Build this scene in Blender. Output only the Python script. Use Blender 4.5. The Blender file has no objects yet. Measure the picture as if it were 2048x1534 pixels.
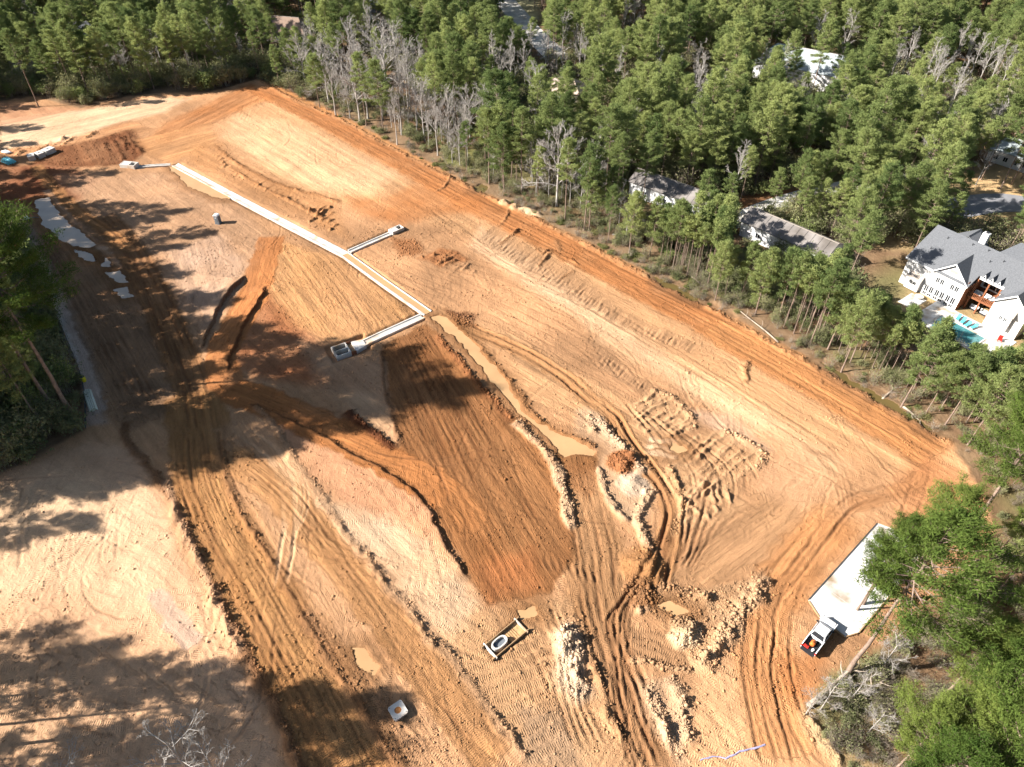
import bpy, bmesh, math, random
import numpy as np
from mathutils import Vector, Matrix

# ------------------------------------------------------------------ camera, sky, sun
scene = bpy.context.scene
F_PX, CAM_H, PITCH = 1420.0, 85.0, math.radians(42.8)
cam_d = bpy.data.cameras.new('camera')
cam = bpy.data.objects.new('camera', cam_d)
scene.collection.objects.link(cam)
cam.location = (0, 0, CAM_H)
cam.rotation_euler = (math.radians(90) - PITCH, 0, 0)
cam_d.sensor_width = 36.0
cam_d.lens = 36.0 * F_PX / 2048.0
cam_d.clip_start = 0.5
cam_d.clip_end = 6000
scene.camera = cam

SUN_EL, SUN_AZ = math.radians(31.0), math.radians(6.0)     # shadows fall towards +X, a little +Y
world = bpy.data.worlds.new('World')
scene.world = world
world.use_nodes = True
wn = world.node_tree
sky = wn.nodes.new('ShaderNodeTexSky')
sky.sky_type = 'NISHITA'
sky.sun_disc = False
sky.sun_elevation = SUN_EL
sky.sun_rotation = math.atan2(-math.cos(SUN_AZ), -math.sin(SUN_AZ))
bg = wn.nodes['Background']
wn.links.new(sky.outputs[0], bg.inputs[0])
bg.inputs[1].default_value = 0.05
sun_d = bpy.data.lights.new('sun', 'SUN')
sun_d.energy = 5.0
sun_d.angle = math.radians(0.53)
sun_d.color = (1.0, 0.95, 0.89)
sun = bpy.data.objects.new('sun', sun_d)
scene.collection.objects.link(sun)
sun.rotation_euler = Vector((math.cos(SUN_AZ) * math.cos(SUN_EL), math.sin(SUN_AZ) * math.cos(SUN_EL), -math.sin(SUN_EL))).to_track_quat('-Z', 'Y').to_euler()
scene.view_settings.view_transform = 'Standard'
scene.view_settings.look = 'None'
scene.view_settings.exposure = 1.55
scene.view_settings.gamma = 1.0
scene.view_settings.use_curve_mapping = False
scene.cycles.use_adaptive_sampling = True
scene.cycles.adaptive_threshold = 0.03
scene.cycles.max_bounces = 2
scene.cycles.diffuse_bounces = 1
scene.cycles.transparent_max_bounces = 6

# ------------------------------------------------------------------ helpers
COL = scene.collection
SP, CP = math.sin(PITCH), math.cos(PITCH)

def G(x, y, z=0.0):
    """pixel of the photograph -> point on the level plane at height z"""
    u = (x - 1024) / F_PX; v = -(y - 767) / F_PX
    dz = -SP + v * CP
    t = (z - CAM_H) / dz
    return (u * t, (CP + v * SP) * t)

def PX(X, Y, Z):
    f = Y * CP - (Z - CAM_H) * SP
    up = Y * SP + (Z - CAM_H) * CP
    return (1024 + F_PX * X / f, 767 - F_PX * up / f)

def GP(pts, z=0.0):
    return np.array([G(x, y, z) for x, y in pts])

def height_to(base, top_y):
    """height of an upright thing that stands at pixel base and reaches image row top_y"""
    X, Y = G(*base)
    lo, hi = 0.5, 60
    for _ in range(40):
        m = (lo + hi) / 2
        if PX(X, Y, m)[1] > top_y: lo = m
        else: hi = m
    return lo

def hash2(ix, iy, seed):
    h = (ix.astype(np.int64) * 374761393 + iy.astype(np.int64) * 668265263 + seed * 974634777) & 0xFFFFFFFF
    h = ((h ^ (h >> 13)) * 1274126177) & 0xFFFFFFFF
    h = (h ^ (h >> 16)) & 0xFFFFFF
    return h.astype(np.float32) / 16777215.0

def vnoise(x, y, seed=0):
    xi = np.floor(x); yi = np.floor(y)
    fx = (x - xi).astype(np.float32); fy = (y - yi).astype(np.float32)
    fx = fx * fx * (3 - 2 * fx); fy = fy * fy * (3 - 2 * fy)
    a = hash2(xi, yi, seed); b = hash2(xi + 1, yi, seed); c = hash2(xi, yi + 1, seed); d = hash2(xi + 1, yi + 1, seed)
    return (a + (b - a) * fx) * (1 - fy) + (c + (d - c) * fx) * fy

def fbm(x, y, octv=3, seed=0):
    s = 0; a = 0.5; n = 0
    for i in range(octv):
        s = s + a * vnoise(x, y, seed + i * 17); n += a
        x = x * 2.03 + 5.3; y = y * 2.03 - 3.7; a *= 0.5
    return s / n

def tag(o, label=None, cat=None, group=None, kind=None):
    if label: o['label'] = label
    if cat: o['category'] = cat
    if group: o['group'] = group
    if kind: o['kind'] = kind
    return o

def empty(name, loc=(0, 0, 0), rz=0.0, label=None, cat=None, group=None):
    o = bpy.data.objects.new(name, None)
    o.empty_display_size = 0.3
    COL.objects.link(o)
    o.location = loc; o.rotation_euler = (0, 0, rz)
    return tag(o, label, cat, group)

def link(name, me, parent=None, loc=None, rz=None):
    o = bpy.data.objects.new(name, me)
    COL.objects.link(o)
    if parent is not None: o.parent = parent
    if loc is not None: o.location = loc
    if rz is not None: o.rotation_euler = (0, 0, rz)
    return o

class MB:
    """collects boxes, prisms, tubes and loose polygons; build() links them as ONE mesh"""
    def __init__(s): s.v = []; s.f = []; s.m = []
    def add(s, V, Fs, m=0):
        b = len(s.v)
        s.v += [tuple(map(float, p)) for p in V]
        s.f += [tuple(int(i) + b for i in f) for f in Fs]
        s.m += [m] * len(Fs)
        return s
    def box(s, x0, x1, y0, y1, z0, z1, m=0):
        V = [(x0, y0, z0), (x1, y0, z0), (x1, y1, z0), (x0, y1, z0), (x0, y0, z1), (x1, y0, z1), (x1, y1, z1), (x0, y1, z1)]
        return s.add(V, [(0, 3, 2, 1), (4, 5, 6, 7), (0, 1, 5, 4), (1, 2, 6, 5), (2, 3, 7, 6), (3, 0, 4, 7)], m)
    def prism(s, poly, z0, z1, m=0):
        n = len(poly)
        a = sum(poly[i][0] * poly[(i + 1) % n][1] - poly[(i + 1) % n][0] * poly[i][1] for i in range(n))
        if a < 0: poly = poly[::-1]
        V = [(x, y, z0) for x, y in poly] + [(x, y, z1) for x, y in poly]
        Fs = [tuple(range(n))[::-1], tuple(range(n, 2 * n))] + [(i, (i + 1) % n, n + (i + 1) % n, n + i) for i in range(n)]
        return s.add(V, Fs, m)
    def extr(s, prof, y0, y1, m=0):
        """profile in x,z extruded along y"""
        n = len(prof)
        a = sum(prof[i][0] * prof[(i + 1) % n][1] - prof[(i + 1) % n][0] * prof[i][1] for i in range(n))
        if a > 0: prof = prof[::-1]
        V = [(x, y0, z) for x, z in prof] + [(x, y1, z) for x, z in prof]
        Fs = [tuple(range(n))[::-1], tuple(range(n, 2 * n))] + [(i, (i + 1) % n, n + (i + 1) % n, n + i) for i in range(n)]
        return s.add(V, Fs, m)
    def tube(s, pts, rad, n=8, m=0, cap=True):
        pts = [Vector(p) for p in pts]
        if not hasattr(rad, '__len__'): rad = [rad] * len(pts)
        V = []; Fs = []
        for i, p in enumerate(pts):
            t = (pts[min(i + 1, len(pts) - 1)] - pts[max(i - 1, 0)]).normalized()
            a = t.orthogonal().normalized() if i == 0 else (a - t * a.dot(t)).normalized()
            b = t.cross(a)
            for k in range(n):
                q = 2 * math.pi * k / n
                V.append(p + a * (math.cos(q) * rad[i]) + b * (math.sin(q) * rad[i]))
        for i in range(len(pts) - 1):
            for k in range(n):
                Fs.append((i * n + k, i * n + (k + 1) % n, (i + 1) * n + (k + 1) % n, (i + 1) * n + k))
        if cap:
            Fs.append(tuple(range(n))[::-1]); Fs.append(tuple(range((len(pts) - 1) * n, len(pts) * n)))
        return s.add(V, Fs, m)
    def build(s, name, mats, parent=None, loc=None, rz=None, smooth=False, bevel=0.0):
        me = bpy.data.meshes.new(name)
        me.from_pydata(s.v, [], s.f)
        if not isinstance(mats, (list, tuple)): mats = [mats] if mats else []
        for m in mats: me.materials.append(m)
        if len(mats) > 1: me.polygons.foreach_set('material_index', s.m)
        if bevel > 0:
            bm = bmesh.new(); bm.from_mesh(me)
            es = [e for e in bm.edges if len(e.link_faces) == 2 and e.calc_face_angle(0) > 0.5]
            bmesh.ops.bevel(bm, geom=es, offset=bevel, segments=2, affect='EDGES', clamp_overlap=True)
            bm.to_mesh(me); bm.free()
        if smooth:
            me.polygons.foreach_set('use_smooth', [True] * len(me.polygons))
        me.update()
        return link(name, me, parent, loc, rz)

def np_mesh(name, V, T, mats=(), midx=None, smooth=False):
    """V (n,3), T (m,3 or 4) arrays -> mesh"""
    me = bpy.data.meshes.new(name)
    V = np.ascontiguousarray(V, dtype=np.float32); T = np.ascontiguousarray(T, dtype=np.int32)
    k = T.shape[1]
    me.vertices.add(len(V)); me.vertices.foreach_set('co', V.ravel())
    me.loops.add(T.size); me.loops.foreach_set('vertex_index', T.ravel())
    me.polygons.add(len(T))
    me.polygons.foreach_set('loop_start', np.arange(0, T.size, k, dtype=np.int32))
    me.polygons.foreach_set('loop_total', np.full(len(T), k, dtype=np.int32))
    for m in mats: me.materials.append(m)
    if midx is not None: me.polygons.foreach_set('material_index', np.asarray(midx, dtype=np.int32))
    if smooth: me.polygons.foreach_set('use_smooth', np.ones(len(T), dtype=bool))
    me.update(calc_edges=True)
    return me

# ------------------------------------------------------------------ materials
def newmat(name):
    m = bpy.data.materials.new(name); m.use_nodes = True
    return m, m.node_tree.nodes, m.node_tree.links, m.node_tree.nodes['Principled BSDF']

def mat(name, col, rough=0.7, var=0.12, scale=1.5, metal=0.0, bump=0.0, spec=0.3, coat=0.0, dirt=None, dirt_amt=0.5):
    m, N, L, b = newmat(name)
    tc = N.new('ShaderNodeTexCoord')
    nz = N.new('ShaderNodeTexNoise'); nz.inputs['Scale'].default_value = scale; nz.inputs['Detail'].default_value = 6
    L.new(tc.outputs['Object'], nz.inputs['Vector'])
    r = N.new('ShaderNodeValToRGB')
    r.color_ramp.elements[0].position = 0.3; r.color_ramp.elements[1].position = 0.72
    r.color_ramp.elements[0].color = tuple(c * (1 - var) for c in col) + (1,)
    r.color_ramp.elements[1].color = tuple(min(1, c * (1 + var)) for c in col) + (1,)
    L.new(nz.outputs['Fac'], r.inputs['Fac'])
    out = r.outputs['Color']
    if dirt:
        n2 = N.new('ShaderNodeTexNoise'); n2.inputs['Scale'].default_value = scale * 0.6; n2.inputs['Detail'].default_value = 8
        L.new(tc.outputs['Object'], n2.inputs['Vector'])
        r2 = N.new('ShaderNodeValToRGB'); r2.color_ramp.elements[0].position = 0.52; r2.color_ramp.elements[1].position = 0.7
        r2.color_ramp.elements[0].color = (0, 0, 0, 1); r2.color_ramp.elements[1].color = (dirt_amt,) * 3 + (1,)
        L.new(n2.outputs['Fac'], r2.inputs['Fac'])
        mx = N.new('ShaderNodeMix'); mx.data_type = 'RGBA'
        L.new(r2.outputs['Color'], mx.inputs['Factor']); L.new(out, mx.inputs['A']); mx.inputs['B'].default_value = tuple(dirt) + (1,)
        out = mx.outputs['Result']
    L.new(out, b.inputs['Base Color'])
    b.inputs['Roughness'].default_value = rough; b.inputs['Metallic'].default_value = metal
    b.inputs['Specular IOR Level'].default_value = spec; b.inputs['Coat Weight'].default_value = coat
    if bump > 0:
        bp = N.new('ShaderNodeBump'); bp.inputs['Distance'].default_value = bump; bp.inputs['Strength'].default_value = 1
        L.new(nz.outputs['Fac'], bp.inputs['Height']); L.new(bp.outputs['Normal'], b.inputs['Normal'])
    return m

def glass_mat(name, col=(0.02, 0.025, 0.03)):
    m, N, L, b = newmat(name)
    b.inputs['Base Color'].default_value = tuple(col) + (1,); b.inputs['Roughness'].default_value = 0.06
    b.inputs['Specular IOR Level'].default_value = 0.6
    return m

def leaf_mat(name, c0, c1, trans=0.25):
    """foliage: hue varies from tree to tree and through the crown"""
    m, N, L, b = newmat(name)
    N.remove(b)
    out = N['Material Output']
    oi = N.new('ShaderNodeObjectInfo'); tc = N.new('ShaderNodeTexCoord')
    nz = N.new('ShaderNodeTexNoise'); nz.inputs['Scale'].default_value = 0.9; nz.inputs['Detail'].default_value = 4
    L.new(tc.outputs['Object'], nz.inputs['Vector'])
    ad = N.new('ShaderNodeMath'); ad.operation = 'MULTIPLY_ADD'; ad.inputs[1].default_value = 0.95; 
    L.new(oi.outputs['Random'], ad.inputs[0])
    m2 = N.new('ShaderNodeMath'); m2.operation = 'MULTIPLY_ADD'; m2.inputs[1].default_value = 0.9; m2.inputs[2].default_value = -0.33
    L.new(nz.outputs['Fac'], m2.inputs[0]); L.new(m2.outputs[0], ad.inputs[2])
    mx = N.new('ShaderNodeMix'); mx.data_type = 'RGBA'; mx.clamp_factor = True
    mx.inputs['A'].default_value = tuple(c0) + (1,); mx.inputs['B'].default_value = tuple(c1) + (1,)
    L.new(ad.outputs[0], mx.inputs['Factor'])
    d = N.new('ShaderNodeBsdfDiffuse'); t = N.new('ShaderNodeBsdfTranslucent'); s = N.new('ShaderNodeMixShader')
    s.inputs[0].default_value = trans
    L.new(mx.outputs['Result'], d.inputs['Color']); L.new(mx.outputs['Result'], t.inputs['Color'])
    L.new(d.outputs[0], s.inputs[1]); L.new(t.outputs[0], s.inputs[2]); L.new(s.outputs[0], out.inputs['Surface'])
    return m

M = {}
M['concrete'] = mat('concrete', (0.52, 0.49, 0.44), 0.85, 0.14, 0.5, dirt=(0.40, 0.25, 0.125), dirt_amt=0.85)
M['pad'] = mat('white_pad', (0.6, 0.585, 0.55), 0.85, 0.16, 0.45, dirt=(0.26, 0.18, 0.1), dirt_amt=0.95)
M['old_concrete'] = mat('old_concrete', (0.5, 0.48, 0.44), 0.9, 0.15, 0.5, dirt=(0.3, 0.22, 0.14), dirt_amt=0.6)
M['asphalt'] = mat('asphalt', (0.22, 0.22, 0.23), 0.9, 0.1, 0.4)
M['white_paint'] = mat('white_paint', (0.78, 0.77, 0.75), 0.6, 0.04, 0.5)
M['white_brick'] = mat('white_brick', (0.74, 0.72, 0.69), 0.8, 0.07, 3.0, bump=0.01)
M['shingle'] = mat('grey_shingle', (0.125, 0.13, 0.138), 0.9, 0.22, 5.0, bump=0.02)
M['metal_roof'] = mat('grey_metal_roof', (0.2, 0.18, 0.165), 0.6, 0.25, 0.3, dirt=(0.09, 0.075, 0.06), dirt_amt=0.7)
M['tan_roof'] = mat('tan_metal_roof', (0.36, 0.31, 0.26), 0.6, 0.08, 2)
M['brown_wood'] = mat('brown_wood', (0.24, 0.09, 0.04), 0.7, 0.2, 4)
M['lumber'] = mat('lumber', (0.34, 0.22, 0.115), 0.8, 0.2, 5)
M['dark_metal'] = mat('dark_metal', (0.03, 0.03, 0.033), 0.5, 0.2, 2)
M['black'] = mat('black_rubber', (0.02, 0.02, 0.02), 0.85, 0.2, 3)
M['hole_shade'] = mat('inside_shade', (0.012, 0.011, 0.01), 0.95, 0.2, 2)  # near-black that stands in for shade inside openings
M['glass'] = glass_mat('window_glass')
M['car_paint'] = mat('white_car_paint', (0.8, 0.8, 0.8), 0.25, 0.02, 1, coat=0.5, spec=0.5)
M['chrome'] = mat('chrome', (0.55, 0.55, 0.56), 0.25, 0.05, 3, metal=0.9)
M['red'] = mat('red_plastic', (0.55, 0.03, 0.02), 0.5, 0.1, 2)
M['orange'] = mat('orange_plastic', (0.72, 0.16, 0.03), 0.5, 0.1, 2)
M['yellow'] = mat('yellow_plastic', (0.7, 0.55, 0.02), 0.5, 0.1, 2)
M['blue'] = mat('blue_pipe', (0.03, 0.2, 0.62), 0.4, 0.1, 2)
M['cyan'] = mat('pale_blue_pipe', (0.18, 0.62, 0.72), 0.4, 0.1, 2)
M['cream'] = mat('cream_pipe', (0.62, 0.6, 0.47), 0.5, 0.1, 2)
M['grey_plastic'] = mat('grey_plastic', (0.13, 0.145, 0.16), 0.6, 0.1, 2)
M['fabric'] = mat('silt_fabric', (0.05, 0.05, 0.05), 0.95, 0.3, 2)
M['turquoise'] = mat('turquoise_cushion', (0.1, 0.5, 0.55), 0.8, 0.1, 2)
M['tan_wall'] = mat('tan_wall', (0.45, 0.38, 0.3), 0.8, 0.1, 1)
M['bark'] = mat('pine_bark', (0.23, 0.165, 0.125), 0.95, 0.35, 3.0, bump=0.03)
M['grey_bark'] = mat('grey_bark', (0.34, 0.31, 0.275), 0.95, 0.25, 2.0)
M['pale_bark'] = mat('pale_bark', (0.40, 0.365, 0.325), 0.95, 0.2, 2.0)
M['log'] = mat('bleached_log', (0.36, 0.29, 0.22), 0.95, 0.2, 2.0)
M['needle'] = leaf_mat('pine_needle', (0.115, 0.165, 0.056), (0.325, 0.365, 0.13), 0.42)
M['needle_near'] = leaf_mat('near_pine_needle', (0.055, 0.095, 0.02), (0.17, 0.215, 0.05), 0.3)
M['shrub'] = leaf_mat('shrub_leaf', (0.12, 0.14, 0.06), (0.27, 0.265, 0.13))
M['grass'] = leaf_mat('grass_blade', (0.09, 0.12, 0.03), (0.26, 0.24, 0.1))
M['twig'] = leaf_mat('twig_bark', (0.16, 0.125, 0.095), (0.32, 0.27, 0.21), 0.0)

def water_mat(name, col, rough=0.05):
    m, N, L, b = newmat(name)
    tc = N.new('ShaderNodeTexCoord'); nz = N.new('ShaderNodeTexNoise'); nz.inputs['Scale'].default_value = 0.25
    nz.inputs['Detail'].default_value = 5
    L.new(tc.outputs['Object'], nz.inputs['Vector'])
    r = N.new('ShaderNodeValToRGB'); r.color_ramp.elements[0].color = tuple(c * 0.88 for c in col) + (1,); r.color_ramp.elements[1].color = tuple(c * 1.08 for c in col) + (1,)
    r.color_ramp.elements[0].position = 0.3; r.color_ramp.elements[1].position = 0.7
    L.new(nz.outputs['Fac'], r.inputs['Fac']); L.new(r.outputs['Color'], b.inputs['Base Color'])
    b.inputs['Roughness'].default_value = rough; b.inputs['IOR'].default_value = 1.33
    n2 = N.new('ShaderNodeTexNoise'); n2.inputs['Scale'].default_value = 2.5; n2.inputs['Detail'].default_value = 3
    L.new(tc.outputs['Object'], n2.inputs['Vector'])
    bp = N.new('ShaderNodeBump'); bp.inputs['Distance'].default_value = 0.006
    L.new(n2.outputs['Fac'], bp.inputs['Height']); L.new(bp.outputs['Normal'], b.inputs['Normal'])
    return m
M['mud_water'] = water_mat('muddy_water', (0.43, 0.26, 0.125))
M['pale_water'] = water_mat('pale_muddy_water', (0.5, 0.38, 0.27))
M['dark_water'] = water_mat('dark_ditch_water', (0.12, 0.085, 0.03))
M['pool_water'] = water_mat('pool_water', (0.06, 0.2, 0.21))

# ------------------------------------------------------------------ the ground: one graded sheet
def graded(knots):
    out = [knots[0][0]]
    i = 0
    while i < len(knots) - 1:
        (a, s0), (b, s1) = knots[i], knots[i + 1]
        x = out[-1]
        while x < b:
            t = (x - a) / (b - a)
            x = x + s0 + (s1 - s0) * t
            out.append(x)
        i += 1
    return np.array(out)
XS = graded([(-2600, 260), (-420, 25), (-230, 2.5), (-165, 0.6), (-80, 0.3), (-55, 0.2), (70, 0.2), (78, 0.3), (110, 1.2), (230, 3.0), (420, 25), (2600, 260)])
YS = graded([(-900, 200), (-40, 12), (18, 0.5), (27, 0.18), (95, 0.2), (180, 0.42), (245, 0.6), (270, 1.6), (360, 3.5), (520, 25), (3000, 260)])
NX, NY = len(XS), len(YS)
GX, GY = np.meshgrid(XS, YS)
GX = GX.astype(np.float64); GY = GY.astype(np.float64)
Z = np.zeros((NY, NX), np.float32)
C = np.zeros((NY, NX, 3), np.float32)
GRP = np.zeros((NY, NX), np.float64); GRQ = np.zeros((NY, NX), np.float64)   # across / along the machine marks
GR = np.zeros((NY, NX), np.float32)            # direction of the machine marks
STREAK = np.full((NY, NX), 0.5, np.float32)
CLOD = np.zeros((NY, NX), np.float32)
TS = np.zeros((NY, NX), np.float32); TW = np.zeros((NY, NX), np.float32)
WET = np.zeros((NY, NX), np.float32)
near = (GX > -190) & (GX < 140) & (GY > 10) & (GY < 300)
# ragged edges: every outline below is looked up through a slightly warped position
WXo = np.zeros_like(GX); WYo = np.zeros_like(GX)
WXo[near] = (fbm(GX[near] * 0.55, GY[near] * 0.55, 3, 3) - 0.5) * 1.5
WYo[near] = (fbm(GX[near] * 0.55, GY[near] * 0.55, 3, 91) - 0.5) * 1.5

def smooth_line(P, step=1.2):
    P = np.asarray(P, float)
    if len(P) < 3:
        n = max(2, int(np.linalg.norm(P[-1] - P[0]) / 4) + 1)
        return P[0] + (P[-1] - P[0]) * np.linspace(0, 1, n)[:, None]
    Q = np.vstack([2 * P[0] - P[1], P, 2 * P[-1] - P[-2]])
    out = []
    for i in range(1, len(Q) - 2):
        n = max(2, int(np.linalg.norm(Q[i + 1] - Q[i]) / step))
        t = np.linspace(0, 1, n, endpoint=False)[:, None]
        out.append(0.5 * ((2 * Q[i]) + (-Q[i - 1] + Q[i + 1]) * t + (2 * Q[i - 1] - 5 * Q[i] + 4 * Q[i + 1] - Q[i + 2]) * t * t + (-Q[i - 1] + 3 * Q[i] - 3 * Q[i + 1] + Q[i + 2]) * t ** 3))
    out.append(P[-1][None])
    return np.vstack(out)

def line_field(P, R, warp=1.0):
    """distance (signed, + on the right hand), arc length and block slice for a world polyline"""
    P = np.asarray(P, float)
    x0, x1 = P[:, 0].min() - R - 1, P[:, 0].max() + R + 1
    y0, y1 = P[:, 1].min() - R - 1, P[:, 1].max() + R + 1
    i0, i1 = np.searchsorted(XS, [x0, x1]); j0, j1 = np.searchsorted(YS, [y0, y1])
    if i1 - i0 < 2 or j1 - j0 < 2: return None
    d = np.full((j1 - j0, i1 - i0), 1e9); sd = np.zeros_like(d); s = np.zeros_like(d)
    acc = 0.0
    for k in range(len(P) - 1):
        a, b = P[k], P[k + 1]; L = np.linalg.norm(b - a)
        if L < 1e-6: continue
        xa, xb = min(a[0], b[0]) - R - 1, max(a[0], b[0]) + R + 1
        ya, yb = min(a[1], b[1]) - R - 1, max(a[1], b[1]) + R + 1
        p0, p1 = np.searchsorted(XS, [xa, xb]); q0, q1 = np.searchsorted(YS, [ya, yb])
        if p1 <= p0 or q1 <= q0: acc += L; continue
        px = GX[q0:q1, p0:p1] + warp * WXo[q0:q1, p0:p1] - a[0]; py = GY[q0:q1, p0:p1] + warp * WYo[q0:q1, p0:p1] - a[1]
        ux, uy = (b - a) / L
        t = px * ux + py * uy
        tc = np.clip(t, 0, L)
        dd = np.hypot(px - tc * ux, py - tc * uy)
        side = px * uy - py * ux
        sl = (slice(q0 - j0, q1 - j0), slice(p0 - i0, p1 - i0))
        better = dd < d[sl]
        d[sl] = np.where(better, dd, d[sl]); sd[sl] = np.where(better, side, sd[sl]); s[sl] = np.where(better, acc + tc, s[sl])
        acc += L
    return (slice(j0, j1), slice(i0, i1)), d, np.where(sd < 0, -d, d), s, acc

def ends(s, L, f):
    return np.clip(np.minimum(s, L - s) / f, 0, 1)

def mixcol(B, w, col):
    C[B] += (np.array(col, np.float32) - C[B]) * w[..., None].astype(np.float32)

def PL(pts): return smooth_line(GP(pts))

def ridge(pts, w=0.5, h=0.3, col=None, amt=0.8, clod=0.6, world=False, steep=0.0, warp=0.6, plat=0.0):
    """heaped line of soil; steep>0 makes the +X side fall away faster"""
    P = smooth_line(pts) if world else PL(pts)
    r = line_field(P, w * 3.2, warp)
    if r is None: return
    B, d, sd, s, L = r
    n = 0.12 + 1.5 * vnoise(GX[B] * 1.3, GY[B] * 1.3, 7) * np.clip(vnoise(GX[B] * 0.3, GY[B] * 0.3, 8) * 2.2 - .45, .15, 1.2)
    right = sd if (P[-1][1] - P[0][1]) > 0 else -sd
    ww = np.where(right > 0, w * (1 - steep), w * (1 + steep))
    ww = ww * (0.7 + .7 * vnoise(s * .5, s * 0 + w * 9, 6))
    p = np.exp(-(d / ww) ** 2) * ends(s, L, w * 1.5)
    if plat: p = np.clip((ww * 1.15 - d) / plat, 0, 1) * ends(s, L, w); n = 0.25 + 1.0 * fbm(GX[B] * 1.6, GY[B] * 1.6, 2, 7)
    Z[B] += (h * p * n).astype(np.float32)
    if col is not None: mixcol(B, np.clip(p * 1.5, 0, 1) * amt, col)
    if clod: CLOD[B] = np.maximum(CLOD[B], np.exp(-(d / (w * 1.5)) ** 2) * clod * ends(s, L, w))
    TW[B] *= (1 - np.clip(p * 2, 0, 1))

def scarp(pts, h=0.5, wide=3.0, sharp=0.3, col=None, amt=0.7, clod=0.35):
    """step in the ground: the -X side stands higher and drops along the line"""
    P = PL(pts)
    r = line_field(P, wide * 2.5, 0.5)
    if r is None: return
    B, d, sd, s, L = r
    lft = -sd if (P[-1][1] - P[0][1]) > 0 else sd
    up = 1 / (1 + np.exp(-np.clip(lft / sharp * 3, -30, 30)))
    p = up * np.clip(1 - np.maximum(lft, 0) / (wide * 1.8), 0, 1) * ends(s, L, 2.5)
    Z[B] += (h * p * (0.8 + 0.4 * vnoise(GX[B] * .6, GY[B] * .6, 5))).astype(np.float32)
    e = np.exp(-(d / (sharp * 1.6)) ** 2) * ends(s, L, 1)
    if col is not None: mixcol(B, e * amt, col)  # darkens the drop line: the step's shade put into the soil colour
    CLOD[B] = np.maximum(CLOD[B], e * clod)

def band(pts, hw, col=None, amt=0.8, feather=0.7, dz=0.0, streak=None, clod=None, wet=None, world=False, flat=0.0):
    P = smooth_line(pts) if world else PL(pts)
    r = line_field(P, hw + feather * 2, 1.0)
    if r is None: return
    B, d, sd, s, L = r
    m = np.clip((hw - d) / feather + 0.5, 0, 1) * ends(s, L, feather * 2)
    m = m * m * (3 - 2 * m)
    if col is not None:
        mixcol(B, m * amt * (0.75 + 0.5 * vnoise(GX[B] * .3, GY[B] * .3, 12)).clip(0, 1), col)
    if flat: Z[B] *= (1 - m * flat).astype(np.float32); TW[B] *= (1 - m); CLOD[B] *= (1 - 0.8 * m)
    if dz: Z[B] += (dz * m).astype(np.float32)
    # machine marks follow the band
    seg = np.gradient(P, axis=0); ang = np.arctan2(seg[:, 1], seg[:, 0])
    cum = np.concatenate([[0], np.cumsum(np.linalg.norm(np.diff(P, axis=0), axis=1))])
    a = np.interp(s, cum, np.unwrap(ang))
    GR[B] = np.where(m > 0.5, a, GR[B]); B0, d0, sd0, s0, L0 = line_field(P, hw + feather * 2, 0.0); GRP[B] = np.where(m > 0.5, sd0 + P[0][0], GRP[B]); GRQ[B] = np.where(m > 0.5, s0 + P[0][1], GRQ[B])
    if streak is not None: STREAK[B] += ((streak - STREAK[B]) * m).astype(np.float32)
    if clod is not None: CLOD[B] = np.where(m > 0.5, clod, CLOD[B])
    if wet is not None: WET[B] = np.maximum(WET[B], wet * m)

def rut(pts, off=0.0, w=0.22, depth=0.10, col=(0.2, 0.1, 0.045), amt=0.45, tread=0.0, world=False, warp=0.25):
    P = smooth_line(pts) if world else PL(pts)
    r = line_field(P, abs(off) + w * 4, warp)
    if r is None: return
    B, d, sd, s, L = r
    e = sd - off - .5 * (vnoise(s * .07 + off * 3.3 + 7, s * 0 + off * 5, 9) - .5)
    en = ends(s, L, 2.0)
    br = np.clip(1.5 * vnoise(s * 0.22 + off * 7, s * 0 + off, 4) + .5 * vnoise(s * 1.1 + off * 3, s * 0 + off, 14) - .15, 0.05, 1.3)
    g = np.exp(-(e / w) ** 2) * en
    sh = (np.exp(-((e - w * 2) / (w * .8)) ** 2) + np.exp(-((e + w * 2) / (w * .8)) ** 2)) * en
    Z[B] += (br * (-depth * g + depth * 0.45 * sh)).astype(np.float32)
    if col is not None: mixcol(B, g * amt * br, col)
    if tread:
        k = (np.abs(e) < w * 1.6) & (en > 0.1)
        TS[B] = np.where(k, s, TS[B]); TW[B] = np.where(k, np.clip(1.6 - np.abs(e) / w, 0, 1) * tread, TW[B])

def pair(pts, gauge=1.9, w=0.24, depth=0.1, **k):
    rut(pts, -gauge / 2, w, depth, **k); rut(pts, gauge / 2, w, depth, **k)

def crawler(pts, gauge=2.0, w=0.34, depth=0.05, tread=1.0, col=None, amt=0.0, **k):
    """a bulldozer's pass: two cleated belts"""
    for o in (-gauge / 2, gauge / 2): rut(pts, o, w, depth, col=col, amt=amt, tread=tread, **k)

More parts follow.
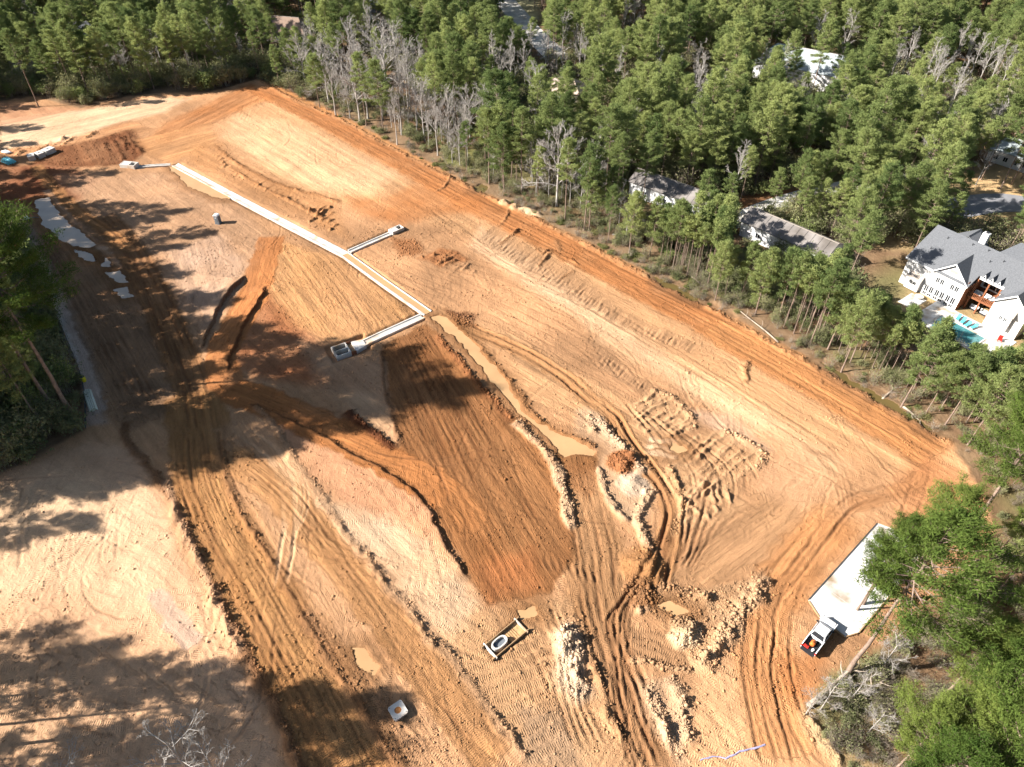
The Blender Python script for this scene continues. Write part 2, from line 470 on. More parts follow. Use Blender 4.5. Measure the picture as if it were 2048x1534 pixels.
def poly_mask(pts, feather=0.8, world=False, warp=1.0):
    P = np.asarray(pts, float) if world else GP(pts)
    x0, x1 = P[:, 0].min() - feather * 2 - 1, P[:, 0].max() + feather * 2 + 1
    y0, y1 = P[:, 1].min() - feather * 2 - 1, P[:, 1].max() + feather * 2 + 1
    i0, i1 = np.searchsorted(XS, [x0, x1]); j0, j1 = np.searchsorted(YS, [y0, y1])
    B = (slice(j0, j1), slice(i0, i1))
    x = GX[B] + warp * WXo[B]; y = GY[B] + warp * WYo[B]
    ins = np.zeros(x.shape, bool); d = np.full(x.shape, 1e9)
    n = len(P)
    for k in range(n):
        a, b = P[k], P[(k + 1) % n]
        e = b - a; L2 = e @ e
        if L2 < 1e-9: continue
        cr = ((a[1] > y) != (b[1] > y)) & (x < (b[0] - a[0]) * (y - a[1]) / (b[1] - a[1] + 1e-12) + a[0])
        ins ^= cr
        t = np.clip(((x - a[0]) * e[0] + (y - a[1]) * e[1]) / L2, 0, 1)
        d = np.minimum(d, np.hypot(x - a[0] - t * e[0], y - a[1] - t * e[1]))
    sd = np.where(ins, d, -d)
    m = np.clip(sd / feather + 0.5, 0, 1)
    return B, m * m * (3 - 2 * m), sd

def setdir(B, k, a):
    GR[B] = np.where(k, a, GR[B]); GRP[B] = np.where(k, -math.sin(a) * GX[B] + math.cos(a) * GY[B], GRP[B]); GRQ[B] = np.where(k, math.cos(a) * GX[B] + math.sin(a) * GY[B], GRQ[B])

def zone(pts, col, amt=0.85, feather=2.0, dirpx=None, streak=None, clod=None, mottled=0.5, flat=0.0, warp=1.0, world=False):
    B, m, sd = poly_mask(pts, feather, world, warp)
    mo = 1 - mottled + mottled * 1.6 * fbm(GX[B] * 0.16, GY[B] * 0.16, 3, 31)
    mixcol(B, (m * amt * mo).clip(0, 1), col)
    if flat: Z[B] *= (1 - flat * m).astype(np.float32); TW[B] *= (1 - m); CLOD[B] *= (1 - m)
    if dirpx is not None:
        a, b = GP(dirpx); setdir(B, m > .5, math.atan2(b[1] - a[1], b[0] - a[0]))
    if streak is not None: STREAK[B] += ((streak - STREAK[B]) * m).astype(np.float32)
    if clod is not None: CLOD[B] = CLOD[B] * (1 - m) + clod * m

def mound(p, r, h, col=None, amt=0.8, clod=0.7, ex=1.0, world=False):
    x, y = p if world else G(*p)
    i0, i1 = np.searchsorted(XS, [x - 3 * r, x + 3 * r]); j0, j1 = np.searchsorted(YS, [y - 3 * r, y + 3 * r])
    B = (slice(j0, j1), slice(i0, i1))
    d = np.hypot((GX[B] + WXo[B] - x) * ex, GY[B] + WYo[B] - y) / r
    p = np.clip(1.15 - d, 0, 1) ** 1.1 * (0.7 + 0.6 * vnoise(GX[B] * .9, GY[B] * .9, 44))
    Z[B] += (h * p).astype(np.float32)
    m = np.clip((1.25 - d) * 3, 0, 1)
    if col is not None: mixcol(B, m * amt, col)
    CLOD[B] = np.maximum(CLOD[B], m * clod)

def hatch(poly, dirpx, spacing, w, h, col=None, amt=0.5, clod=0.4, seed=1, kind='ridge', frac=(0.3, 1.0)):
    """parallel furrows or ridges inside an outline"""
    rng = random.Random(seed)
    P = GP(poly); a, b = GP(dirpx); u = (b - a) / np.linalg.norm(b - a); n = np.array([-u[1], u[0]])
    pn = P @ n
    t = pn.min() + spacing * rng.random()
    while t < pn.max():
        xs = []
        for k in range(len(P)):
            p, q = P[k], P[(k + 1) % len(P)]
            dp, dq = p @ n - t, q @ n - t
            if (dp > 0) != (dq > 0):
                c = p + (q - p) * dp / (dp - dq); xs.append(c @ u)
        xs.sort()
        for k in range(0, len(xs) - 1, 2):
            L = xs[k + 1] - xs[k]
            if L < 1.0: continue
            f = rng.uniform(*frac); s0 = xs[k] + (1 - f) * L * rng.random(); s1 = s0 + f * L
            bend = rng.uniform(-.05, .05) * L
            pts = [n * t + u * s0, n * (t + bend) + u * (s0 + s1) / 2, n * (t + rng.uniform(-.2, .2)) + u * s1]
            if kind == 'ridge': ridge(pts, w, h * rng.uniform(.6, 1.3), col, amt, clod, world=True)
            else: rut(pts, 0, w, h * rng.uniform(.6, 1.3), col=col, amt=amt, world=True)
        t += spacing * rng.uniform(0.7, 1.35)

# colours of the soils (albedo; the dark red also darkens steps where shade falls)
TAN = (0.43, 0.265, 0.14); ORANGE = (0.42, 0.185, 0.065); PALE = (0.57, 0.40, 0.235); CREAM = (0.60, 0.46, 0.30)
BROWN = (0.25, 0.115, 0.04); DKRED = (0.145, 0.055, 0.024); GOLD = (0.36, 0.195, 0.075); GREYB = (0.34, 0.225, 0.13)
PINK = (0.47, 0.27, 0.155); WHITE = (0.43, 0.325, 0.21); RED = (0.33, 0.125, 0.05); UMBER = (0.22, 0.12, 0.06)
LITTER = (0.15, 0.088, 0.048); DRYGRASS = (0.40, 0.28, 0.14); GREEN = (0.12, 0.14, 0.04)

SITE = [(515, 158), (600, 203), (690, 242), (760, 282), (860, 333), (990, 398), (1130, 466), (1240, 524), (1400, 604), (1540, 682), (1650, 742), (1780, 817), (1905, 888), (1965, 985), (1990, 1060), (1900, 1180), (1760, 1290), (1690, 1330), (1640, 1370), (1600, 1425), (1640, 1500), (1700, 1560), (1900, 1900), (-200, 1900), (-900, 1300), (-300, 1010), (-30, 960), (60, 922), (165, 862), (172, 800), (150, 700), (100, 560), (30, 440), (-120, 400), (-300, 280), (-120, 215), (0, 203), (70, 192), (160, 217), (250, 193), (330, 186), (420, 184)]
SITE_W = GP(SITE)
C[:] = LITTER
lit = fbm(GX * 0.12, GY * 0.12, 4, 60)[..., None].astype(np.float32)
C += (np.array((0.21, 0.135, 0.075), np.float32) - C) * np.clip((lit - 0.45) * 4, 0, 1)
g2 = fbm(GX * 0.05 + 9, GY * 0.05, 3, 70)[..., None].astype(np.float32)
C += (np.array((0.13, 0.125, 0.05), np.float32) - C) * np.clip((g2 - 0.52) * 5, 0, 0.75)
STREAK[:] = 0.0
Z[near] += ((fbm(GX[near] * 0.25, GY[near] * 0.25, 3, 77) - 0.5) * 0.35).astype(np.float32)
# clearings beyond the site
zone([(1715, 495), (1830, 500), (1800, 620), (1880, 690), (2048, 800), (2200, 700), (2300, 420), (2000, 330), (1880, 330), (1900, 430), (1800, 450)], DRYGRASS, 0.85, 4, mottled=0.5)
zone([(1930, 345), (2048, 340), (2100, 420), (1950, 420)], (0.52, 0.34, 0.17), 0.8, 3)
zone([(1430, 400), (1620, 370), (1640, 440), (1500, 470), (1400, 450)], (0.27, 0.12, 0.05), 0.8, 3)
zone([(1540, 85), (1720, 85), (1740, 190), (1560, 190)], DRYGRASS, 0.6, 5)
zone([(1360, 145), (1460, 145), (1460, 205), (1360, 205)], (0.42, 0.32, 0.19), 0.9, 4)
zone([(-40, 90), (60, 90), (60, 160), (-40, 160)], (0.22, 0.24, 0.07), 0.9, 5)
zone([(1000, 30), (1080, 40), (1080, -20), (1000, -20)], (0.4, 0.36, 0.2), 0.9, 5)
# the brushy margin along the cleared edge
band([(600, 190), (760, 268), (900, 335), (1000, 385), (1130, 448), (1250, 510), (1400, 588), (1540, 668), (1660, 732), (1790, 803), (1915, 870)], 3.5, (0.2, 0.13, 0.075), 0.85, 2.5)
zone([(880, 290), (960, 300), (960, 340), (890, 330)], (0.16, 0.18, 0.05), 0.8, 3)

# --- bare soil of the site
B, m, sd = poly_mask(SITE, 1.2)
mixcol(B, m, TAN)
Z[B] *= (1 - m).astype(np.float32)
STREAK[B] = np.maximum(STREAK[B], (m * 0.5).astype(np.float32))
setdir(B, m > -1, math.atan2(GP([(1650, 742)])[0][1] - GP([(515, 158)])[0][1], GP([(1650, 742)])[0][0] - GP([(515, 158)])[0][0]))
SITEM = np.zeros((NY, NX), np.float32); SITEM[B] = m
mot = (fbm(GX[B] * 0.07, GY[B] * 0.07, 4, 21) - 0.5)[..., None]
C[B] += (C[B] * mot * 0.7 * m[..., None]).astype(np.float32)
DSLOPE = [(900, 350), (1600, 720)]

zone([(500, 175), (640, 235), (830, 335), (1000, 420), (1160, 500), (1420, 640), (1660, 775), (1880, 905), (1840, 960), (1560, 850), (1400, 760), (1180, 620), (1000, 500), (820, 430), (640, 400), (470, 310), (440, 250)], (0.50, 0.32, 0.165), 0.7, 4, DSLOPE, 0.8)
zone([(470, 230), (560, 240), (700, 300), (800, 350), (740, 385), (640, 380), (520, 320), (450, 270)], PALE, 0.85, 6, DSLOPE, 0.9)
zone([(690, 395), (770, 395), (850, 355), (985, 405), (960, 425), (880, 430), (800, 450), (720, 430)], ORANGE, 0.75, 5)
zone([(500, 165), (420, 205), (330, 245), (300, 275), (330, 290), (440, 240), (520, 205), (560, 195)], ORANGE, 0.8, 5, [(500, 165), (330, 245)], 0.9)
zone([(960, 455), (1010, 480), (1120, 560), (1250, 660), (1400, 760), (1560, 850), (1500, 860), (1360, 770), (1180, 650), (1040, 560), (940, 490)], CREAM, 0.7, 4, DSLOPE, 0.9)
zone([(1150, 600), (1330, 700), (1500, 800), (1700, 930), (1660, 960), (1560, 900), (1400, 800), (1200, 690)], PALE, 0.6, 4, DSLOPE, 0.7)
# orange haul strip along the edge
band([(515, 172), (640, 232), (760, 297), (860, 352), (990, 422), (1130, 492), (1260, 560), (1400, 632), (1540, 712), (1650, 772), (1780, 850), (1900, 925)], 4.6, ORANGE, 0.85, 2.2, streak=1.0)
band([(1400, 640), (1540, 715), (1660, 785), (1790, 862), (1900, 935)], 3.5, (0.45, 0.235, 0.095), 0.75, 2.5, streak=1.0)
# upper left
zone([(0, 240), (60, 232), (180, 218), (300, 196), (380, 196), (330, 225), (220, 250), (120, 290), (0, 300)], CREAM, 0.95, 4, [(0, 290), (330, 210)], 0.8)
zone([(0, 205), (160, 218), (70, 240), (0, 250)], PINK, 0.7, 3)
zone([(0, 300), (110, 285), (260, 240), (310, 260), (270, 275), (120, 310), (0, 320)], (0.45, 0.25, 0.12), 0.7, 3, [(0, 310), (280, 250)], 1.0, clod=0.15)
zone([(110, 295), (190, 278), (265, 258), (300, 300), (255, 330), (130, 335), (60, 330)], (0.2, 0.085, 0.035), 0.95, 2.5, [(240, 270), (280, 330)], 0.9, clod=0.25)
zone([(-60, 325), (60, 330), (140, 335), (200, 360), (160, 400), (60, 415), (-60, 410)], (0.25, 0.1, 0.045), 0.9, 3, clod=0.2)  # red brown soil with the tree shade put into its colour
zone([(270, 280), (420, 245), (440, 290), (340, 325), (300, 315)], (0.48, 0.27, 0.12), 0.8, 4, [(280, 310), (430, 270)], 0.9)
# churned strip above the channel
zone([(395, 290), (445, 285), (470, 320), (560, 365), (680, 402), (680, 440), (700, 480), (640, 455), (520, 400), (400, 340), (370, 325)], (0.38, 0.205, 0.085), 0.7, 5, [(420, 300), (680, 440)], 0.6, clod=0.16)
# left centre, grey brown to pale
zone([(110, 350), (240, 345), (340, 345), (480, 420), (540, 470), (500, 530), (430, 640), (400, 690), (330, 600), (250, 480), (160, 400)], (0.40, 0.27, 0.165), 0.75, 5, [(150, 400), (420, 640)], 0.7)
zone([(330, 500), (440, 470), (490, 530), (440, 630), (410, 660), (360, 580)], (0.47, 0.35, 0.25), 0.8, 4, [(380, 500), (420, 650)], 0.6)
zone([(150, 580), (330, 600), (420, 720), (420, 780), (250, 860), (190, 780), (160, 660)], (0.42, 0.27, 0.155), 0.7, 4)
zone([(30, 440), (110, 560), (160, 700), (190, 800), (215, 790), (180, 690), (130, 570), (60, 440)], (0.4, 0.33, 0.26), 0.85, 1.2, streak=0.2)
zone([(560, 480), (690, 520), (850, 630), (700, 690), (560, 650), (520, 600), (520, 530)], (0.42, 0.245, 0.105), 0.8, 3, [(560, 500), (700, 680)], 1.0)
zone([(470, 600), (540, 590), (600, 660), (680, 720), (760, 720), (770, 790), (560, 760), (470, 740)], RED, 0.75, 4, clod=0.2)
zone([(600, 680), (680, 715), (765, 715), (775, 780), (800, 890), (700, 830), (640, 760)], (0.46, 0.33, 0.2), 0.75, 4)
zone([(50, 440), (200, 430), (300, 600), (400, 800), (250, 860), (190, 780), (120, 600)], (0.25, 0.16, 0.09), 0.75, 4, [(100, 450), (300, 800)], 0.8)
# haul road down the left
HAUL = [(200, 430), (262, 500), (310, 590), (352, 690), (385, 780), (398, 860), (410, 950), (455, 1060), (510, 1150), (575, 1265), (640, 1380), (720, 1534), (800, 1700)]
band(HAUL[:6], 3.2, (0.27, 0.145, 0.06), 0.85, 1.4, streak=1.0, flat=0.7)
band(HAUL[4:], 5.0, GOLD, 0.95, 1.0, streak=0.6, flat=0.8)
band(HAUL[6:], 1.6, (0.44, 0.26, 0.11), 0.6, 1.2, streak=1.0)
# pale lower left
zone([(-500, 1050), (-30, 960), (60, 930), (180, 880), (270, 900), (320, 1000), (400, 1180), (480, 1340), (560, 1500), (540, 1700), (-300, 1700)], (0.53, 0.37, 0.235), 0.85, 3, [(100, 1050), (330, 1250)], 0.25)
zone([(-60, 1000), (140, 930), (300, 990), (340, 1120), (300, 1250), (130, 1180), (-60, 1200)], CREAM, 0.75, 6)
zone([(-100, 1290), (200, 1260), (430, 1330), (500, 1460), (200, 1600), (-200, 1600)], (0.47, 0.32, 0.19), 0.7, 6)
# strips between the haul roads
zone([(430, 860), (520, 830), (600, 930), (700, 1080), (840, 1250), (1000, 1440), (1080, 1560), (830, 1560), (740, 1400), (640, 1240), (560, 1130), (460, 980)], (0.42, 0.265, 0.145), 0.8, 3, [(520, 900), (800, 1300)], 0.8)
zone([(520, 815), (620, 860), (760, 935), (860, 1010), (890, 1090), (820, 1110), (720, 1040), (620, 940), (560, 860)], PINK, 0.85, 3, [(560, 850), (820, 1080)], 0.35, clod=0.12)
zone([(640, 1000), (780, 1040), (880, 1100), (960, 1210), (900, 1300), (830, 1220), (740, 1110), (680, 1050)], (0.5, 0.4, 0.27), 0.8, 3, [(700, 1040), (900, 1260)], 0.6)
band([(440, 900), (512, 948), (587, 1010), (650, 1090), (735, 1190), (830, 1310), (930, 1440), (1010, 1545)], 2.6, (0.40, 0.225, 0.095), 0.85, 1.2, streak=0.9)
zone([(620, 1210), (700, 1290), (780, 1400), (860, 1540), (790, 1540), (690, 1390), (600, 1250)], (0.3, 0.185, 0.1), 0.7, 2, clod=0.35)
zone([(690, 1280), (740, 1290), (780, 1370), (740, 1370)], PALE, 0.8, 2)
# centre: brown graded pad and orange haul road
DPAD = [(800, 700), (1060, 1150)]
zone([(765, 690), (852, 648), (900, 690), (960, 770), (1040, 850), (1090, 920), (1130, 1010), (1150, 1080), (1170, 1110), (1090, 1190), (985, 1208), (940, 1160), (868, 1040), (850, 980), (800, 900), (788, 830)], BROWN, 0.93, 1.0, DPAD, 1.0, mottled=0.25, flat=0.6)
zone([(930, 830), (1060, 900), (1120, 1010), (1130, 1090), (1040, 1150), (960, 1020)], (0.31, 0.165, 0.07), 0.7, 5)
zone([(950, 1130), (1060, 1100), (1080, 1190), (985, 1206)], (0.38, 0.16, 0.06), 0.7, 3)
band([(545, 470), (528, 520), (515, 570), (480, 640), (445, 700), (455, 765), (520, 800), (620, 850), (740, 905), (860, 970)], 3.0, ORANGE, 0.9, 0.8, streak=0.7, flat=0.7)
band([(455, 775), (560, 815), (680, 870), (790, 930), (900, 1000)], 3.2, (0.40, 0.175, 0.06), 0.9, 0.8, streak=0.9, flat=0.7)
band([(620, 850), (740, 905), (860, 960), (930, 1020), (960, 1090)], 2.6, (0.40, 0.19, 0.07), 0.6, 2.5)
# right of the pond
zone([(880, 620), (1000, 650), (1150, 740), (1260, 800), (1330, 900), (1300, 960), (1180, 850), (1060, 800), (960, 700)], (0.44, 0.28, 0.145), 0.8, 4, [(900, 640), (1240, 840)], 0.9)
zone([(1150, 815), (1200, 820), (1290, 930), (1310, 980), (1280, 1060), (1220, 1000), (1190, 930), (1150, 870)], WHITE, 0.85, 2.0, clod=0.1)
zone([(1100, 900), (1190, 920), (1210, 1000), (1250, 1100), (1260, 1300), (1340, 1540), (1250, 1540), (1190, 1330), (1130, 1200), (1150, 1090), (1130, 990)], (0.30, 0.18, 0.085), 0.9, 2, [(1160, 950), (1290, 1500)], 0.9)
zone([(1100, 905), (1190, 905), (1210, 950), (1170, 1000), (1130, 960)], (0.24, 0.11, 0.04), 0.8, 1.5, clod=0.2)
zone([(1350, 1080), (1430, 1040), (1560, 960), (1700, 980), (1640, 1060), (1560, 1130), (1440, 1180), (1340, 1170)], (0.40, 0.25, 0.13), 0.85, 3, [(1350, 1160), (1600, 980)], 0.9)
zone([(1380, 820), (1460, 830), (1540, 900), (1500, 900), (1420, 860)], (0.45, 0.33, 0.23), 0.85, 2.5, streak=0.1, flat=0.7)
zone([(1510, 920), (1600, 900), (1680, 980), (1600, 1020), (1520, 980)], (0.48, 0.31, 0.18), 0.7, 4, streak=0.2)
# bottom centre and right
zone([(860, 1280), (960, 1220), (1130, 1200), (1180, 1330), (1260, 1540), (1080, 1540), (960, 1400)], (0.42, 0.28, 0.15), 0.85, 3, clod=0.25)
zone([(1030, 1410), (1130, 1420), (1180, 1540), (1060, 1540)], (0.33, 0.235, 0.145), 0.85, 2)
zone([(1260, 1360), (1345, 1352), (1375, 1410), (1380, 1540), (1310, 1480)], WHITE, 0.9, 1.5, clod=0.45)
zone([(1395, 1340), (1480, 1290), (1560, 1230), (1600, 1240), (1640, 1330), (1600, 1400), (1620, 1560), (1380, 1560), (1375, 1430)], (0.54, 0.35, 0.19), 0.8, 3)
band([(1700, 1010), (1590, 1130), (1530, 1230), (1530, 1330), (1550, 1430), (1600, 1560)], 3.4, (0.46, 0.235, 0.095), 0.8, 2.4, streak=0.7)
zone([(1560, 1310), (1650, 1310), (1640, 1380), (1600, 1410), (1560, 1380)], (0.42, 0.185, 0.065), 0.8, 3)
zone([(1860, 900), (1960, 980), (1960, 1060), (1800, 1040), (1790, 960)], (0.42, 0.2, 0.085), 0.8, 4)
# clod field by the truck track
zone([(1545, 1135), (1400, 1185), (1310, 1165), (1262, 1195), (1330, 1260), (1390, 1345), (1415, 1330), (1465, 1280), (1515, 1205)], (0.42, 0.285, 0.16), 0.8, 1.2, clod=0.55)
zone([(1250, 1250), (1330, 1262), (1385, 1320), (1370, 1345), (1255, 1325)], (0.3, 0.19, 0.1), 0.85, 1.0, streak=0.3, flat=0.8)

# --- machine marks scattered over the whole site
rng = random.Random(11)
sdir = np.array([GP([(1650, 742)])[0] - GP([(515, 158)])[0]])[0]; sdir /= np.linalg.norm(sdir)
def in_site(x, y):
    ins = False; P = SITE_W; n = len(P); j = n - 1
    for i in range(n):
        if (P[i][1] > y) != (P[j][1] > y) and x < (P[j][0] - P[i][0]) * (y - P[i][1]) / (P[j][1] - P[i][1]) + P[i][0]: ins = not ins
        j = i
    return ins
cnt = 0
while cnt < 460:
    px, py = rng.uniform(-60, 1900), rng.uniform(190, 1560)
    x, y = G(px, py)
    if not in_site(x, y): continue
    cnt += 1
    j = np.searchsorted(YS, y); i = np.searchsorted(XS, x)
    a = float(GR[min(j, NY - 1), min(i, NX - 1)]) + rng.gauss(0, 0.5)
    L = rng.uniform(6, 24); k = rng.gauss(0, 0.025)
    pts = []
    for t in np.linspace(-L / 2, L / 2, 6):
        aa = a + k * t
        pts.append((x + t * math.cos(aa), y + t * math.sin(aa)))
    pts = [p for p in pts if in_site(*p)]
    if len(pts) < 3: continue
    if rng.random() < 0.45: crawler(pts, 1.9, 0.3, 0.04, world=True)
    else: pair(pts, 1.9, rng.uniform(0.14, 0.24), rng.uniform(0.04, 0.1), amt=rng.uniform(0, .3), world=True)
# haul road: many parallel passes
for o in (-3.6, -2.9, -1.2, -0.5, 0.2, 0.8, 1.9, 2.6, 3.5):
    rut(HAUL[5:], o, 0.17, 0.085, amt=0.5, tread=0.9, warp=.1)
for o in (-2.2, -1.6, 1.35, 3.0): rut(HAUL[5:], o, 0.33, 0.03, amt=0.0, tread=1.0)
for o in (-2.2, -1.0, 0.3, 1.5): rut(HAUL[:6], o, 0.24, 0.1, amt=0.5)
R1 = [(440, 895), (512, 949), (557, 987), (614, 1055), (680, 1129), (731, 1197), (783, 1283), (834, 1351), (885, 1413), (964, 1522)]
R2 = [(490, 904), (539, 942), (602, 994), (659, 1077), (714, 1091 + 20), (783, 1201), (851, 1269), (920, 1351), (971, 1420), (1050, 1520)]
for R in (R1, R2): 
    rut(R, 0, 0.19, 0.17, amt=0.6)
    crawler([(x + 6, y) for x, y in R], 1.4, 0.35, 0.04, tread=1.0)
for k in range(5):
    pair([(470 + 14 * k, 850 + 8 * k), (540 + 12 * k, 905 + 10 * k), (572 + 8 * k, 975 + 10 * k), (575 + 2 * k, 1060), (560, 1150 + 8 * k)], 1.8, 0.16, 0.06, col=(0.55, 0.4, 0.24), amt=0.5)
# edge strip passes
for o in (-3.4, -2.2, -1.0, 0.4, 1.6, 2.8):
    rut([(530, 180), (640, 232), (760, 297), (860, 352), (990, 422), (1130, 492), (1260, 560), (1400, 632), (1540, 712), (1650, 772), (1780, 850), (1880, 915)], o, 0.25, 0.06, amt=0.3, tread=0.5)
for o in (-1.5, -0.2, 1.4):
    rut([(860, 420), (1000, 520), (1150, 590), (1320, 690), (1480, 790), (1620, 880), (1690, 950)], o, 0.25, 0.06, amt=0.25, tread=0.7)
# brown pad passes
for k in range(16):
    f = k / 15
    rut([(775 + 80 * f, 705 - 50 * f), (850 + 110 * f, 880 - 40 * f), (905 + 190 * f, 1040 + 20 * f), (985 + 150 * f, 1195 - 70 * f)], rng.uniform(-.4, .4), rng.uniform(.15, .3), rng.uniform(.03, .08), amt=rng.uniform(.1, .5), col=(0.17, 0.07, 0.025), tread=0.4)
pair([(640, 855), (760, 915), (880, 925), (990, 905), (1030, 925), (1050, 970)], 1.7, 0.16, 0.07)
pair([(790, 800), (830, 900), (870, 960), (900, 1040)], 1.9, 0.18, 0.08)
# ruts right of the pond
RT = [(900, 640), (930, 652), (1022, 692), (1108, 740), (1176, 794), (1228, 835), (1255, 883), (1296, 931), (1330, 979), (1345, 1024), (1335, 1080), (1322, 1150), (1314, 1185)]
band(RT, 1.7, (0.38, 0.215, 0.095), 0.8, 0.8, flat=0.5)
pair(RT, 1.7, 0.3, 0.3, amt=0.7)
rut(RT[5:], 0.1, 0.2, 0.1)
for k in range(7):
    rut([(880 + 14 * k, 604 - 10 * k), (1000 + 10 * k, 655 - 12 * k), (1120 + 8 * k, 720 - 14 * k), (1230 + 6 * k, 775 - 10 * k), (1290, 810)], 0, 0.17, 0.07, amt=0.35)
for k in range(9):
    rut([(700 + 12 * k, 512 - 4 * k), (790 + 20 * k, 560 - 5 * k), (900 + 26 * k, 615 - 8 * k)], 0, 0.16, 0.06, amt=0.3)
for k in range(6):
    rut([(570 + 22 * k, 490 + 10 * k), (620 + 22 * k, 560 + 10 * k), (650 + 22 * k, 620 + 8 * k), (640 + 22 * k, 670)], 0, 0.16, 0.07, amt=0.35)
# grey road bottom centre
for o in (-2.4, -1.2, 0, 1.1, 2.3):
    rut([(1165, 1000), (1185, 1100), (1195, 1200), (1225, 1310), (1270, 1420), (1320, 1540)], o, 0.22, 0.11, amt=0.45)
for k in range(7):
    rut([(1085 + 16 * k, 1110 + 4 * k), (1115 + 14 * k, 1160 + 4 * k), (1150 + 8 * k, 1215)], 0, 0.28, 0.22, amt=0.55)
for k in range(9):
    rut([(1350 - 6 * k, 1030 + 8 * k), (1325 - 8 * k, 1120 + 6 * k), (1270 - 8 * k, 1200 + 5 * k), (1250 - 4 * k, 1290), (1270 - 6 * k, 1400), (1330 - 10 * k, 1540)], rng.uniform(-.6, .6), rng.uniform(.16, .26), rng.uniform(.12, .24), amt=.5)
for k in range(10):
    rut([(1240 + 12 * k, 800 + 6 * k), (1300 + 14 * k, 870 + 4 * k), (1350 + 14 * k, 950 + 2 * k), (1360 + 8 * k, 1050), (1340 + 4 * k, 1140)], rng.uniform(-.5, .5), rng.uniform(.16, .24), rng.uniform(.08, .18), amt=.4, tread=.5)
for k in range(8):
    rut([(1040 + 18 * k, 1200), (1090 + 14 * k, 1280 + 6 * k), (1110 + 10 * k, 1380 + 4 * k), (1150 + 10 * k, 1500)], rng.uniform(-.5, .5), rng.uniform(.16, .24), rng.uniform(.08, .16), amt=.35, tread=.6)
# truck track on the right
TR = [(1838, 955), (1803, 976), (1742, 990), (1690, 1013), (1639, 1077), (1588, 1146), (1540, 1204), (1535, 1266), (1529, 1334), (1540, 1403), (1560, 1488), (1575, 1540)]
pair(TR, 1.8, 0.2, 0.14, amt=0.6); rut(TR[5:], 2.6, 0.2, 0.12, amt=0.5)
pair([(1600, 1140), (1570, 1230), (1565, 1330), (1590, 1430), (1640, 1540)], 1.8, 0.22, 0.12, amt=0.5)
for k in range(4):
    rut([(1600 + 12 * k, 890 + 4 * k), (1642 + 12 * k, 921), (1673 + 10 * k, 972), (1680 + 8 * k, 1020)], 0, 0.2, 0.09, amt=0.45, tread=0.6)
band([(1690, 1020), (1760, 995), (1830, 970), (1845, 940)], 1.3, (0.36, 0.19, 0.085), 0.7, 0.8)
pair([(1850, 930), (1835, 985), (1810, 1040)], 1.8, 0.2, 0.1)
# cleated passes beside the form, bottom centre
for k in range(9):
    crawler([(900 + 18 * k, 1335 + 22 * k), (990 + 16 * k, 1310 + 20 * k), (1090 + 10 * k, 1270 + 22 * k)], 1.6, 0.4, 0.07, tread=1.0, col=(0.3, 0.19, 0.1), amt=0.25)
for k in range(4):
    crawler([(1255, 1262 + 16 * k), (1300, 1268 + 16 * k), (1345, 1290 + 15 * k), (1375, 1325 + 8 * k)], 1.1, 0.36, 0.05, tread=1.0)
for k in range(10):
    crawler([(60 + 34 * k, 1190 + 18 * k), (150 + 30 * k, 1260 + 15 * k), (260 + 24 * k, 1330 + 12 * k)], 1.6, 0.36, 0.025, tread=0.9)
for k in range(6):
    crawler([(720 + 30 * k, 985 + 30 * k), (790 + 22 * k, 960 + 34 * k), (850 + 14 * k, 950 + 36 * k)], 1.6, 0.36, 0.05, tread=0.9)

# --- heaps, windrows and steps
EDGE_D = (0.15, 0.075, 0.035)  # dark of the step edges, shade included in the colour
ridge([(250, 842), (260, 887), (308, 942), (342, 993), (377, 1067), (428, 1173), (455, 1232), (496, 1310), (527, 1365), (555, 1420), (590, 1500), (620, 1560)], 0.6, 0.42, (0.2, 0.105, 0.05), 0.75, 0.5, steep=0.3)
ridge([(330, 960), (360, 1040), (405, 1140), (440, 1230), (480, 1310)], 0.5, 0.3, (0.42, 0.29, 0.18), 0.6, 0.6)
ridge([(442, 880), (455, 962), (476, 1013), (514, 1077), (561, 1156), (602, 1228), (650, 1307), (700, 1379), (760, 1470), (810, 1550)], 0.4, 0.3, (0.24, 0.13, 0.06), 0.6, 0.4, steep=0.3)
ridge([(512, 812), (539, 841), (571, 884), (598, 931), (625, 965), (652, 1005), (674, 1039), (700, 1073), (724, 1101), (766, 1163), (810, 1201), (831, 1235), (858, 1276), (903, 1314), (926, 1351), (964, 1403), (998, 1440), (1022, 1471), (1060, 1530)], 0.5, 0.42, (0.36, 0.25, 0.15), 0.6, 0.5, steep=0.3)
scarp([(497, 807), (557, 830), (625, 864), (670, 888), (715, 915), (760, 938), (818, 974), (855, 1015), (870, 1045), (905, 1110), (940, 1160)], 0.65, 3.5, 0.25, EDGE_D, 0.6)
scarp([(404, 699), (428, 644), (455, 596), (493, 551)], 0.95, 6.0, 0.12, DKRED, 0.8)  # dark red line stands in for the shade under the step
scarp([(455, 745), (462, 715), (472, 692), (493, 644), (520, 603), (535, 570)], 0.65, 4.0, 0.15, DKRED, 0.8)
ridge([(690, 820), (740, 860), (796, 897)], 0.7, 0.5, DKRED, 0.9, 0.8, steep=0.4)
ridge([(765, 700), (768, 760), (785, 830), (798, 895)], 0.35, 0.22, EDGE_D, 0.6, 0.4)
ridge([(872, 668), (910, 709), (944, 755), (988, 800), (1030, 845)], 0.6, 0.4, (0.27, 0.12, 0.05), 0.8, 0.8, steep=0.3)
ridge([(1030, 842), (1054, 870), (1086, 896), (1112, 936), (1124, 979), (1136, 1020), (1148, 1062)], 0.8, 0.65, WHITE, 0.8, 0.7, plat=0.5)
ridge([(905, 635), (940, 680), (990, 730), (1040, 790), (1075, 840), (1130, 870), (1190, 895)], 0.5, 0.3, (0.3, 0.16, 0.07), 0.6, 0.7)
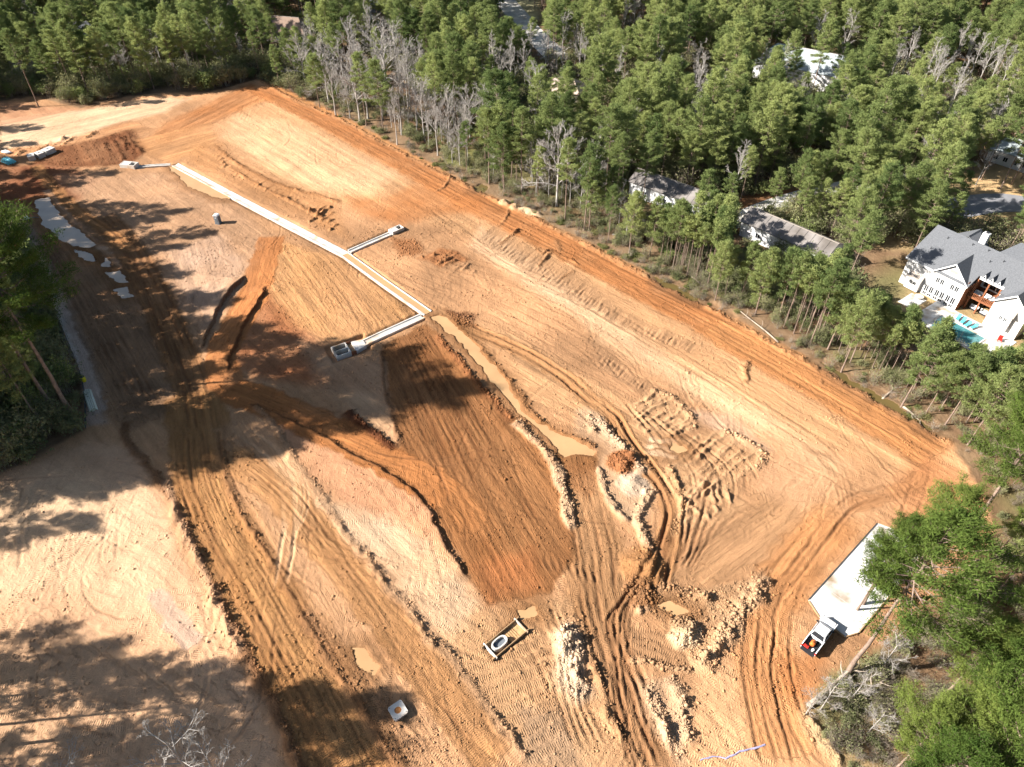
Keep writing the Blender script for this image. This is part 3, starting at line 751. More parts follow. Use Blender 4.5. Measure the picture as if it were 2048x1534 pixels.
zone([(890, 618), (950, 628), (960, 660), (910, 650)], DKRED, 0.7, 1.5, clod=0.8)
ridge([(1175, 828), (1182, 845), (1192, 872)], 0.55, 0.7, WHITE, 0.8, 0.8)
ridge([(1190, 835), (1215, 862), (1232, 886), (1257, 906), (1278, 931), (1292, 950)], 0.7, 1.0, (0.45, 0.36, 0.25), 0.8, 1.0, steep=0.2)
ridge([(1197, 930), (1203, 955), (1210, 985), (1230, 1020), (1262, 1045)], 0.55, 0.6, WHITE, 0.85, 0.4, plat=0.4)
ridge([(1300, 978), (1289, 1005), (1275, 1032), (1284, 1055), (1289, 1084), (1300, 1110)], 0.75, 0.7, WHITE, 0.7, 0.7, plat=0.5)
mound((1264, 968), 2.3, 0.6, (0.5, 0.42, 0.31), 0.9, 0.25)
mound((1243, 925), 2.2, 0.9, (0.3, 0.13, 0.05), 0.9, 0.8)
mound((1282, 1135), 3.0, 1.2, (0.36, 0.2, 0.085), 0.9, 0.35)
mound((1285, 1190), 2.2, 0.5, (0.27, 0.15, 0.07), 0.8, 1.0)
ridge([(1132, 1238), (1140, 1269), (1145, 1302), (1149, 1347), (1156, 1381), (1174, 1410)], 1.1, 1.5, (0.44, 0.355, 0.25), 0.95, 1.0)
ridge([(1125, 1250), (1128, 1300), (1130, 1350), (1140, 1390)], 1.0, 0.7, (0.5, 0.42, 0.3), 0.7, 0.9)
ridge([(1147, 1228), (1174, 1280), (1188, 1325), (1199, 1370), (1212, 1415), (1226, 1442), (1262, 1500), (1290, 1550)], 0.4, 0.5, (0.3, 0.19, 0.1), 0.6, 0.6, steep=0.3)
ridge([(1335, 1350), (1350, 1375), (1361, 1395), (1365, 1440), (1385, 1490)], 0.7, 0.9, WHITE, 0.7, 0.9)
ridge([(1285, 1370), (1305, 1395), (1318, 1440), (1345, 1500)], 0.8, 0.6, WHITE, 0.8, 0.9)
ridge([(1539, 1150), (1505, 1192), (1473, 1232), (1451, 1272), (1420, 1312), (1392, 1338)], 1.1, 0.95, (0.46, 0.33, 0.2), 0.8, 1.0)
ridge([(1310, 1168), (1345, 1180), (1390, 1192), (1430, 1200)], 0.8, 0.6, (0.45, 0.31, 0.18), 0.7, 1.0)
mound((1370, 1268), 2.0, 1.2, (0.5, 0.4, 0.26), 0.9, 0.9)
ridge([(1255, 1318), (1300, 1325), (1345, 1335), (1385, 1340)], 0.4, 0.35, (0.42, 0.29, 0.17), 0.6, 1.0)
ridge([(1275, 1215), (1283, 1232)], 0.35, 0.5, WHITE, .8, .6); ridge([(1291, 1212), (1298, 1230)], 0.35, 0.5, WHITE, .8, .6)
# corrugated spoil
PA = [(1262, 808), (1300, 782), (1345, 795), (1388, 846), (1372, 862), (1330, 878), (1290, 868), (1270, 850)]
zone(PA, (0.46, 0.31, 0.17), 0.8, 1.0, clod=0.08)
hatch(PA, [(1275, 846), (1330, 817)], 1.15, 0.27, 0.42, (0.44, 0.3, 0.17), 0.4, 0.15, 5, frac=(.6, 1))
ridge([(1300, 780), (1345, 797), (1372, 825), (1390, 848), (1375, 862)], 0.5, 0.45, (0.45, 0.31, 0.18), 0.6, 0.8)
PB = [(1326, 945), (1360, 880), (1440, 862), (1490, 880), (1522, 912), (1505, 945), (1440, 980), (1380, 1010), (1345, 985)]
zone(PB, (0.44, 0.29, 0.155), 0.8, 1.0, clod=0.08)
hatch(PB, [(1325, 942), (1400, 880)], 1.25, 0.28, 0.45, (0.44, 0.3, 0.17), 0.4, 0.15, 6, frac=(0.6, 1.0))
PC = [(1350, 1000), (1420, 950), (1470, 965), (1490, 1010), (1430, 1050), (1375, 1060), (1352, 1040)]
zone(PC, (0.43, 0.28, 0.15), 0.8, 1.0, clod=0.08)
for a, b in (((1358, 1006), (1410, 950)), ((1372, 1012), (1412, 960)), ((1388, 1004), (1418, 958)), ((1424, 1006), (1428, 965)), ((1440, 1000), (1434, 955)), ((1462, 1008), (1448, 966)), ((1436, 1028), (1425, 1008)), ((1400, 1030), (1380, 1010)), ((1422, 1042), (1408, 1022)), ((1352, 1036), (1380, 1015)), ((1360, 1052), (1390, 1030))):
    ridge([a, b], 0.27, 0.4, (0.45, 0.31, 0.18), 0.5, 0.2)
ridge([(1440, 862), (1490, 880), (1524, 912), (1508, 945)], 0.55, 0.5, (0.45, 0.31, 0.18), 0.6, 0.8)
ridge([(1335, 930), (1350, 960), (1362, 985), (1358, 1030), (1345, 1075)], 0.4, 0.4, (0.45, 0.3, 0.16), 0.5, 0.8)
for y in (880, 893, 907): band([(1290, y - 6), (1320, y + 2), (1365, y + 6)], 0.55, CREAM, 0.8, 0.5)
# ribbed spoil above the branch channel and beside the long channel
PD = [(835, 515), (880, 498), (925, 505), (935, 520), (880, 535)]
zone(PD, (0.33, 0.15, 0.06), 0.8, 1.5, clod=0.3)
hatch(PD, [(838, 522), (890, 497)], 1.6, 0.45, 0.6, (0.4, 0.22, 0.1), 0.4, 0.4, 7)
hatch([(890, 548), (930, 522), (960, 520), (950, 545), (905, 560)], [(895, 556), (940, 525)], 1.8, 0.4, 0.4, None, 0, 0.3, 8)
zone([(780, 478), (830, 475), (850, 505), (800, 515)], (0.36, 0.17, 0.07), 0.8, 2, clod=0.6)
hatch([(600, 415), (660, 405), (690, 440), (660, 465), (620, 450)], [(610, 440), (650, 412)], 1.8, 0.35, 0.5, (0.3, 0.15, 0.06), 0.5, 0.25, 9)
hatch([(420, 300), (520, 350), (600, 400), (560, 405), (450, 345)], [(450, 340), (480, 318)], 2.0, 0.35, 0.3, (0.3, 0.15, 0.06), 0.4, 0.25, 10)
ridge([(430, 290), (470, 325), (560, 370), (640, 392), (680, 405)], 0.5, 0.35, (0.3, 0.15, 0.06), 0.5, 0.4)
ridge([(460, 335), (520, 372), (600, 412), (650, 440)], 0.4, 0.3, (0.3, 0.15, 0.06), 0.5, 0.3)
hatch([(200, 285), (262, 262), (295, 305), (240, 325)], [(240, 272), (268, 318)], 2.2, 0.45, 0.4, (0.16, 0.07, 0.03), 0.4, 0.5, 12)
hatch([(20, 300), (120, 275), (230, 255), (120, 300), (30, 320)], [(60, 315), (130, 270)], 3.0, 0.5, 0.5, (0.4, 0.24, 0.12), 0.4, 0.5, 14)
# washed rills on the long slope
for pg, sd_, dp in (([(985, 452), (1070, 500), (1180, 570), (1270, 640), (1250, 660), (1160, 610), (1050, 540), (960, 480)], 21, 0.2), ([(1240, 640), (1330, 660), (1400, 690), (1380, 705), (1280, 675)], 22, 0.18), ([(1180, 680), (1260, 740), (1330, 790), (1290, 790), (1200, 735)], 23, 0.25)):
    zone(pg, (0.33, 0.215, 0.12), 0.6, 3, [(1004, 487), (1035, 462)], 0.8)
    hatch(pg, [(1004, 487), (1035, 462)], 0.9, 0.24, dp, (0.22, 0.13, 0.07), 0.4, 0, sd_, 'rut', (0.4, 0.9))
for a, b in (((1000, 490), (1040, 458)), ((1075, 535), (1105, 500)), ((1120, 560), (1148, 540)), ((1490, 720), (1495, 760)), ((1110, 480), (1120, 505))):
    ridge([a, b], 0.4, 0.4, (0.3, 0.17, 0.08), 0.6, 0.5)
ridge([(1070, 495), (1085, 508), (1098, 500), (1125, 512), (1160, 530)], 0.3, 0.3, (0.3, 0.15, 0.06), 0.6, 0.5)
for pts in ([(1478, 728), (1490, 738), (1496, 752), (1488, 768)], [(1645, 755), (1640, 772)], [(1020, 415), (1010, 440), (990, 455)], [(905, 350), (890, 372), (870, 385)]):
    ridge(pts, 0.35, 0.3, (0.3, 0.17, 0.08), 0.6, 0.4)
# berm along the cleared edge
ridge([(515, 160), (600, 205), (690, 244), (760, 284), (860, 335), (990, 400), (1130, 468), (1240, 526), (1400, 606), (1540, 684), (1650, 744), (1780, 819), (1905, 890)], 0.6, 0.35, (0.4, 0.23, 0.11), 0.7, 0.6)
for x, y in ((1010, 405), (1030, 415), (1048, 420), (1062, 425), (1075, 430)): mound((x, y), 1.4, 0.8, PALE, 0.8, 0.6)
# shallow ditch with water beyond the edge
band([(1300, 545), (1400, 595), (1480, 640)], 1.3, UMBER, 0.7, 1.0, dz=-0.5)
band([(1620, 712), (1700, 757), (1790, 808), (1870, 858), (1900, 880)], 1.5, UMBER, 0.7, 1.0, dz=-0.5)
# right corner gully
ridge([(1600, 1420), (1620, 1450), (1650, 1490), (1690, 1540)], 0.7, 0.5, (0.4, 0.27, 0.15), 0.7, 0.9)
band([(1680, 1420), (1720, 1470), (1800, 1500), (1900, 1470)], 1.6, (0.36, 0.2, 0.09), 0.8, 1.5, dz=-0.9)
zone([(1640, 1480), (1700, 1440), (1800, 1420), (1900, 1440), (1880, 1560), (1680, 1580)], (0.36, 0.23, 0.12), 0.7, 2)

band([(70, 330), (104, 372), (154, 421), (205, 457), (262, 500)], 1.5, (0.37, 0.2, 0.08), 0.9, 0.7, streak=1.0)
pair([(70, 330), (104, 372), (154, 421), (205, 457), (262, 500), (310, 590)], 1.6, .25, .16, amt=.6)
band([(90, 378), (125, 420), (165, 462), (205, 500), (240, 540)], 0.9, (0.5, 0.36, 0.24), 0.85, 0.5)
for k in range(5): rut([(40 + 10 * k, 455 - 4 * k), (90 + 12 * k, 520), (140 + 14 * k, 600), (190 + 16 * k, 700), (240 + 16 * k, 790)], 0, .24, .14, amt=.5)
band([(32, 445), (72, 515), (112, 600), (146, 680), (180, 765), (200, 830)], 1.15, (0.56, 0.46, 0.37), 0.9, 0.6)
# scraped pale strip on the lower left and little rubbish patches
band([(305, 1175), (345, 1235), (392, 1290)], 1.3, (0.42, 0.33, 0.26), 0.8, 0.5, flat=0.5)
crawler([(305, 1175), (345, 1235), (392, 1290)], 1.2, 0.5, 0.06)
zone([(170, 800), (205, 800), (215, 850), (175, 850)], (0.42, 0.36, 0.3), 0.7, 1.5)
# --- ponds: basins pressed into the ground, water surfaces follow
WATER = [('muddy_pond', [(856, 632), (880, 625), (910, 644), (938, 667), (978, 710), (1014, 752), (1042, 798), (1056, 828), (1080, 842), (1115, 856), (1155, 876), (1196, 900), (1188, 917), (1150, 913), (1126, 917), (1108, 897), (1085, 868), (1062, 850), (1040, 834), (1004, 794), (964, 744), (922, 692), (888, 662)], 'mud_water', -0.16),
         ('muddy_pool', [(338, 336), (352, 336), (455, 395), (440, 398), (380, 372)], 'mud_water', -0.12),
         ('pale_puddle', [(70, 400), (95, 392), (120, 425), (150, 455), (192, 488), (170, 500), (120, 478), (85, 448)], 'pale_water', -0.14),
         ('pale_puddle', [(192, 512), (214, 516), (222, 534), (205, 532)], 'pale_water', -0.1),
         ('pale_puddle', [(208, 545), (235, 540), (258, 566), (230, 562)], 'pale_water', -0.1),
         ('pale_puddle', [(150, 497), (182, 508), (196, 522), (172, 520)], 'pale_water', -0.1),
         ('pale_puddle', [(228, 578), (250, 574), (264, 592), (244, 596)], 'pale_water', -0.1),
         ('muddy_puddle', [(700, 1300), (728, 1298), (754, 1340), (744, 1352), (722, 1334)], 'mud_water', -0.1),
         ('muddy_puddle', [(1032, 1220), (1070, 1211), (1072, 1226), (1040, 1236)], 'mud_water', -0.1),
         ('muddy_puddle', [(1316, 1210), (1345, 1202), (1380, 1222), (1350, 1238)], 'mud_water', -0.1),
         ('muddy_puddle', [(1345, 885), (1375, 900), (1360, 905), (1335, 893)], 'mud_water', -0.08),
         ('ditch_pool', [(944, 372), (965, 366), (978, 374), (968, 385), (950, 382)], 'dark_water', -0.25),
         ('ditch_pool', [(1310, 552), (1345, 566), (1400, 596), (1390, 602), (1330, 572)], 'dark_water', -0.3),
         ('ditch_pool', [(1640, 722), (1700, 755), (1790, 806), (1870, 856), (1862, 864), (1780, 812), (1690, 762)], 'dark_water', -0.3)]
def grow(pts, r):
    P = GP(pts)
    a = sum(P[i][0] * P[(i + 1) % len(P)][1] - P[(i + 1) % len(P)][0] * P[i][1] for i in range(len(P)))
    out = []
    for i in range(len(P)):
        t = P[(i + 1) % len(P)] - P[i - 1]; t /= np.linalg.norm(t)
        n = np.array([t[1], -t[0]]) * (1 if a > 0 else -1)
        out.append(P[i] + n * r)
    return np.array(out)
for nm, pts, mt, wz in WATER:
    B, m, sd = poly_mask(grow(pts, -0.5 if nm == 'muddy_pond' else 0.0), 0.7, world=True, warp=0.9)
    Z[B] = Z[B] * (1 - m) + m * np.minimum(Z[B], wz - 0.25 - 0.1 * np.clip(sd, 0, 3))
    rim = np.clip((2.2 + sd) / 1.0, 0, 1) * (m < .5); Z[B] = np.where(m < .5, np.maximum(Z[B], Z[B] * (1 - rim) + rim * (wz + .05)), Z[B])
    e = np.exp(-(np.minimum(sd - 0.1, 0) / (1.5 + 1.5 * vnoise(GX[B] * .5, GY[B] * .5, 66))) ** 2)
    mixcol(B, (e * 0.7).astype(np.float32), (0.24, 0.125, 0.05) if 'ditch' not in nm else (0.14, 0.09, 0.05))
    WET[B] = np.maximum(WET[B], e); CLOD[B] *= (1 - m)

# broad unevenness, clods and streaks in the relief
S = SITEM
sel = (S > 0.01) & near
x, y = GX[sel], GY[sel]
Z[sel] += (S[sel] * ((fbm(x * 0.35, y * 0.35, 3, 101) - 0.5) * 0.16)).astype(np.float32)
P_ = GRP[sel]; Q_ = GRQ[sel]
Z[sel] += (S[sel] * STREAK[sel] * (fbm(P_ * 1.0, Q_ * 0.07, 2, 111) - 0.5) * 0.16).astype(np.float32)
c1 = fbm(x * 1.9, y * 1.9, 2, 121) - 0.42
cl = CLOD[sel]
Z[sel] += (cl * np.clip(c1, -0.1, 1) * 0.24 + 0.02 * (vnoise(x * 2.2, y * 2.2, 131) - 0.5)).astype(np.float32)
sk = (fbm(P_ * 0.8, Q_ * 0.05, 3, 141) - 0.5)
C[sel] *= (1 + S[sel] * STREAK[sel] * sk * 0.55)[:, None].astype(np.float32)
lum = C[sel] @ np.array((.3, .55, .15), np.float32)
patch = fbm(x * 0.045, y * 0.045, 3, 151) - .5
con = np.clip((lum / 0.30), .2, 1.25) ** 0.3 * (1 + .3 * patch)        # soils differ in moisture and clay from place to place
C[sel] *= (1 + S[sel] * (con - 1))[:, None]
C[sel] *= (1 + S[sel][:, None] * (np.array((0.89, 0.775, 0.72), np.float32) - 1)).astype(np.float32)
C[:] = np.clip(C, 0.01, 0.7)

def zat(x, y):
    i = int(np.clip(np.searchsorted(XS, x) - 1, 0, NX - 2)); j = int(np.clip(np.searchsorted(YS, y) - 1, 0, NY - 2))
    fx = (x - XS[i]) / (XS[i + 1] - XS[i]); fy = (y - YS[j]) / (YS[j + 1] - YS[j])
    return float((Z[j, i] * (1 - fx) + Z[j, i + 1] * fx) * (1 - fy) + (Z[j + 1, i] * (1 - fx) + Z[j + 1, i + 1] * fx) * fy)

FLATTEN = []          # filled by things that need a level bed: (world polygon, z)
def level_bed(poly, z, feather=0.5):
    B, m, sd = poly_mask(poly, feather, world=True, warp=0.0)
    Z[B] = Z[B] * (1 - m) + m * z; CLOD[B] *= (1 - m)

def ground_material():
    m, N, L, b = newmat('ground_soil')
    def attr(n):
        a = N.new('ShaderNodeAttribute'); a.attribute_name = n; return a
    def noise(sc, det, vec, rough=0.55):
        n = N.new('ShaderNodeTexNoise'); n.inputs['Scale'].default_value = sc; n.inputs['Detail'].default_value = det
        n.inputs['Roughness'].default_value = rough
        L.new(vec, n.inputs['Vector']); return n
    def math_(op, a, b_=None, c=None):
        n = N.new('ShaderNodeMath'); n.operation = op
        for i, v in enumerate((a, b_, c)):
            if v is None: continue
            if isinstance(v, (int, float)): n.inputs[i].default_value = v
            else: L.new(v, n.inputs[i])
        return n.outputs[0]
    geo = N.new('ShaderNodeNewGeometry'); pos = geo.outputs['Position']
    col = attr('soil').outputs['Color']
    gv = attr('grain'); k = attr('marks')                 # marks: streak, clod, tread weight ; grain: across, along, tread length
    sep = N.new('ShaderNodeSeparateXYZ'); L.new(gv.outputs['Vector'], sep.inputs[0])
    sk = N.new('ShaderNodeSeparateXYZ'); L.new(k.outputs['Vector'], sk.inputs[0])
    cmb = N.new('ShaderNodeCombineXYZ')
    L.new(math_('MULTIPLY', sep.outputs[0], 2.2), cmb.inputs[0]); L.new(math_('MULTIPLY', sep.outputs[1], 0.12), cmb.inputs[1])
    st = noise(1.0, 3, cmb.outputs[0], 0.6)
    fine = noise(5.0, 2, pos, 0.65); mid = noise(1.2, 3, pos, 0.65); big = noise(0.22, 2, pos)
    v2 = N.new('ShaderNodeTexVoronoi'); v2.inputs['Scale'].default_value = 4.5; L.new(pos, v2.inputs['Vector'])
    wave = math_('SINE', math_('MULTIPLY', sep.outputs[2], 2 * math.pi / 0.27))
    wave = math_('MULTIPLY', wave, sk.outputs[2])
    cm2 = N.new('ShaderNodeCombineXYZ')
    L.new(math_('MULTIPLY', sep.outputs[0], 1.5), cm2.inputs[0]); L.new(math_('MULTIPLY', sep.outputs[1], 0.09), cm2.inputs[1])
    s2 = noise(1.0, 1, cm2.outputs[0], 0.5)
    gro = math_('POWER', math_('SUBTRACT', 1.0, math_('ABSOLUTE', math_('MULTIPLY', math_('SUBTRACT', s2.outputs['Fac'], 0.5), 5.0))), 5.0)
    gro = math_('MULTIPLY', math_('MAXIMUM', gro, 0.0), math_('MULTIPLY', sk.outputs[0], math_('GREATER_THAN', big.outputs['Fac'], 0.44)))
    lump = math_('MULTIPLY', math_('SUBTRACT', 1.0, v2.outputs['Distance']), math_('MAXIMUM', math_('MULTIPLY', math_('SUBTRACT', mid.outputs['Fac'], 0.48), 4.0), 0.0))
    rot = N.new('ShaderNodeMapping'); rot.inputs['Rotation'].default_value = (0, 0, 0.35); rot.inputs['Scale'].default_value = (2.0, 0.16, 1.0); L.new(pos, rot.inputs['Vector'])
    s3 = noise(1.0, 1, rot.outputs[0], 0.5)
    g3 = math_('MAXIMUM', math_('POWER', math_('SUBTRACT', 1.0, math_('ABSOLUTE', math_('MULTIPLY', math_('SUBTRACT', s3.outputs['Fac'], 0.5), 7.0))), 5.0), 0.0)
    g3 = math_('MULTIPLY', math_('MULTIPLY', g3, math_('MINIMUM', math_('MULTIPLY', sk.outputs[0], 3.0), 1.0)), math_('LESS_THAN', big.outputs['Fac'], 0.5))
    gro = math_('ADD', gro, math_('MULTIPLY', g3, 0.7))
    wn_ = N.new('ShaderNodeTexWhiteNoise'); wn_.noise_dimensions = '1D'; L.new(math_('FLOOR', math_('DIVIDE', sep.outputs[0], 0.62)), wn_.inputs['W'])
    lane = math_('SINE', math_('ADD', math_('MULTIPLY', sep.outputs[1], 2 * math.pi / 0.27), math_('MULTIPLY', wn_.outputs['Value'], 40.0)))
    lane = math_('MULTIPLY', math_('MULTIPLY', lane, math_('GREATER_THAN', wn_.outputs['Value'], 0.45)), math_('MULTIPLY', sk.outputs[0], math_('MINIMUM', math_('MAXIMUM', math_('MULTIPLY', math_('SUBTRACT', big.outputs['Fac'], 0.42), 8.0), 0.0), 1.0)))
    brk = math_('MINIMUM', math_('MAXIMUM', math_('MULTIPLY', math_('SUBTRACT', mid.outputs['Fac'], 0.4), 6.0), 0.0), 1.0)
    gro = math_('MULTIPLY', gro, brk)
    # colour
    f = math_('ADD', math_('MULTIPLY', math_('SUBTRACT', fine.outputs['Fac'], 0.5), 0.45), math_('MULTIPLY', math_('SUBTRACT', mid.outputs['Fac'], 0.5), 0.5))
    f = math_('ADD', f, math_('MULTIPLY', math_('SUBTRACT', big.outputs['Fac'], 0.5), 0.35))
    f = math_('ADD', f, math_('MULTIPLY', math_('MULTIPLY', math_('SUBTRACT', st.outputs['Fac'], 0.5), sk.outputs[0]), 0.75))
    f = math_('SUBTRACT', f, math_('MULTIPLY', gro, 0.3))
    f = math_('ADD', f, 1.0)
    mul = N.new('ShaderNodeVectorMath'); mul.operation = 'SCALE'; L.new(col, mul.inputs[0]); L.new(f, mul.inputs['Scale'])
    L.new(mul.outputs[0], b.inputs['Base Color'])
    b.inputs['Roughness'].default_value = 0.95; b.inputs['Specular IOR Level'].default_value = 0.12
    # relief
    h = math_('MULTIPLY', fine.outputs['Fac'], 0.05)
    h = math_('ADD', h, math_('MULTIPLY', mid.outputs['Fac'], 0.10))
    h = math_('ADD', h, math_('MULTIPLY', math_('MULTIPLY', st.outputs['Fac'], sk.outputs[0]), 0.1))
    h = math_('SUBTRACT', h, math_('MULTIPLY', gro, 0.05))
    h = math_('ADD', h, math_('MULTIPLY', lump, 0.06))
    h = math_('ADD', h, math_('MULTIPLY', lane, 0.011))
    h = math_('ADD', h, math_('MULTIPLY', wave, 0.02))
    cl2 = math_('MULTIPLY', math_('SUBTRACT', 1.0, v2.outputs['Distance']), 0.13)
    h = math_('ADD', h, math_('MULTIPLY', cl2, sk.outputs[1]))
    bp = N.new('ShaderNodeBump'); bp.inputs['Distance'].default_value = 1.0; bp.inputs['Strength'].default_value = 1.0
    L.new(h, bp.inputs['Height']); L.new(bp.outputs['Normal'], b.inputs['Normal'])
    return m

def build_ground():
    V = np.stack([GX, GY, Z], -1).reshape(-1, 3)
    idx = np.arange(NX * NY, dtype=np.int32).reshape(NY, NX)
    T = np.stack([idx[:-1, :-1], idx[:-1, 1:], idx[1:, 1:], idx[1:, :-1]], -1).reshape(-1, 4)
    me = np_mesh('ground', V, T, [ground_material()], smooth=True)
    c4 = np.ones((NX * NY, 4), np.float32); c4[:, :3] = C.reshape(-1, 3)
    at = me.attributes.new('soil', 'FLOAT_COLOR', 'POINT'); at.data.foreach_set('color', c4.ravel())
    P, Q = GRP, GRQ
    at = me.attributes.new('grain', 'FLOAT_VECTOR', 'POINT'); at.data.foreach_set('vector', np.stack([P, Q, TS], -1).astype(np.float32).ravel())
    at = me.attributes.new('marks', 'FLOAT_VECTOR', 'POINT'); at.data.foreach_set('vector', np.stack([STREAK * SITEM, CLOD, TW], -1).astype(np.float32).ravel())
    o = link('ground', me); tag(o, kind='structure')
    return o

def flat_sheet(name, pts, z, m, world=False, kind='structure', wob=0.25):
    P = smooth_line(np.vstack([GP(pts), GP(pts)[:1]]), 1.0)[:-1] if not world else np.asarray(pts, float)
    mb = MB(); mb.add([(x, y, z) for x, y in P], [tuple(range(len(P)))])
    bm_ = mb.build(name, m)
    bm = bmesh.new(); bm.from_mesh(bm_.data)
    bmesh.ops.triangulate(bm, faces=bm.faces[:])
    bmesh.ops.recalc_face_normals(bm, faces=bm.faces[:])
    for f in bm.faces:
        if f.normal.z < 0: f.normal_flip()
    bm.to_mesh(bm_.data); bm.free()
    tag(bm_, kind=kind)
    return bm_
for nm, pts, mt, wz in WATER:
    q = smooth_line(np.vstack([grow(pts, 0.6), grow(pts, 0.6)[:1]]), 1.0)[:-1]
    flat_sheet(nm, q, wz, M[mt], world=True)

# ------------------------------------------------------------------ concrete pilot channels
def sweep(mb, P, prof, m=0):
    """profile (across, z) swept along world polyline P"""
    P = np.asarray(P, float)
    n = len(prof); V = []; Fs = []
    for i in range(len(P)):
        t0 = P[i] - P[i - 1] if i > 0 else P[1] - P[0]
        t1 = P[i + 1] - P[i] if i < len(P) - 1 else t0
        t0 = t0 / np.linalg.norm(t0); t1 = t1 / np.linalg.norm(t1)
        t = (t0 + t1); t /= np.linalg.norm(t); k = 1 / max(0.5, float(t @ t0))
        nn = np.array([t[1], -t[0]]) * k
        for a, z in prof: V.append((P[i][0] + nn[0] * a, P[i][1] + nn[1] * a, z))
    for i in range(len(P) - 1):
        for k in range(n):
            Fs.append((i * n + k, i * n + (k + 1) % n, (i + 1) * n + (k + 1) % n, (i + 1) * n + k))
    Fs.append(tuple(range(n))); Fs.append(tuple(range((len(P) - 1) * n, len(P) * n))[::-1])
    mb.add(V, Fs, m); return mb

def channel(pts, hw, label, water=None, curb=0.3, top=0.06, root_name='drainage_channel', bedz=-0.08):
    P = GP(pts)
    n = []
    root = empty(root_name, (P[0][0], P[0][1], 0), 0, label, 'channel')
    Q = P - P[0]
    wide = sweep_outline(P, hw + 0.5)
    level_bed(wide, -0.45, 0.6)
    for s in (-1, 1):
        a0, a1 = s * hw, s * (hw - curb)
        mb = MB(); sweep(mb, Q, [(a0, -0.5), (a0, top), (a1, top), (a1 - s * 0.12, bedz - 0.3), (a1 - s * 0.12, -0.5)] if s > 0 else [(a1 - s * 0.12, -0.5), (a1 - s * 0.12, bedz - 0.3), (a1, top), (a0, top), (a0, -0.5)])
        mb.build('curb', M['concrete'], root, bevel=0.03)
    mb = MB(); w = hw - curb - 0.1
    sweep(mb, Q, [(-w, -0.6), (-w, bedz), (-0.12, bedz - 0.1), (0.12, bedz - 0.1), (w, bedz), (w, -0.6)])
    mb.build('channel_bed', M['concrete'], root)
    if water is not None:
        mb = MB(); w = hw - curb - 0.02
        sweep(mb, Q[water:], [(-w, bedz - 0.15), (-w, bedz + 0.05), (w, bedz + 0.05), (w, bedz - 0.15)])
        mb.build('water_film', M['mud_water'], root)
    return root

def sweep_outline(P, hw):
    L = []; R = []
    for i in range(len(P)):
        t = P[min(i + 1, len(P) - 1)] - P[max(i - 1, 0)]; t = t / np.linalg.norm(t); nn = np.array([t[1], -t[0]])
        L.append(P[i] + nn * hw); R.append(P[i] - nn * hw)
    return np.array(L + R[::-1])

channel([(350, 329), (470, 393), (590, 456), (690, 508), (770, 566), (856, 626)], 1.0, 'long white concrete drainage channel running past the portable toilet', water=3)
channel([(699, 502), (740, 484), (782, 466)], 0.7, 'short white concrete side channel climbing from the middle of the long channel', curb=0.28)
channel([(844, 632), (800, 652), (760, 670), (722, 688)], 0.9, 'white concrete side channel leading to the twin box culvert', curb=0.3)
channel([(340, 329), (300, 331), (270, 334)], 0.6, 'thin concrete channel between the head of the long channel and a small inlet', curb=0.25)

def frame_of(p, q):
    a, b = GP([p, q]); d = b - a
    return a, math.atan2(d[1], d[0]), np.linalg.norm(d)

# twin box culvert with flared apron
a, ang, L = frame_of((726, 686), (668, 706))
r = empty('box_culvert', (a[0], a[1], 0), ang, 'concrete culvert with flared apron and two dark box openings beside the brown pad', 'culvert')
c, s_ = math.cos(ang), math.sin(ang)
def loc2w(o, ang, pts):
    c, s = math.cos(ang), math.sin(ang)
    return np.array([(o[0] + x * c - y * s, o[1] + x * s + y * c) for x, y in pts])
level_bed(loc2w(a, ang, [(-1, -2.6), (L + 1, -2.6), (L + 1, 2.6), (-1, 2.6)]), -0.75, 0.5)
mb = MB(); mb.add([(-0.3, -.9, 0.05), (1.9, -1.6, 0.02), (1.9, 1.6, 0.02), (-0.3, .9, 0.05), (-0.3, -.9, -0.8), (1.9, -1.6, -0.8), (1.9, 1.6, -0.8), (-0.3, .9, -0.8)], [(0, 1, 2, 3), (7, 6, 5, 4), (0, 4, 5, 1), (1, 5, 6, 2), (2, 6, 7, 3), (3, 7, 4, 0)])
mb.build('apron', M['concrete'], r)
mb = MB(); mb.box(1.92, 3.0, -1.5, 1.5, -0.8, -0.35); mb.build('form_bed', M['lumber'], r)
for y in (-1.55, 1.55): mb = MB(); mb.box(1.92, 3.0, y - .05, y + .05, -0.8, 0.2); mb.build('form_board', M['brown_wood'], r)
for y in (-1.5, 0.0, 1.5): mb = MB(); mb.box(3.02, 5.6, y - .12, y + .12, -0.8, 0.3); mb.build('culvert_wall', M['concrete'], r, bevel=.03)
for x in (3.0, 5.6): mb = MB(); mb.box(x - .12, x + .12, -1.62, 1.62, -0.8, 0.303); mb.build('headwall', M['concrete'], r, bevel=.03)
for y in (-.75, .75): mb = MB(); mb.box(3.15, 5.45, y - .6, y + .6, -0.8, -0.6); mb.build('opening', M['hole_shade'], r)  # dark floor blocks give the cells their shade by colour

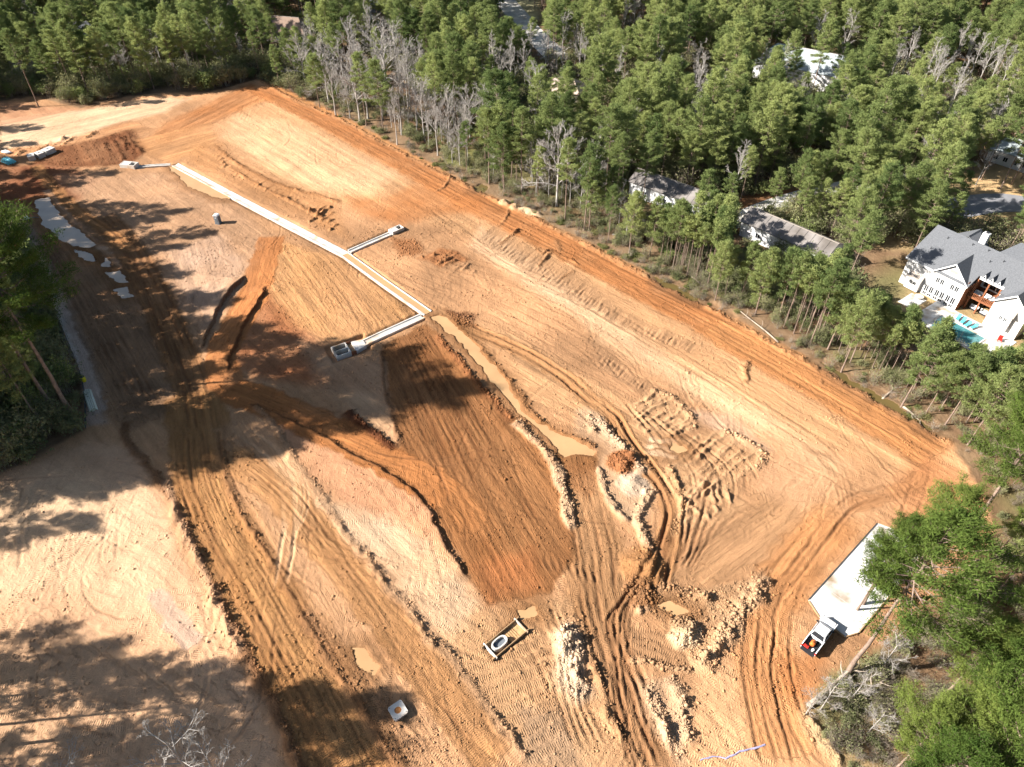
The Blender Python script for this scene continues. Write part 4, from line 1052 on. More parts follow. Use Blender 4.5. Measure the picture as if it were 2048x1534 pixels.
# small inlets
def inlet(p, rz, sx, sy, h, label):
    x, y = G(*p)
    level_bed(loc2w((x, y), rz, [(-sx, -sy), (sx, -sy), (sx, sy), (-sx, sy)]), 0.0, 0.6)
    r = empty('concrete_inlet', (x, y, 0), rz, label, 'inlet')
    mb = MB(); t = 0.22
    mb.box(-sx, sx, -sy, -sy + t, -0.4, h); mb.box(-sx, sx, sy - t, sy, -0.4, h); mb.box(-sx, -sx + t, -sy + t, sy - t, -0.4, h - 0.003); mb.box(sx - t, sx, -sy + t, sy - t, -0.4, h - .003)
    mb.build('box_wall', M['concrete'], r)
    mb = MB(); mb.box(-sx + t, sx * 0.15, -sy + t, sy - t, -0.4, h - 0.05); mb.build('cover_slab', M['concrete'], r)
    mb = MB(); mb.box(sx * 0.15, sx - t, -sy + t, sy - t, -0.4, 0.02); mb.build('opening', M['hole_shade'], r)  # solid black block in place of a shaded opening
    return r
inlet((260, 333), -0.2, 2.1, 1.1, 0.9, 'small grey concrete inlet box at the far end of the thin channel')
inlet((793, 462), 0.75, 1.6, 0.9, 0.7, 'small white concrete inlet box at the end of the short side channel')

# square inlet top with soil filled opening
x, y = G(797, 1425); rz = 0.62
level_bed(loc2w((x, y), rz, [(-1.2, -1.2), (1.2, -1.2), (1.2, 1.2), (-1.2, 1.2)]), -0.05, 0.5)
r = empty('manhole_slab', (x, y, 0), rz, 'square white concrete slab with a round orange soil filled opening', 'manhole')
n = 28; mb = MB(); hs = 0.92; rr = 0.42; zt = 0.7
ring = [(rr * math.cos(2 * math.pi * k / n), rr * math.sin(2 * math.pi * k / n)) for k in range(n)]
def sq(k):
    a = 2 * math.pi * k / n; cx, cy = math.cos(a), math.sin(a); t = hs / max(abs(cx), abs(cy)); return (cx * t, cy * t)
out = [sq(k) for k in range(n)]
V = [(x_, y_, zt) for x_, y_ in ring] + [(x_, y_, zt) for x_, y_ in out] + [(x_, y_, zt - .2) for x_, y_ in out] + [(x_, y_, zt - .2) for x_, y_ in ring]
Fs = []
for k in range(n):
    j = (k + 1) % n
    Fs += [(k, n + k, n + j, j), (n + k, 2 * n + k, 2 * n + j, n + j), (2 * n + k, 3 * n + k, 3 * n + j, 2 * n + j), (3 * n + k, k, j, 3 * n + j)]
mb.add(V, Fs); mb.build('slab', M['concrete'], r)
mb = MB(); mb.box(-.75, .75, -.75, .75, -.4, zt - .2); mb.build('box_wall', M['old_concrete'], r)
mb = MB(); mb.prism([(x_ * .99, y_ * .99) for x_, y_ in ring], zt - .19, zt - .06); mb.build('soil_plug', mat('orange_soil', (0.5, 0.2, 0.06), 0.95, 0.3, 4), r)
for sx in (-1, 1):
    for sy in (-1, 1): mb = MB(); mb.tube([(sx * .72, sy * .72, zt - .02), (sx * .72, sy * .72, zt + .05)], 0.04, 8); mb.build('lifting_eye', M['dark_metal'], r)

# formed inlet under construction
a, ang, L = frame_of((985, 1300), (1038, 1256))
r = empty('formwork', (a[0], a[1], 0), ang, 'wooden formwork trench with a white concrete inlet set in it', 'formwork')
level_bed(loc2w(a, ang, [(-.7, -1.2), (L + .6, -1.2), (L + .6, 1.2), (-.7, 1.2)]), -0.3, 0.5)
for y in (-1.05, 1.05):
    mb = MB(); mb.box(-.9, L + .9, y - .05, y + .05, -.5, .35); mb.build('form_board', M['lumber'], r)
for x_ in (-.35, L + .35):
    mb = MB(); mb.box(x_ - .07, x_ + .07, -1.3, 1.3, -.5, .37); mb.build('end_board', M['concrete'], r)
mb = MB()
n = 24; prof = []
for k in range(n):
    t = 2 * math.pi * k / n; prof.append((1.15 + 1.15 * math.copysign(abs(math.cos(t)) ** .75, math.cos(t)), 0.66 * math.copysign(abs(math.sin(t)) ** .8, math.sin(t))))
inn = [(1.15 + (p[0] - 1.15) * .8, p[1] * .74) for p in prof]
V = [(x_, y_, -.5) for x_, y_ in prof] + [(x_, y_, .55) for x_, y_ in prof] + [(x_, y_, .55) for x_, y_ in inn] + [(x_, y_, -.1) for x_, y_ in inn]
Fs = []
for k in range(n):
    j = (k + 1) % n
    Fs += [(k, j, n + j, n + k), (n + k, n + j, 2 * n + j, 2 * n + k), (2 * n + k, 2 * n + j, 3 * n + j, 3 * n + k)]
mb.add(V, Fs); ib = mb.build('inlet_box', M['concrete'], r, smooth=False)
mb = MB(); mb.prism([(x_, y_) for x_, y_ in inn], -.2, 0.2); mb.build('dark_plug', M['grey_plastic'], ib)  # solid dark plug that stands in for the shaded inside
mb = MB(); mb.box(2.5, L + .25, -.98, .98, -.5, -.12); mb.build('soil_bed', mat('tan_soil', (0.45, 0.28, 0.13), 0.95, 0.3, 3), r)
for k in range(5): mb = MB(); xx = 2.6 + k * .3; mb.tube([(xx, -.95, -.08), (xx, .95, -.08)], .018, 6); mb.build('rebar', M['brown_wood'], r)

# white washout pad beside the truck
PADP = [(1755, 1047), (1617, 1201), (1640, 1236), (1690, 1274), (1716, 1266), (1835, 1125), (1840, 1078)]
pw = GP(PADP)
level_bed(pw, -0.1, 0.8)
r = empty('concrete_pad', (pw[0][0], pw[0][1], 0), 0, 'bright white concrete pad partly under the big pine beside the truck', 'pad')
q = [tuple(p - pw[0]) for p in pw]
mb = MB(); mb.prism(q, -0.3, 0.1); sl = mb.build('slab', M['pad'], r)
ax = np.array(q[1]) - np.array(q[0]); ax /= np.linalg.norm(ax); cx_ = np.array([ax[1], -ax[0]])
if cx_ @ (np.array(q[5]) - np.array(q[0])) < 0: cx_ = -cx_
for k in range(1, 5):
    o_ = np.array(q[0]) + ax * (k * 3.8); mb = MB(); mb.prism([tuple(o_ + cx_ * .3 + ax * .03), tuple(o_ + cx_ * 4.2 + ax * .03), tuple(o_ + cx_ * 4.2 - ax * .03), tuple(o_ + cx_ * .3 - ax * .03)], .09, .106); mb.build('joint', M['old_concrete'], sl)
for k in range(len(q)):
    p0, p1 = np.array(q[k]), np.array(q[(k + 1) % len(q)]); d = (p1 - p0); Lk = np.linalg.norm(d); d /= Lk; nn = np.array([d[1], -d[0]])
    mb = MB(); mb.prism([tuple(p0 - nn * .03 + d * .12), tuple(p1 - nn * .03 - d * .12), tuple(p1 + nn * .1 - d * .12), tuple(p0 + nn * .1 + d * .12)], -0.25, 0.19); mb.build('edge_board', M['lumber'] if k != 0 else M['fabric'], r)

# portable toilet
x, y = G(437, 446); z0 = zat(x, y)
r = empty('portable_toilet', (x, y, z0), -0.25, 'white and grey portable toilet standing alone on the dirt', 'toilet')
mb = MB(); mb.box(-.62, .62, -.62, .62, -.15, .12); mb.build('base', M['grey_plastic'], r, bevel=.03)
mb = MB(); mb.box(-.55, .55, -.5, .55, .12, 2.1); mb.build('body', M['white_paint'], r, bevel=.04)
mb = MB(); mb.box(-.46, .5, -.545, -.503, .16, 2.0); d = mb.build('door', M['grey_plastic'], r)
mb = MB(); mb.box(-.15, .15, -.56, -.546, 1.55, 1.75); mb.build('sign', M['white_paint'], d)
mb = MB(); mb.box(.3, .36, -.58, -.546, 1.0, 1.2); mb.build('handle', M['chrome'], d)
mb = MB(); mb.box(.551, .585, -.45, .5, .2, 1.95); mb.build('side_panel', M['grey_plastic'], r)
mb = MB(); mb.extr([(-.6, 2.1), (.6, 2.1), (.55, 2.2), (.3, 2.32), (-.3, 2.32), (-.55, 2.2)], -.6, .6); mb.build('roof', M['white_paint'], r, bevel=.03)
mb = MB(); mb.tube([(-.4, .45, 2.1), (-.4, .45, 2.55)], .05, 10); mb.build('vent_pipe', M['grey_plastic'], r)

# pipes and stores along the left edge
def pipe_bundle(p0, p1, n, rad, m, label, name='pipe_bundle', layers=1, cat='pipes'):
    a, ang, L = frame_of(p0, p1)
    z0 = max(zat(*a), zat(*GP([p1])[0])) 
    r = empty(name, (a[0], a[1], z0), ang, label, cat)
    for l in range(layers):
        for k in range(n - l):
            mb = MB(); yy = (k - (n - l - 1) / 2) * rad * 2.1; zz = rad + l * rad * 1.75
            sh = ((k * 7 + l * 3) % 5) * .06
            mb.tube([(sh, yy, zz), (L - .1 + sh, yy, zz)], rad, 12); mb.build('pipe', m, r, smooth=True)
    return r
pipe_bundle((80, 556), (90, 580), 4, 0.16, M['blue'], 'bundle of bright blue pipes lying beside the silt fence', layers=2)
pipe_bundle((174, 782), (188, 822), 5, 0.13, M['cream'], 'bundle of pale cream pipes lying beside the silt fence', layers=2)
pipe_bundle((11, 322), (25, 328), 4, 0.28, M['cyan'], 'stack of pale turquoise pipes in the shade on dark soil', layers=2)
pipe_bundle((7, 303), (20, 307), 3, 0.2, M['white_paint'], 'white pipes lying on the pale dirt above the turquoise stack')
pipe_bundle((90, 541), (93, 548), 2, 0.15, M['white_paint'], 'two short white pipes above the blue bundle')
def box_culvert_sections(pts, label):
    for k, p in enumerate(pts):
        a, ang, L = frame_of(*p)
        z0 = max(zat(*GP([q])[0]) for q in p)
        r = empty('culvert_section', (a[0], a[1], z0 - .1), ang, label[k], 'culvert section', 'concrete culvert sections on dark soil')
        mb = MB(); w, h, t = 1.1, 1.3, .18
        mb.box(0, L, -w, w, 0, t); mb.box(0, L, -w, w, h - t, h); mb.box(0, L, -w, -w + t, t, h - t); mb.box(0, L, w - t, w, t, h - t)
        mb.build('shell', M['old_concrete'], r)
        mb = MB(); mb.tube([(L * .5, 0, h - .05), (L * .5, 0, h + .012)], .28, 14); mb.build('lifting_hole', M['hole_shade'], r)  # black disc drawn for the shade in the hole
box_culvert_sections([((58, 320), (72, 317)), ((75, 316), (88, 311)), ((90, 310), (108, 302))], ['grey concrete culvert section lowest of three in a row on dark soil', 'grey concrete culvert section in the middle of a row of three', 'pale concrete culvert section at the upper end of a row of three'])
# barrel
x, y = G(168, 762); z0 = zat(x, y)
r = empty('barrel', (x, y, z0), 0.3, 'yellow plastic barrel standing by the silt fence', 'barrel')
mb = MB(); mb.tube([(0, 0, -.05), (0, 0, .08), (0, 0, .3), (0, 0, .33), (0, 0, .36), (0, 0, .62), (0, 0, .65), (0, 0, .68), (0, 0, .95), (0, 0, 1.0)], [.4, .42, .44, .47, .44, .44, .47, .44, .42, .38], 20); mb.build('drum', M['yellow'], r, smooth=True)
mb = MB(); mb.tube([(0, 0, 1.0), (0, 0, 1.03)], .36, 20); mb.build('lid', M['dark_metal'], r)
# small stores in the shade
x, y = G(54, 441); r = empty('pump', (x, y, zat(x, y)), .5, 'small white pump set at the edge of the pale puddle', 'pump')
mb = MB(); mb.box(-.7, .7, -.45, .45, .25, .95); mb.build('housing', M['white_paint'], r, bevel=.06)
for sx in (-.5, .5):
    mb = MB(); mb.tube([(sx, -.55, .25), (sx, .55, .25)], .25, 12); mb.build('wheel', M['black'], r)
mb = MB(); mb.tube([(.7, 0, .5), (1.5, .2, .3), (2.6, .1, .08)], .09, 8); mb.build('hose', M['grey_plastic'], r)
x, y = G(41, 402); r = empty('traffic_cone', (x, y, zat(x, y)), 0, 'orange and white cone in the shade by the puddle', 'cone')
mb = MB(); mb.box(-.3, .3, -.3, .3, 0, .06); mb.build('base', M['black'], r)
mb = MB(); mb.tube([(0, 0, .06), (0, 0, .45)], [.24, .15], 14); mb.build('cone', M['orange'], r, smooth=True)
mb = MB(); mb.tube([(0, 0, .45), (0, 0, .65)], [.15, .1], 14); mb.build('reflective_band', M['white_paint'], r, smooth=True)
mb = MB(); mb.tube([(0, 0, .65), (0, 0, .95)], [.1, .03], 14); mb.build('tip', M['orange'], r, smooth=True)
# silt fence along the left wood
FP = smooth_line(GP([(20, 436), (58, 500), (92, 575), (118, 640), (145, 705), (165, 760), (172, 810), (172, 858)]), 3.0)
r = empty('silt_fence', (FP[0][0], FP[0][1], 0), 0, 'low black silt fence following the edge of the left wood', 'fence')
for k in range(len(FP) - 1):
    a, b = FP[k], FP[k + 1]
    za, zb = zat(*a), zat(*b)
    o = FP[0]
    d = (b - a) / np.linalg.norm(b - a); nn = np.array([d[1], -d[0]]) * .012
    a2, b2 = a - o, b - o
    mb = MB(); mb.add([(*(a2 + nn), za - .1), (*(b2 + nn), zb - .1), (*(b2 + nn), zb + .72), (*(a2 + nn), za + .75), (*(a2 - nn), za - .1), (*(b2 - nn), zb - .1), (*(b2 - nn), zb + .72), (*(a2 - nn), za + .75)], [(0, 1, 2, 3), (7, 6, 5, 4), (3, 2, 6, 7), (0, 4, 5, 1), (0, 3, 7, 4), (1, 5, 6, 2)])
    mb.build('fabric_panel', M['fabric'], r)
    mb = MB(); mb.box(a2[0] - .04, a2[0] + .04, a2[1] - .04, a2[1] + .04, za - .2, za + .95); mb.build('stake', M['lumber'], r)
# plastic strip on the ground, lower right
pts = [(1400, 1522), (1425, 1513), (1452, 1516), (1480, 1504), (1508, 1497), (1530, 1489)]
P = smooth_line(GP(pts), .5)
mb = MB(); rg = random.Random(4)
V = []; Fs = []
for k, p in enumerate(P):
    t = P[min(k + 1, len(P) - 1)] - P[max(k - 1, 0)]; t /= np.linalg.norm(t); nn = np.array([t[1], -t[0]])
    w = .05 + .06 * rg.random(); j = rg.uniform(-.08, .08)
    for s in (-1, 0, 1): q = p + nn * (w * s + j); V.append((q[0] - P[0][0], q[1] - P[0][1], zat(*q) + .05 + (.12 * rg.random() if s == 0 else 0)))
for k in range(len(P) - 1):
    for s in (0, 1): Fs.append((k * 3 + s, k * 3 + s + 1, k * 3 + s + 4, k * 3 + s + 3))
mb.add(V, Fs); o = mb.build('plastic_strip', mat('lilac_plastic', (0.34, 0.32, 0.46), 0.4, 0.2, 4), None, (P[0][0], P[0][1], 0))
tag(o, 'crumpled strip of pale lilac plastic lying on the dirt', 'plastic strip')

# ------------------------------------------------------------------ pickup truck
def make_truck():
    a = np.array(G(1611, 1308)); b = np.array(G(1660, 1243)); d = b - a; ang = math.atan2(d[1], d[0])
    cx, cy = a + d / np.linalg.norm(d) * 0.15
    z0 = 0.0
    level_bed(loc2w((cx, cy), ang, [(-.6, -1.4), (6.3, -1.4), (6.3, 1.4), (-.6, 1.4)]), -0.02, 1.0)
    r = empty('pickup_truck', (cx, cy, z0), ang, 'white crew cab pickup truck with orange and red gear in its bed', 'truck')
    P = M['car_paint']
    W = .98
    # body side profile (x from tail, z), built as a loft so that the flanks curve in
    def loft(name, prof_lo, zs, m, par=r, bev=.04):
        pass
    # lower body with wheel arches
    def flank(s):
        pts = [(0, .55), (0, 1.25), (2.0, 1.27), (2.02, 1.22), (4.45, 1.2), (5.7, 1.08), (5.78, .9), (5.75, .5), (5.3, .42)]
        for k in range(9):
            t = math.pi * k / 8; pts.append((4.85 + .47 * math.cos(t), .42 + .47 * math.sin(t)))
        pts.append((4.3, .42)); pts.append((1.75, .42))
        for k in range(9):
            t = math.pi * k / 8; pts.append((1.2 + .47 * math.cos(t), .42 + .47 * math.sin(t)))
        pts.append((.65, .5))
        return pts
    for s in (-1, 1):
        mb = MB(); mb.extr(flank(s), s * W, s * (W - .12)); mb.build('side_panel', P, r, bevel=.025)
    mb = MB(); mb.box(0, 5.6, -W + .13, W - .13, .48, .72); mb.build('chassis', M['black'], r)
    mb = MB(); mb.add([(4.25, -W + .12, 1.2), (4.25, W - .12, 1.2), (5.55, W - .16, 1.12), (5.55, -W + .16, 1.12), (5.8, W - .3, .95), (5.8, -W + .3, .95), (4.25, -W + .12, .7), (4.25, W - .12, .7), (5.8, W - .3, .6), (5.8, -W + .3, .6)],
                      [(0, 3, 2, 1), (3, 5, 4, 2), (5, 9, 8, 4), (0, 6, 9, 5, 3), (1, 2, 4, 8, 7), (0, 1, 7, 6)])
    mb.build('hood', P, r, bevel=.04)
    # cab
    yb, yt = W - .06, W - .24
    cabv = [(2.02, -yb, 1.22), (4.5, -yb, 1.2), (3.75, -yt, 1.86), (2.3, -yt, 1.88), (2.02, yb, 1.22), (4.5, yb, 1.2), (3.75, yt, 1.86), (2.3, yt, 1.88)]
    mb = MB(); mb.add(cabv, [(0, 1, 2, 3), (7, 6, 5, 4), (3, 2, 6, 7), (1, 5, 6, 2), (4, 0, 3, 7), (0, 4, 5, 1)]); cb = mb.build('cab', P, r, bevel=.05)
    def pane(q, name, off):
        c = np.mean(q, axis=0); q = [tuple(c + (np.array(p) - c) * .86 + np.array(off)) for p in q]
        mb = MB(); mb.add(q, [tuple(range(len(q)))]); 
        q2 = [tuple(np.array(p) - np.array(off) * .9) for p in q]
        k = len(q); mb.add(q + q2, [(i, i + k, (i + 1) % k + k, (i + 1) % k) for i in range(k)])
        mb.build(name, M['glass'], cb)
    pane([cabv[1], cabv[5], cabv[6], cabv[2]], 'windscreen', (.03, 0, .03)); pane([cabv[0], cabv[3], cabv[7], cabv[4]], 'rear_window', (-.03, 0, .01))
    for s, i in ((-1, (0, 1, 2, 3)), (1, (4, 5, 6, 7))):
        v = [np.array(cabv[k]) for k in i]
        m0, m1 = (v[0] * .52 + v[1] * .48), (v[3] * .45 + v[2] * .55)
        pane([v[0], m0, m1, v[3]], 'side_window', (0, s * .03, .005)); pane([m0, v[1], v[2], m1], 'side_window', (0, s * .03, .005))
    # bed
    mb = MB(); mb.box(.08, 1.98, -W + .13, W - .13, .73, .78); bed = mb.build('bed_floor', M['dark_metal'], r)
    for s in (-1, 1): mb = MB(); mb.box(.08, 1.98, min(s * (W - .13), s * (W - .17)), max(s * (W - .13), s * (W - .17)), .78, 1.2); mb.build('bed_liner', M['dark_metal'], bed)
    mb = MB(); mb.box(1.94, 2.01, -W + .13, W - .13, .5, 1.24); mb.build('bulkhead', P, r)
    mb = MB(); mb.box(-.46, .04, -W + .14, W - .14, .72, .79); tg = mb.build('tailgate', M['dark_metal'], r, bevel=.02)
    mb = MB(); mb.box(-.12, .02, -W + .05, W - .05, .42, .62); mb.build('rear_bumper', M['chrome'], r, bevel=.03)
    mb = MB(); mb.box(5.76, 5.92, -W + .08, W - .08, .42, .66); mb.build('front_bumper', M['chrome'], r, bevel=.04)
    mb = MB(); mb.box(5.79, 5.84, -.5, .5, .68, .92); mb.build('grille', M['black'], r)
    for s in (-1, 1):
        mb = MB(); mb.box(5.66, 5.8, min(s * .6, s * .94), max(s * .6, s * .94), .76, .95); mb.build('headlight', M['chrome'], r, bevel=.03)
        mb = MB(); mb.box(-.02, .05, min(s * .84, s * .985), max(s * .84, s * .985), .8, 1.2); mb.build('tail_light', M['red'], r)
        mb = MB(); mb.box(4.02, 4.2, min(s * .96, s * 1.22), max(s * .96, s * 1.22), 1.22, 1.42); mb.build('mirror', M['black'], r, bevel=.03)
        for x in (1.2, 4.85):
            mb = MB(); mb.tube([(x, s * .72, .39), (x, s * .78, .39), (x, s * .94, .39), (x, s * .99, .39)], [.36, .39, .39, .36], 22); w = mb.build('wheel', M['black'], r, smooth=False)
            mb = MB(); mb.tube([(x, s * .97, .39), (x, s * 1.0, .39)], .23, 16); mb.build('rim', M['chrome'], w)
    mb = MB()
    mb.extr([(2.45, 1.885), (2.5, 1.9), (3.6, 1.89), (3.65, 1.875)], -.02, .02); mb.build('roof_seam', P, r)
    def gear(name, label, m, fn, cat):
        g = empty(name, (cx, cy, z0), ang, label, cat); fn(g); return g
    def tank(g):
        mb = MB(); mb.tube([(.72, -.02, 1.06), (.8, 0, 1.06), (1.4, .0, 1.06), (1.5, .0, 1.06)], [.2, .3, .3, .2], 18); mb.build('tank', M['orange'], g, smooth=True)
        mb = MB(); mb.box(.8, 1.35, -.3, .3, .79, .9); mb.build('stand', M['dark_metal'], g)
        mb = MB(); mb.tube([(1.1, 0, 1.34), (1.1, 0, 1.44)], .08, 12); mb.build('cap', M['black'], g)
    gear('fuel_tank', 'rounded orange tank standing in the bed of the white truck', None, tank, 'tank')
    def tools(g):
        mb = MB(); mb.box(.12, .42, .1, .78, .79, 1.08); t = mb.build('case', M['red'], g, bevel=.03)
        mb = MB(); mb.tube([(.2, .3, 1.08), (.2, .3, 1.16), (.34, .55, 1.16), (.34, .55, 1.08)], .02, 6); mb.build('handle', M['black'], t)
    gear('tool_case', 'red tool case at the open tail of the truck bed', None, tools, 'tool case')
    def bucket(g):
        mb = MB(); mb.tube([(.28, -.42, .79), (.28, -.42, 1.15)], [.13, .16], 16); mb.build('pail', M['white_paint'], g, smooth=True)
        mb = MB(); mb.tube([(.28, -.42, 1.15), (.28, -.42, 1.17)], .165, 16); mb.build('lid', M['white_paint'], g)
    gear('bucket', 'white bucket in the rear corner of the truck bed', None, bucket, 'bucket')
    def coil(g):
        mb = MB()
        for k in range(3): mb.tube([(1.62 + .22 * math.cos(t), -.45 + .22 * math.sin(t), .83 + k * .07) for t in np.linspace(0, 6.3, 20)], .03, 6, cap=False)
        mb.build('hose', M['black'], g)
    gear('hose_coil', 'black coiled hose in the front corner of the truck bed', None, coil, 'hose')
make_truck()

# ------------------------------------------------------------------ houses
def slab(mb, q, t=0.18, m=0):
    q = [Vector(p) for p in q]
    n = (q[1] - q[0]).cross(q[2] - q[0]).normalized()
    if n.z < 0: q = q[::-1]; n = -n
    lo = [p - Vector((0, 0, t)) for p in q]; k = len(q)
    mb.add(q + lo, [tuple(range(k)), tuple(range(k, 2 * k))[::-1]] + [(i + k, (i + 1) % k + k, (i + 1) % k, i) for i in range(k)], m)
    return mb

def window_y(par, x0, x1, y, z0, z1, s=-1, frame=None):
    """window in a wall facing s*y"""
    f = MB(); t = .09
    ya, yb = (y - .06, y + .02) if s < 0 else (y - .02, y + .06)
    f.box(x0 - t, x0, ya, yb, z0 - t, z1 + t); f.box(x1, x1 + t, ya, yb, z0 - t, z1 + t); f.box(x0, x1, ya, yb, z1, z1 + t); f.box(x0, x1, ya, yb, z0 - t, z0)
    xm = (x0 + x1) / 2; f.box(xm - .03, xm + .03, ya + .02, yb - .01, z0, z1)
    o = f.build('window', frame or M['white_paint'], par)
    g = MB(); g.box(x0, xm - .03, y - .02, y + .015, z0, z1); g.build('pane', M['glass'], o)
    g = MB(); g.box(xm + .03, x1, y - .02, y + .015, z0, z1); g.build('pane', M['glass'], o)
    return o

def make_house():
    O = G(1797, 563); ang = math.radians(-54.3)
    h = empty('white_house', (O[0], O[1], 0), ang, 'large white brick house with grey shingle roof, dormers and a balcony above the pool', 'house')
    WB = M['white_brick']
    mz = lambda v: 6.0 + (v + .4) * (4.5 / 8.4)          # front plane of the main roof
    # walls
    mb = MB(); mb.prism([(0, 0), (12.2, 0), (12.2, 7), (17.8, 7), (17.8, 0.0), (23.8, 0.0), (23.8, 13), (0, 13)], -.3, 6.0); wall = mb.build('wall', WB, h)
    mb = MB(); mb.add([(0, 0.05, 6.0), (0, 12.95, 6.0), (0, 8, 10.2), (.25, 0.05, 6.0), (.25, 12.95, 6.0), (.25, 8, 10.2)], [(0, 2, 1), (3, 4, 5), (0, 1, 4, 3), (1, 2, 5, 4), (2, 0, 3, 5)]); mb.build('gable_wall', WB, h)
    mb = MB(); mb.add([(5.75, .0, 6.0), (12.15, .0, 6.0), (8.95, .0, 9.0), (5.75, 1.0, 6.0), (12.15, 1.0, 6.0), (8.95, 1.0, 9.0)], [(0, 1, 2), (5, 4, 3), (1, 4, 5, 2), (3, 0, 2, 5)]); mb.build('gable_wall', WB, h)
    mb = MB(); mb.add([(17.85, .0, 6.0), (23.75, .0, 6.0), (20.8, .0, 8.5), (17.85, 1.0, 6.0), (23.75, 1.0, 6.0), (20.8, 1.0, 8.5)], [(0, 1, 2), (5, 4, 3), (1, 4, 5, 2), (3, 0, 2, 5)]); mb.build('gable_wall', WB, h)
    # side walls of the recess; shade put into the dark brown of one
    mb = MB(); mb.box(12.203, 12.26, 0.02, 6.9, -.2, 6.6); mb.build('recess_side', M['brown_wood'], h)
    mb = MB(); mb.box(17.74, 17.797, 0.02, 6.9, -.2, 6.0); mb.build('recess_side', M['white_brick'], h)
    # main roof
    e0, e1 = -.45, 24.3
    mb = MB(); slab(mb, [(e0, -.4, mz(-.4)), (12.6, -.4, mz(-.4)), (12.6, 8, mz(8)), (e0, 8, mz(8))])
    slab(mb, [(12.603, 2.4, mz(2.4)), (17.5, 2.4, mz(2.4)), (17.5, 8, mz(8)), (12.603, 8, mz(8))])
    slab(mb, [(17.503, 1.2, mz(1.2)), (e1, 1.2, mz(1.2)), (e1, 8, mz(8)), (17.503, 8, mz(8))])
    slab(mb, [(e0, 8.003, mz(8) - .003), (e1, 8.003, mz(8) - .003), (e1, 13.5, 6.1), (e0, 13.5, 6.1)])
    roof = mb.build('roof', M['shingle'], h)
    # front cross gables
    def xgable(u0, u1, zp, v0, v1, ze=6.0):
        um = (u0 + u1) / 2
        mb = MB(); slab(mb, [(u0 - .35, v0, ze - .15), (um, v0, zp + .12), (um, v1, zp + .12), (u0 - .35, v1, ze - .15)]); slab(mb, [(um + .003, v0, zp + .117), (u1 + .35, v0, ze - .15), (u1 + .35, v1, ze - .15), (um + .003, v1, zp + .117)])
        o = mb.build('cross_gable', M['shingle'], roof)
        mb = MB(); k = (zp - ze + .27) / (um - u0 + .35)
        for s in (-1, 1):
            a = um + s * (um - u0 + .35)
            mb.add([(a, v0 - .03, ze - .42), (um, v0 - .03, zp - .18), (um, v0 - .03, zp + .13), (a, v0 - .03, ze - .14), (a, v0 + .05, ze - .42), (um, v0 + .05, zp - .18), (um, v0 + .05, zp + .13), (a, v0 + .05, ze - .14)], [(0, 1, 2, 3), (7, 6, 5, 4), (3, 2, 6, 7), (0, 4, 5, 1), (0, 3, 7, 4)])
        mb.build('bargeboard', M['white_paint'], h)
    xgable(5.7, 12.2, 9.1, -.55, 6.0); xgable(17.8, 23.8, 8.6, -.55, 5.5)
    # higher cross roof at the back and right annex
    mb = MB(); slab(mb, [(11.5, 6.8, 9.7), (17.0, 6.8, 9.7), (17.0, 12.5, 11.6), (13.5, 12.5, 11.6)]); mb.add([(17.0, 6.8, 9.7), (17.0, 12.5, 11.6), (17, 13.4, 6.2), (17, 6.8, 6.2)], [(0, 1, 2, 3)]); slab(mb, [(13.5, 12.503, 11.6), (17.0, 12.503, 11.6), (17, 15.5, 9), (12, 15.5, 9)]); mb.build('back_roof', M['shingle'], roof)
    mb = MB(); mb.prism([(1.2, 13), (7.5, 13), (7.5, 17), (1.2, 17)], -.3, 5.2); mb.build('annex_wall', WB, h)
    mb = MB(); slab(mb, [(.9, 12.4, 7.2), (4.35, 12.4, 8.6), (4.35, 17.4, 8.6), (.9, 17.4, 5.2)]); slab(mb, [(4.353, 12.4, 8.6), (7.8, 12.4, 7.2), (7.8, 17.4, 5.2), (4.353, 17.4, 8.6)]); mb.build('annex_roof', M['shingle'], h)
    # eaves boards
    mb = MB(); mb.box(-.45, 5.3, -.46, -.41, mz(-.4) - .42, mz(-.4) - .02); mb.build('fascia', M['white_paint'], h)
    mb = MB(); mb.box(12.9, 17.45, 2.3, 2.38, mz(2.4) - .62, mz(2.4) - .02); mb.build('fascia', M['white_paint'], h)
    # dormers over the recess
    for k in range(3):
        u = 13.6 + 1.4 * k
        mb = MB(); mb.add([(u - .45, 2.2, mz(2.4) - .25), (u + .45, 2.2, mz(2.4) - .25), (u, 2.2, mz(2.4) + .85), (u - .45, 4.3, mz(2.4) - .25), (u + .45, 4.3, mz(2.4) - .25), (u, 4.3, mz(2.4) + .85)], [(0, 1, 2), (5, 4, 3), (0, 3, 4, 1)]); d = mb.build('dormer', M['white_paint'], h)
        mb = MB(); slab(mb, [(u - .6, 2.1, mz(2.4) - .4), (u, 2.1, mz(2.4) + .95), (u, 4.3, mz(2.4) + .95), (u - .6, 4.3, mz(2.4) - .4)], .08); slab(mb, [(u + .002, 2.1, mz(2.4) + .948), (u + .6, 2.1, mz(2.4) - .4), (u + .6, 4.3, mz(2.4) - .4), (u + .002, 4.3, mz(2.4) + .948)], .08); mb.build('dormer_roof', M['shingle'], d)
        mb = MB(); mb.box(u - .12, u + .12, 2.16, 2.198, mz(2.4), mz(2.4) + .35); mb.build('vent', M['glass'], d)
    # windows: row of tall ones with small lights under them, small square ones high up
    for k in range(6):
        u = 5.2 + .2 * (k // 2) + k * 1.03
        window_y(wall, u, u + .72, -.003, .95, 2.35)
        window_y(wall, u, u + .72, -.003, .2, .75)
    for u in (1.2, 3.2): window_y(wall, u, u + .6, -.003, 5.1, 5.45)
    for u in (6.6, 7.5, 9.6, 10.5): window_y(wall, u, u + .65, -.003, 3.7, 4.8)
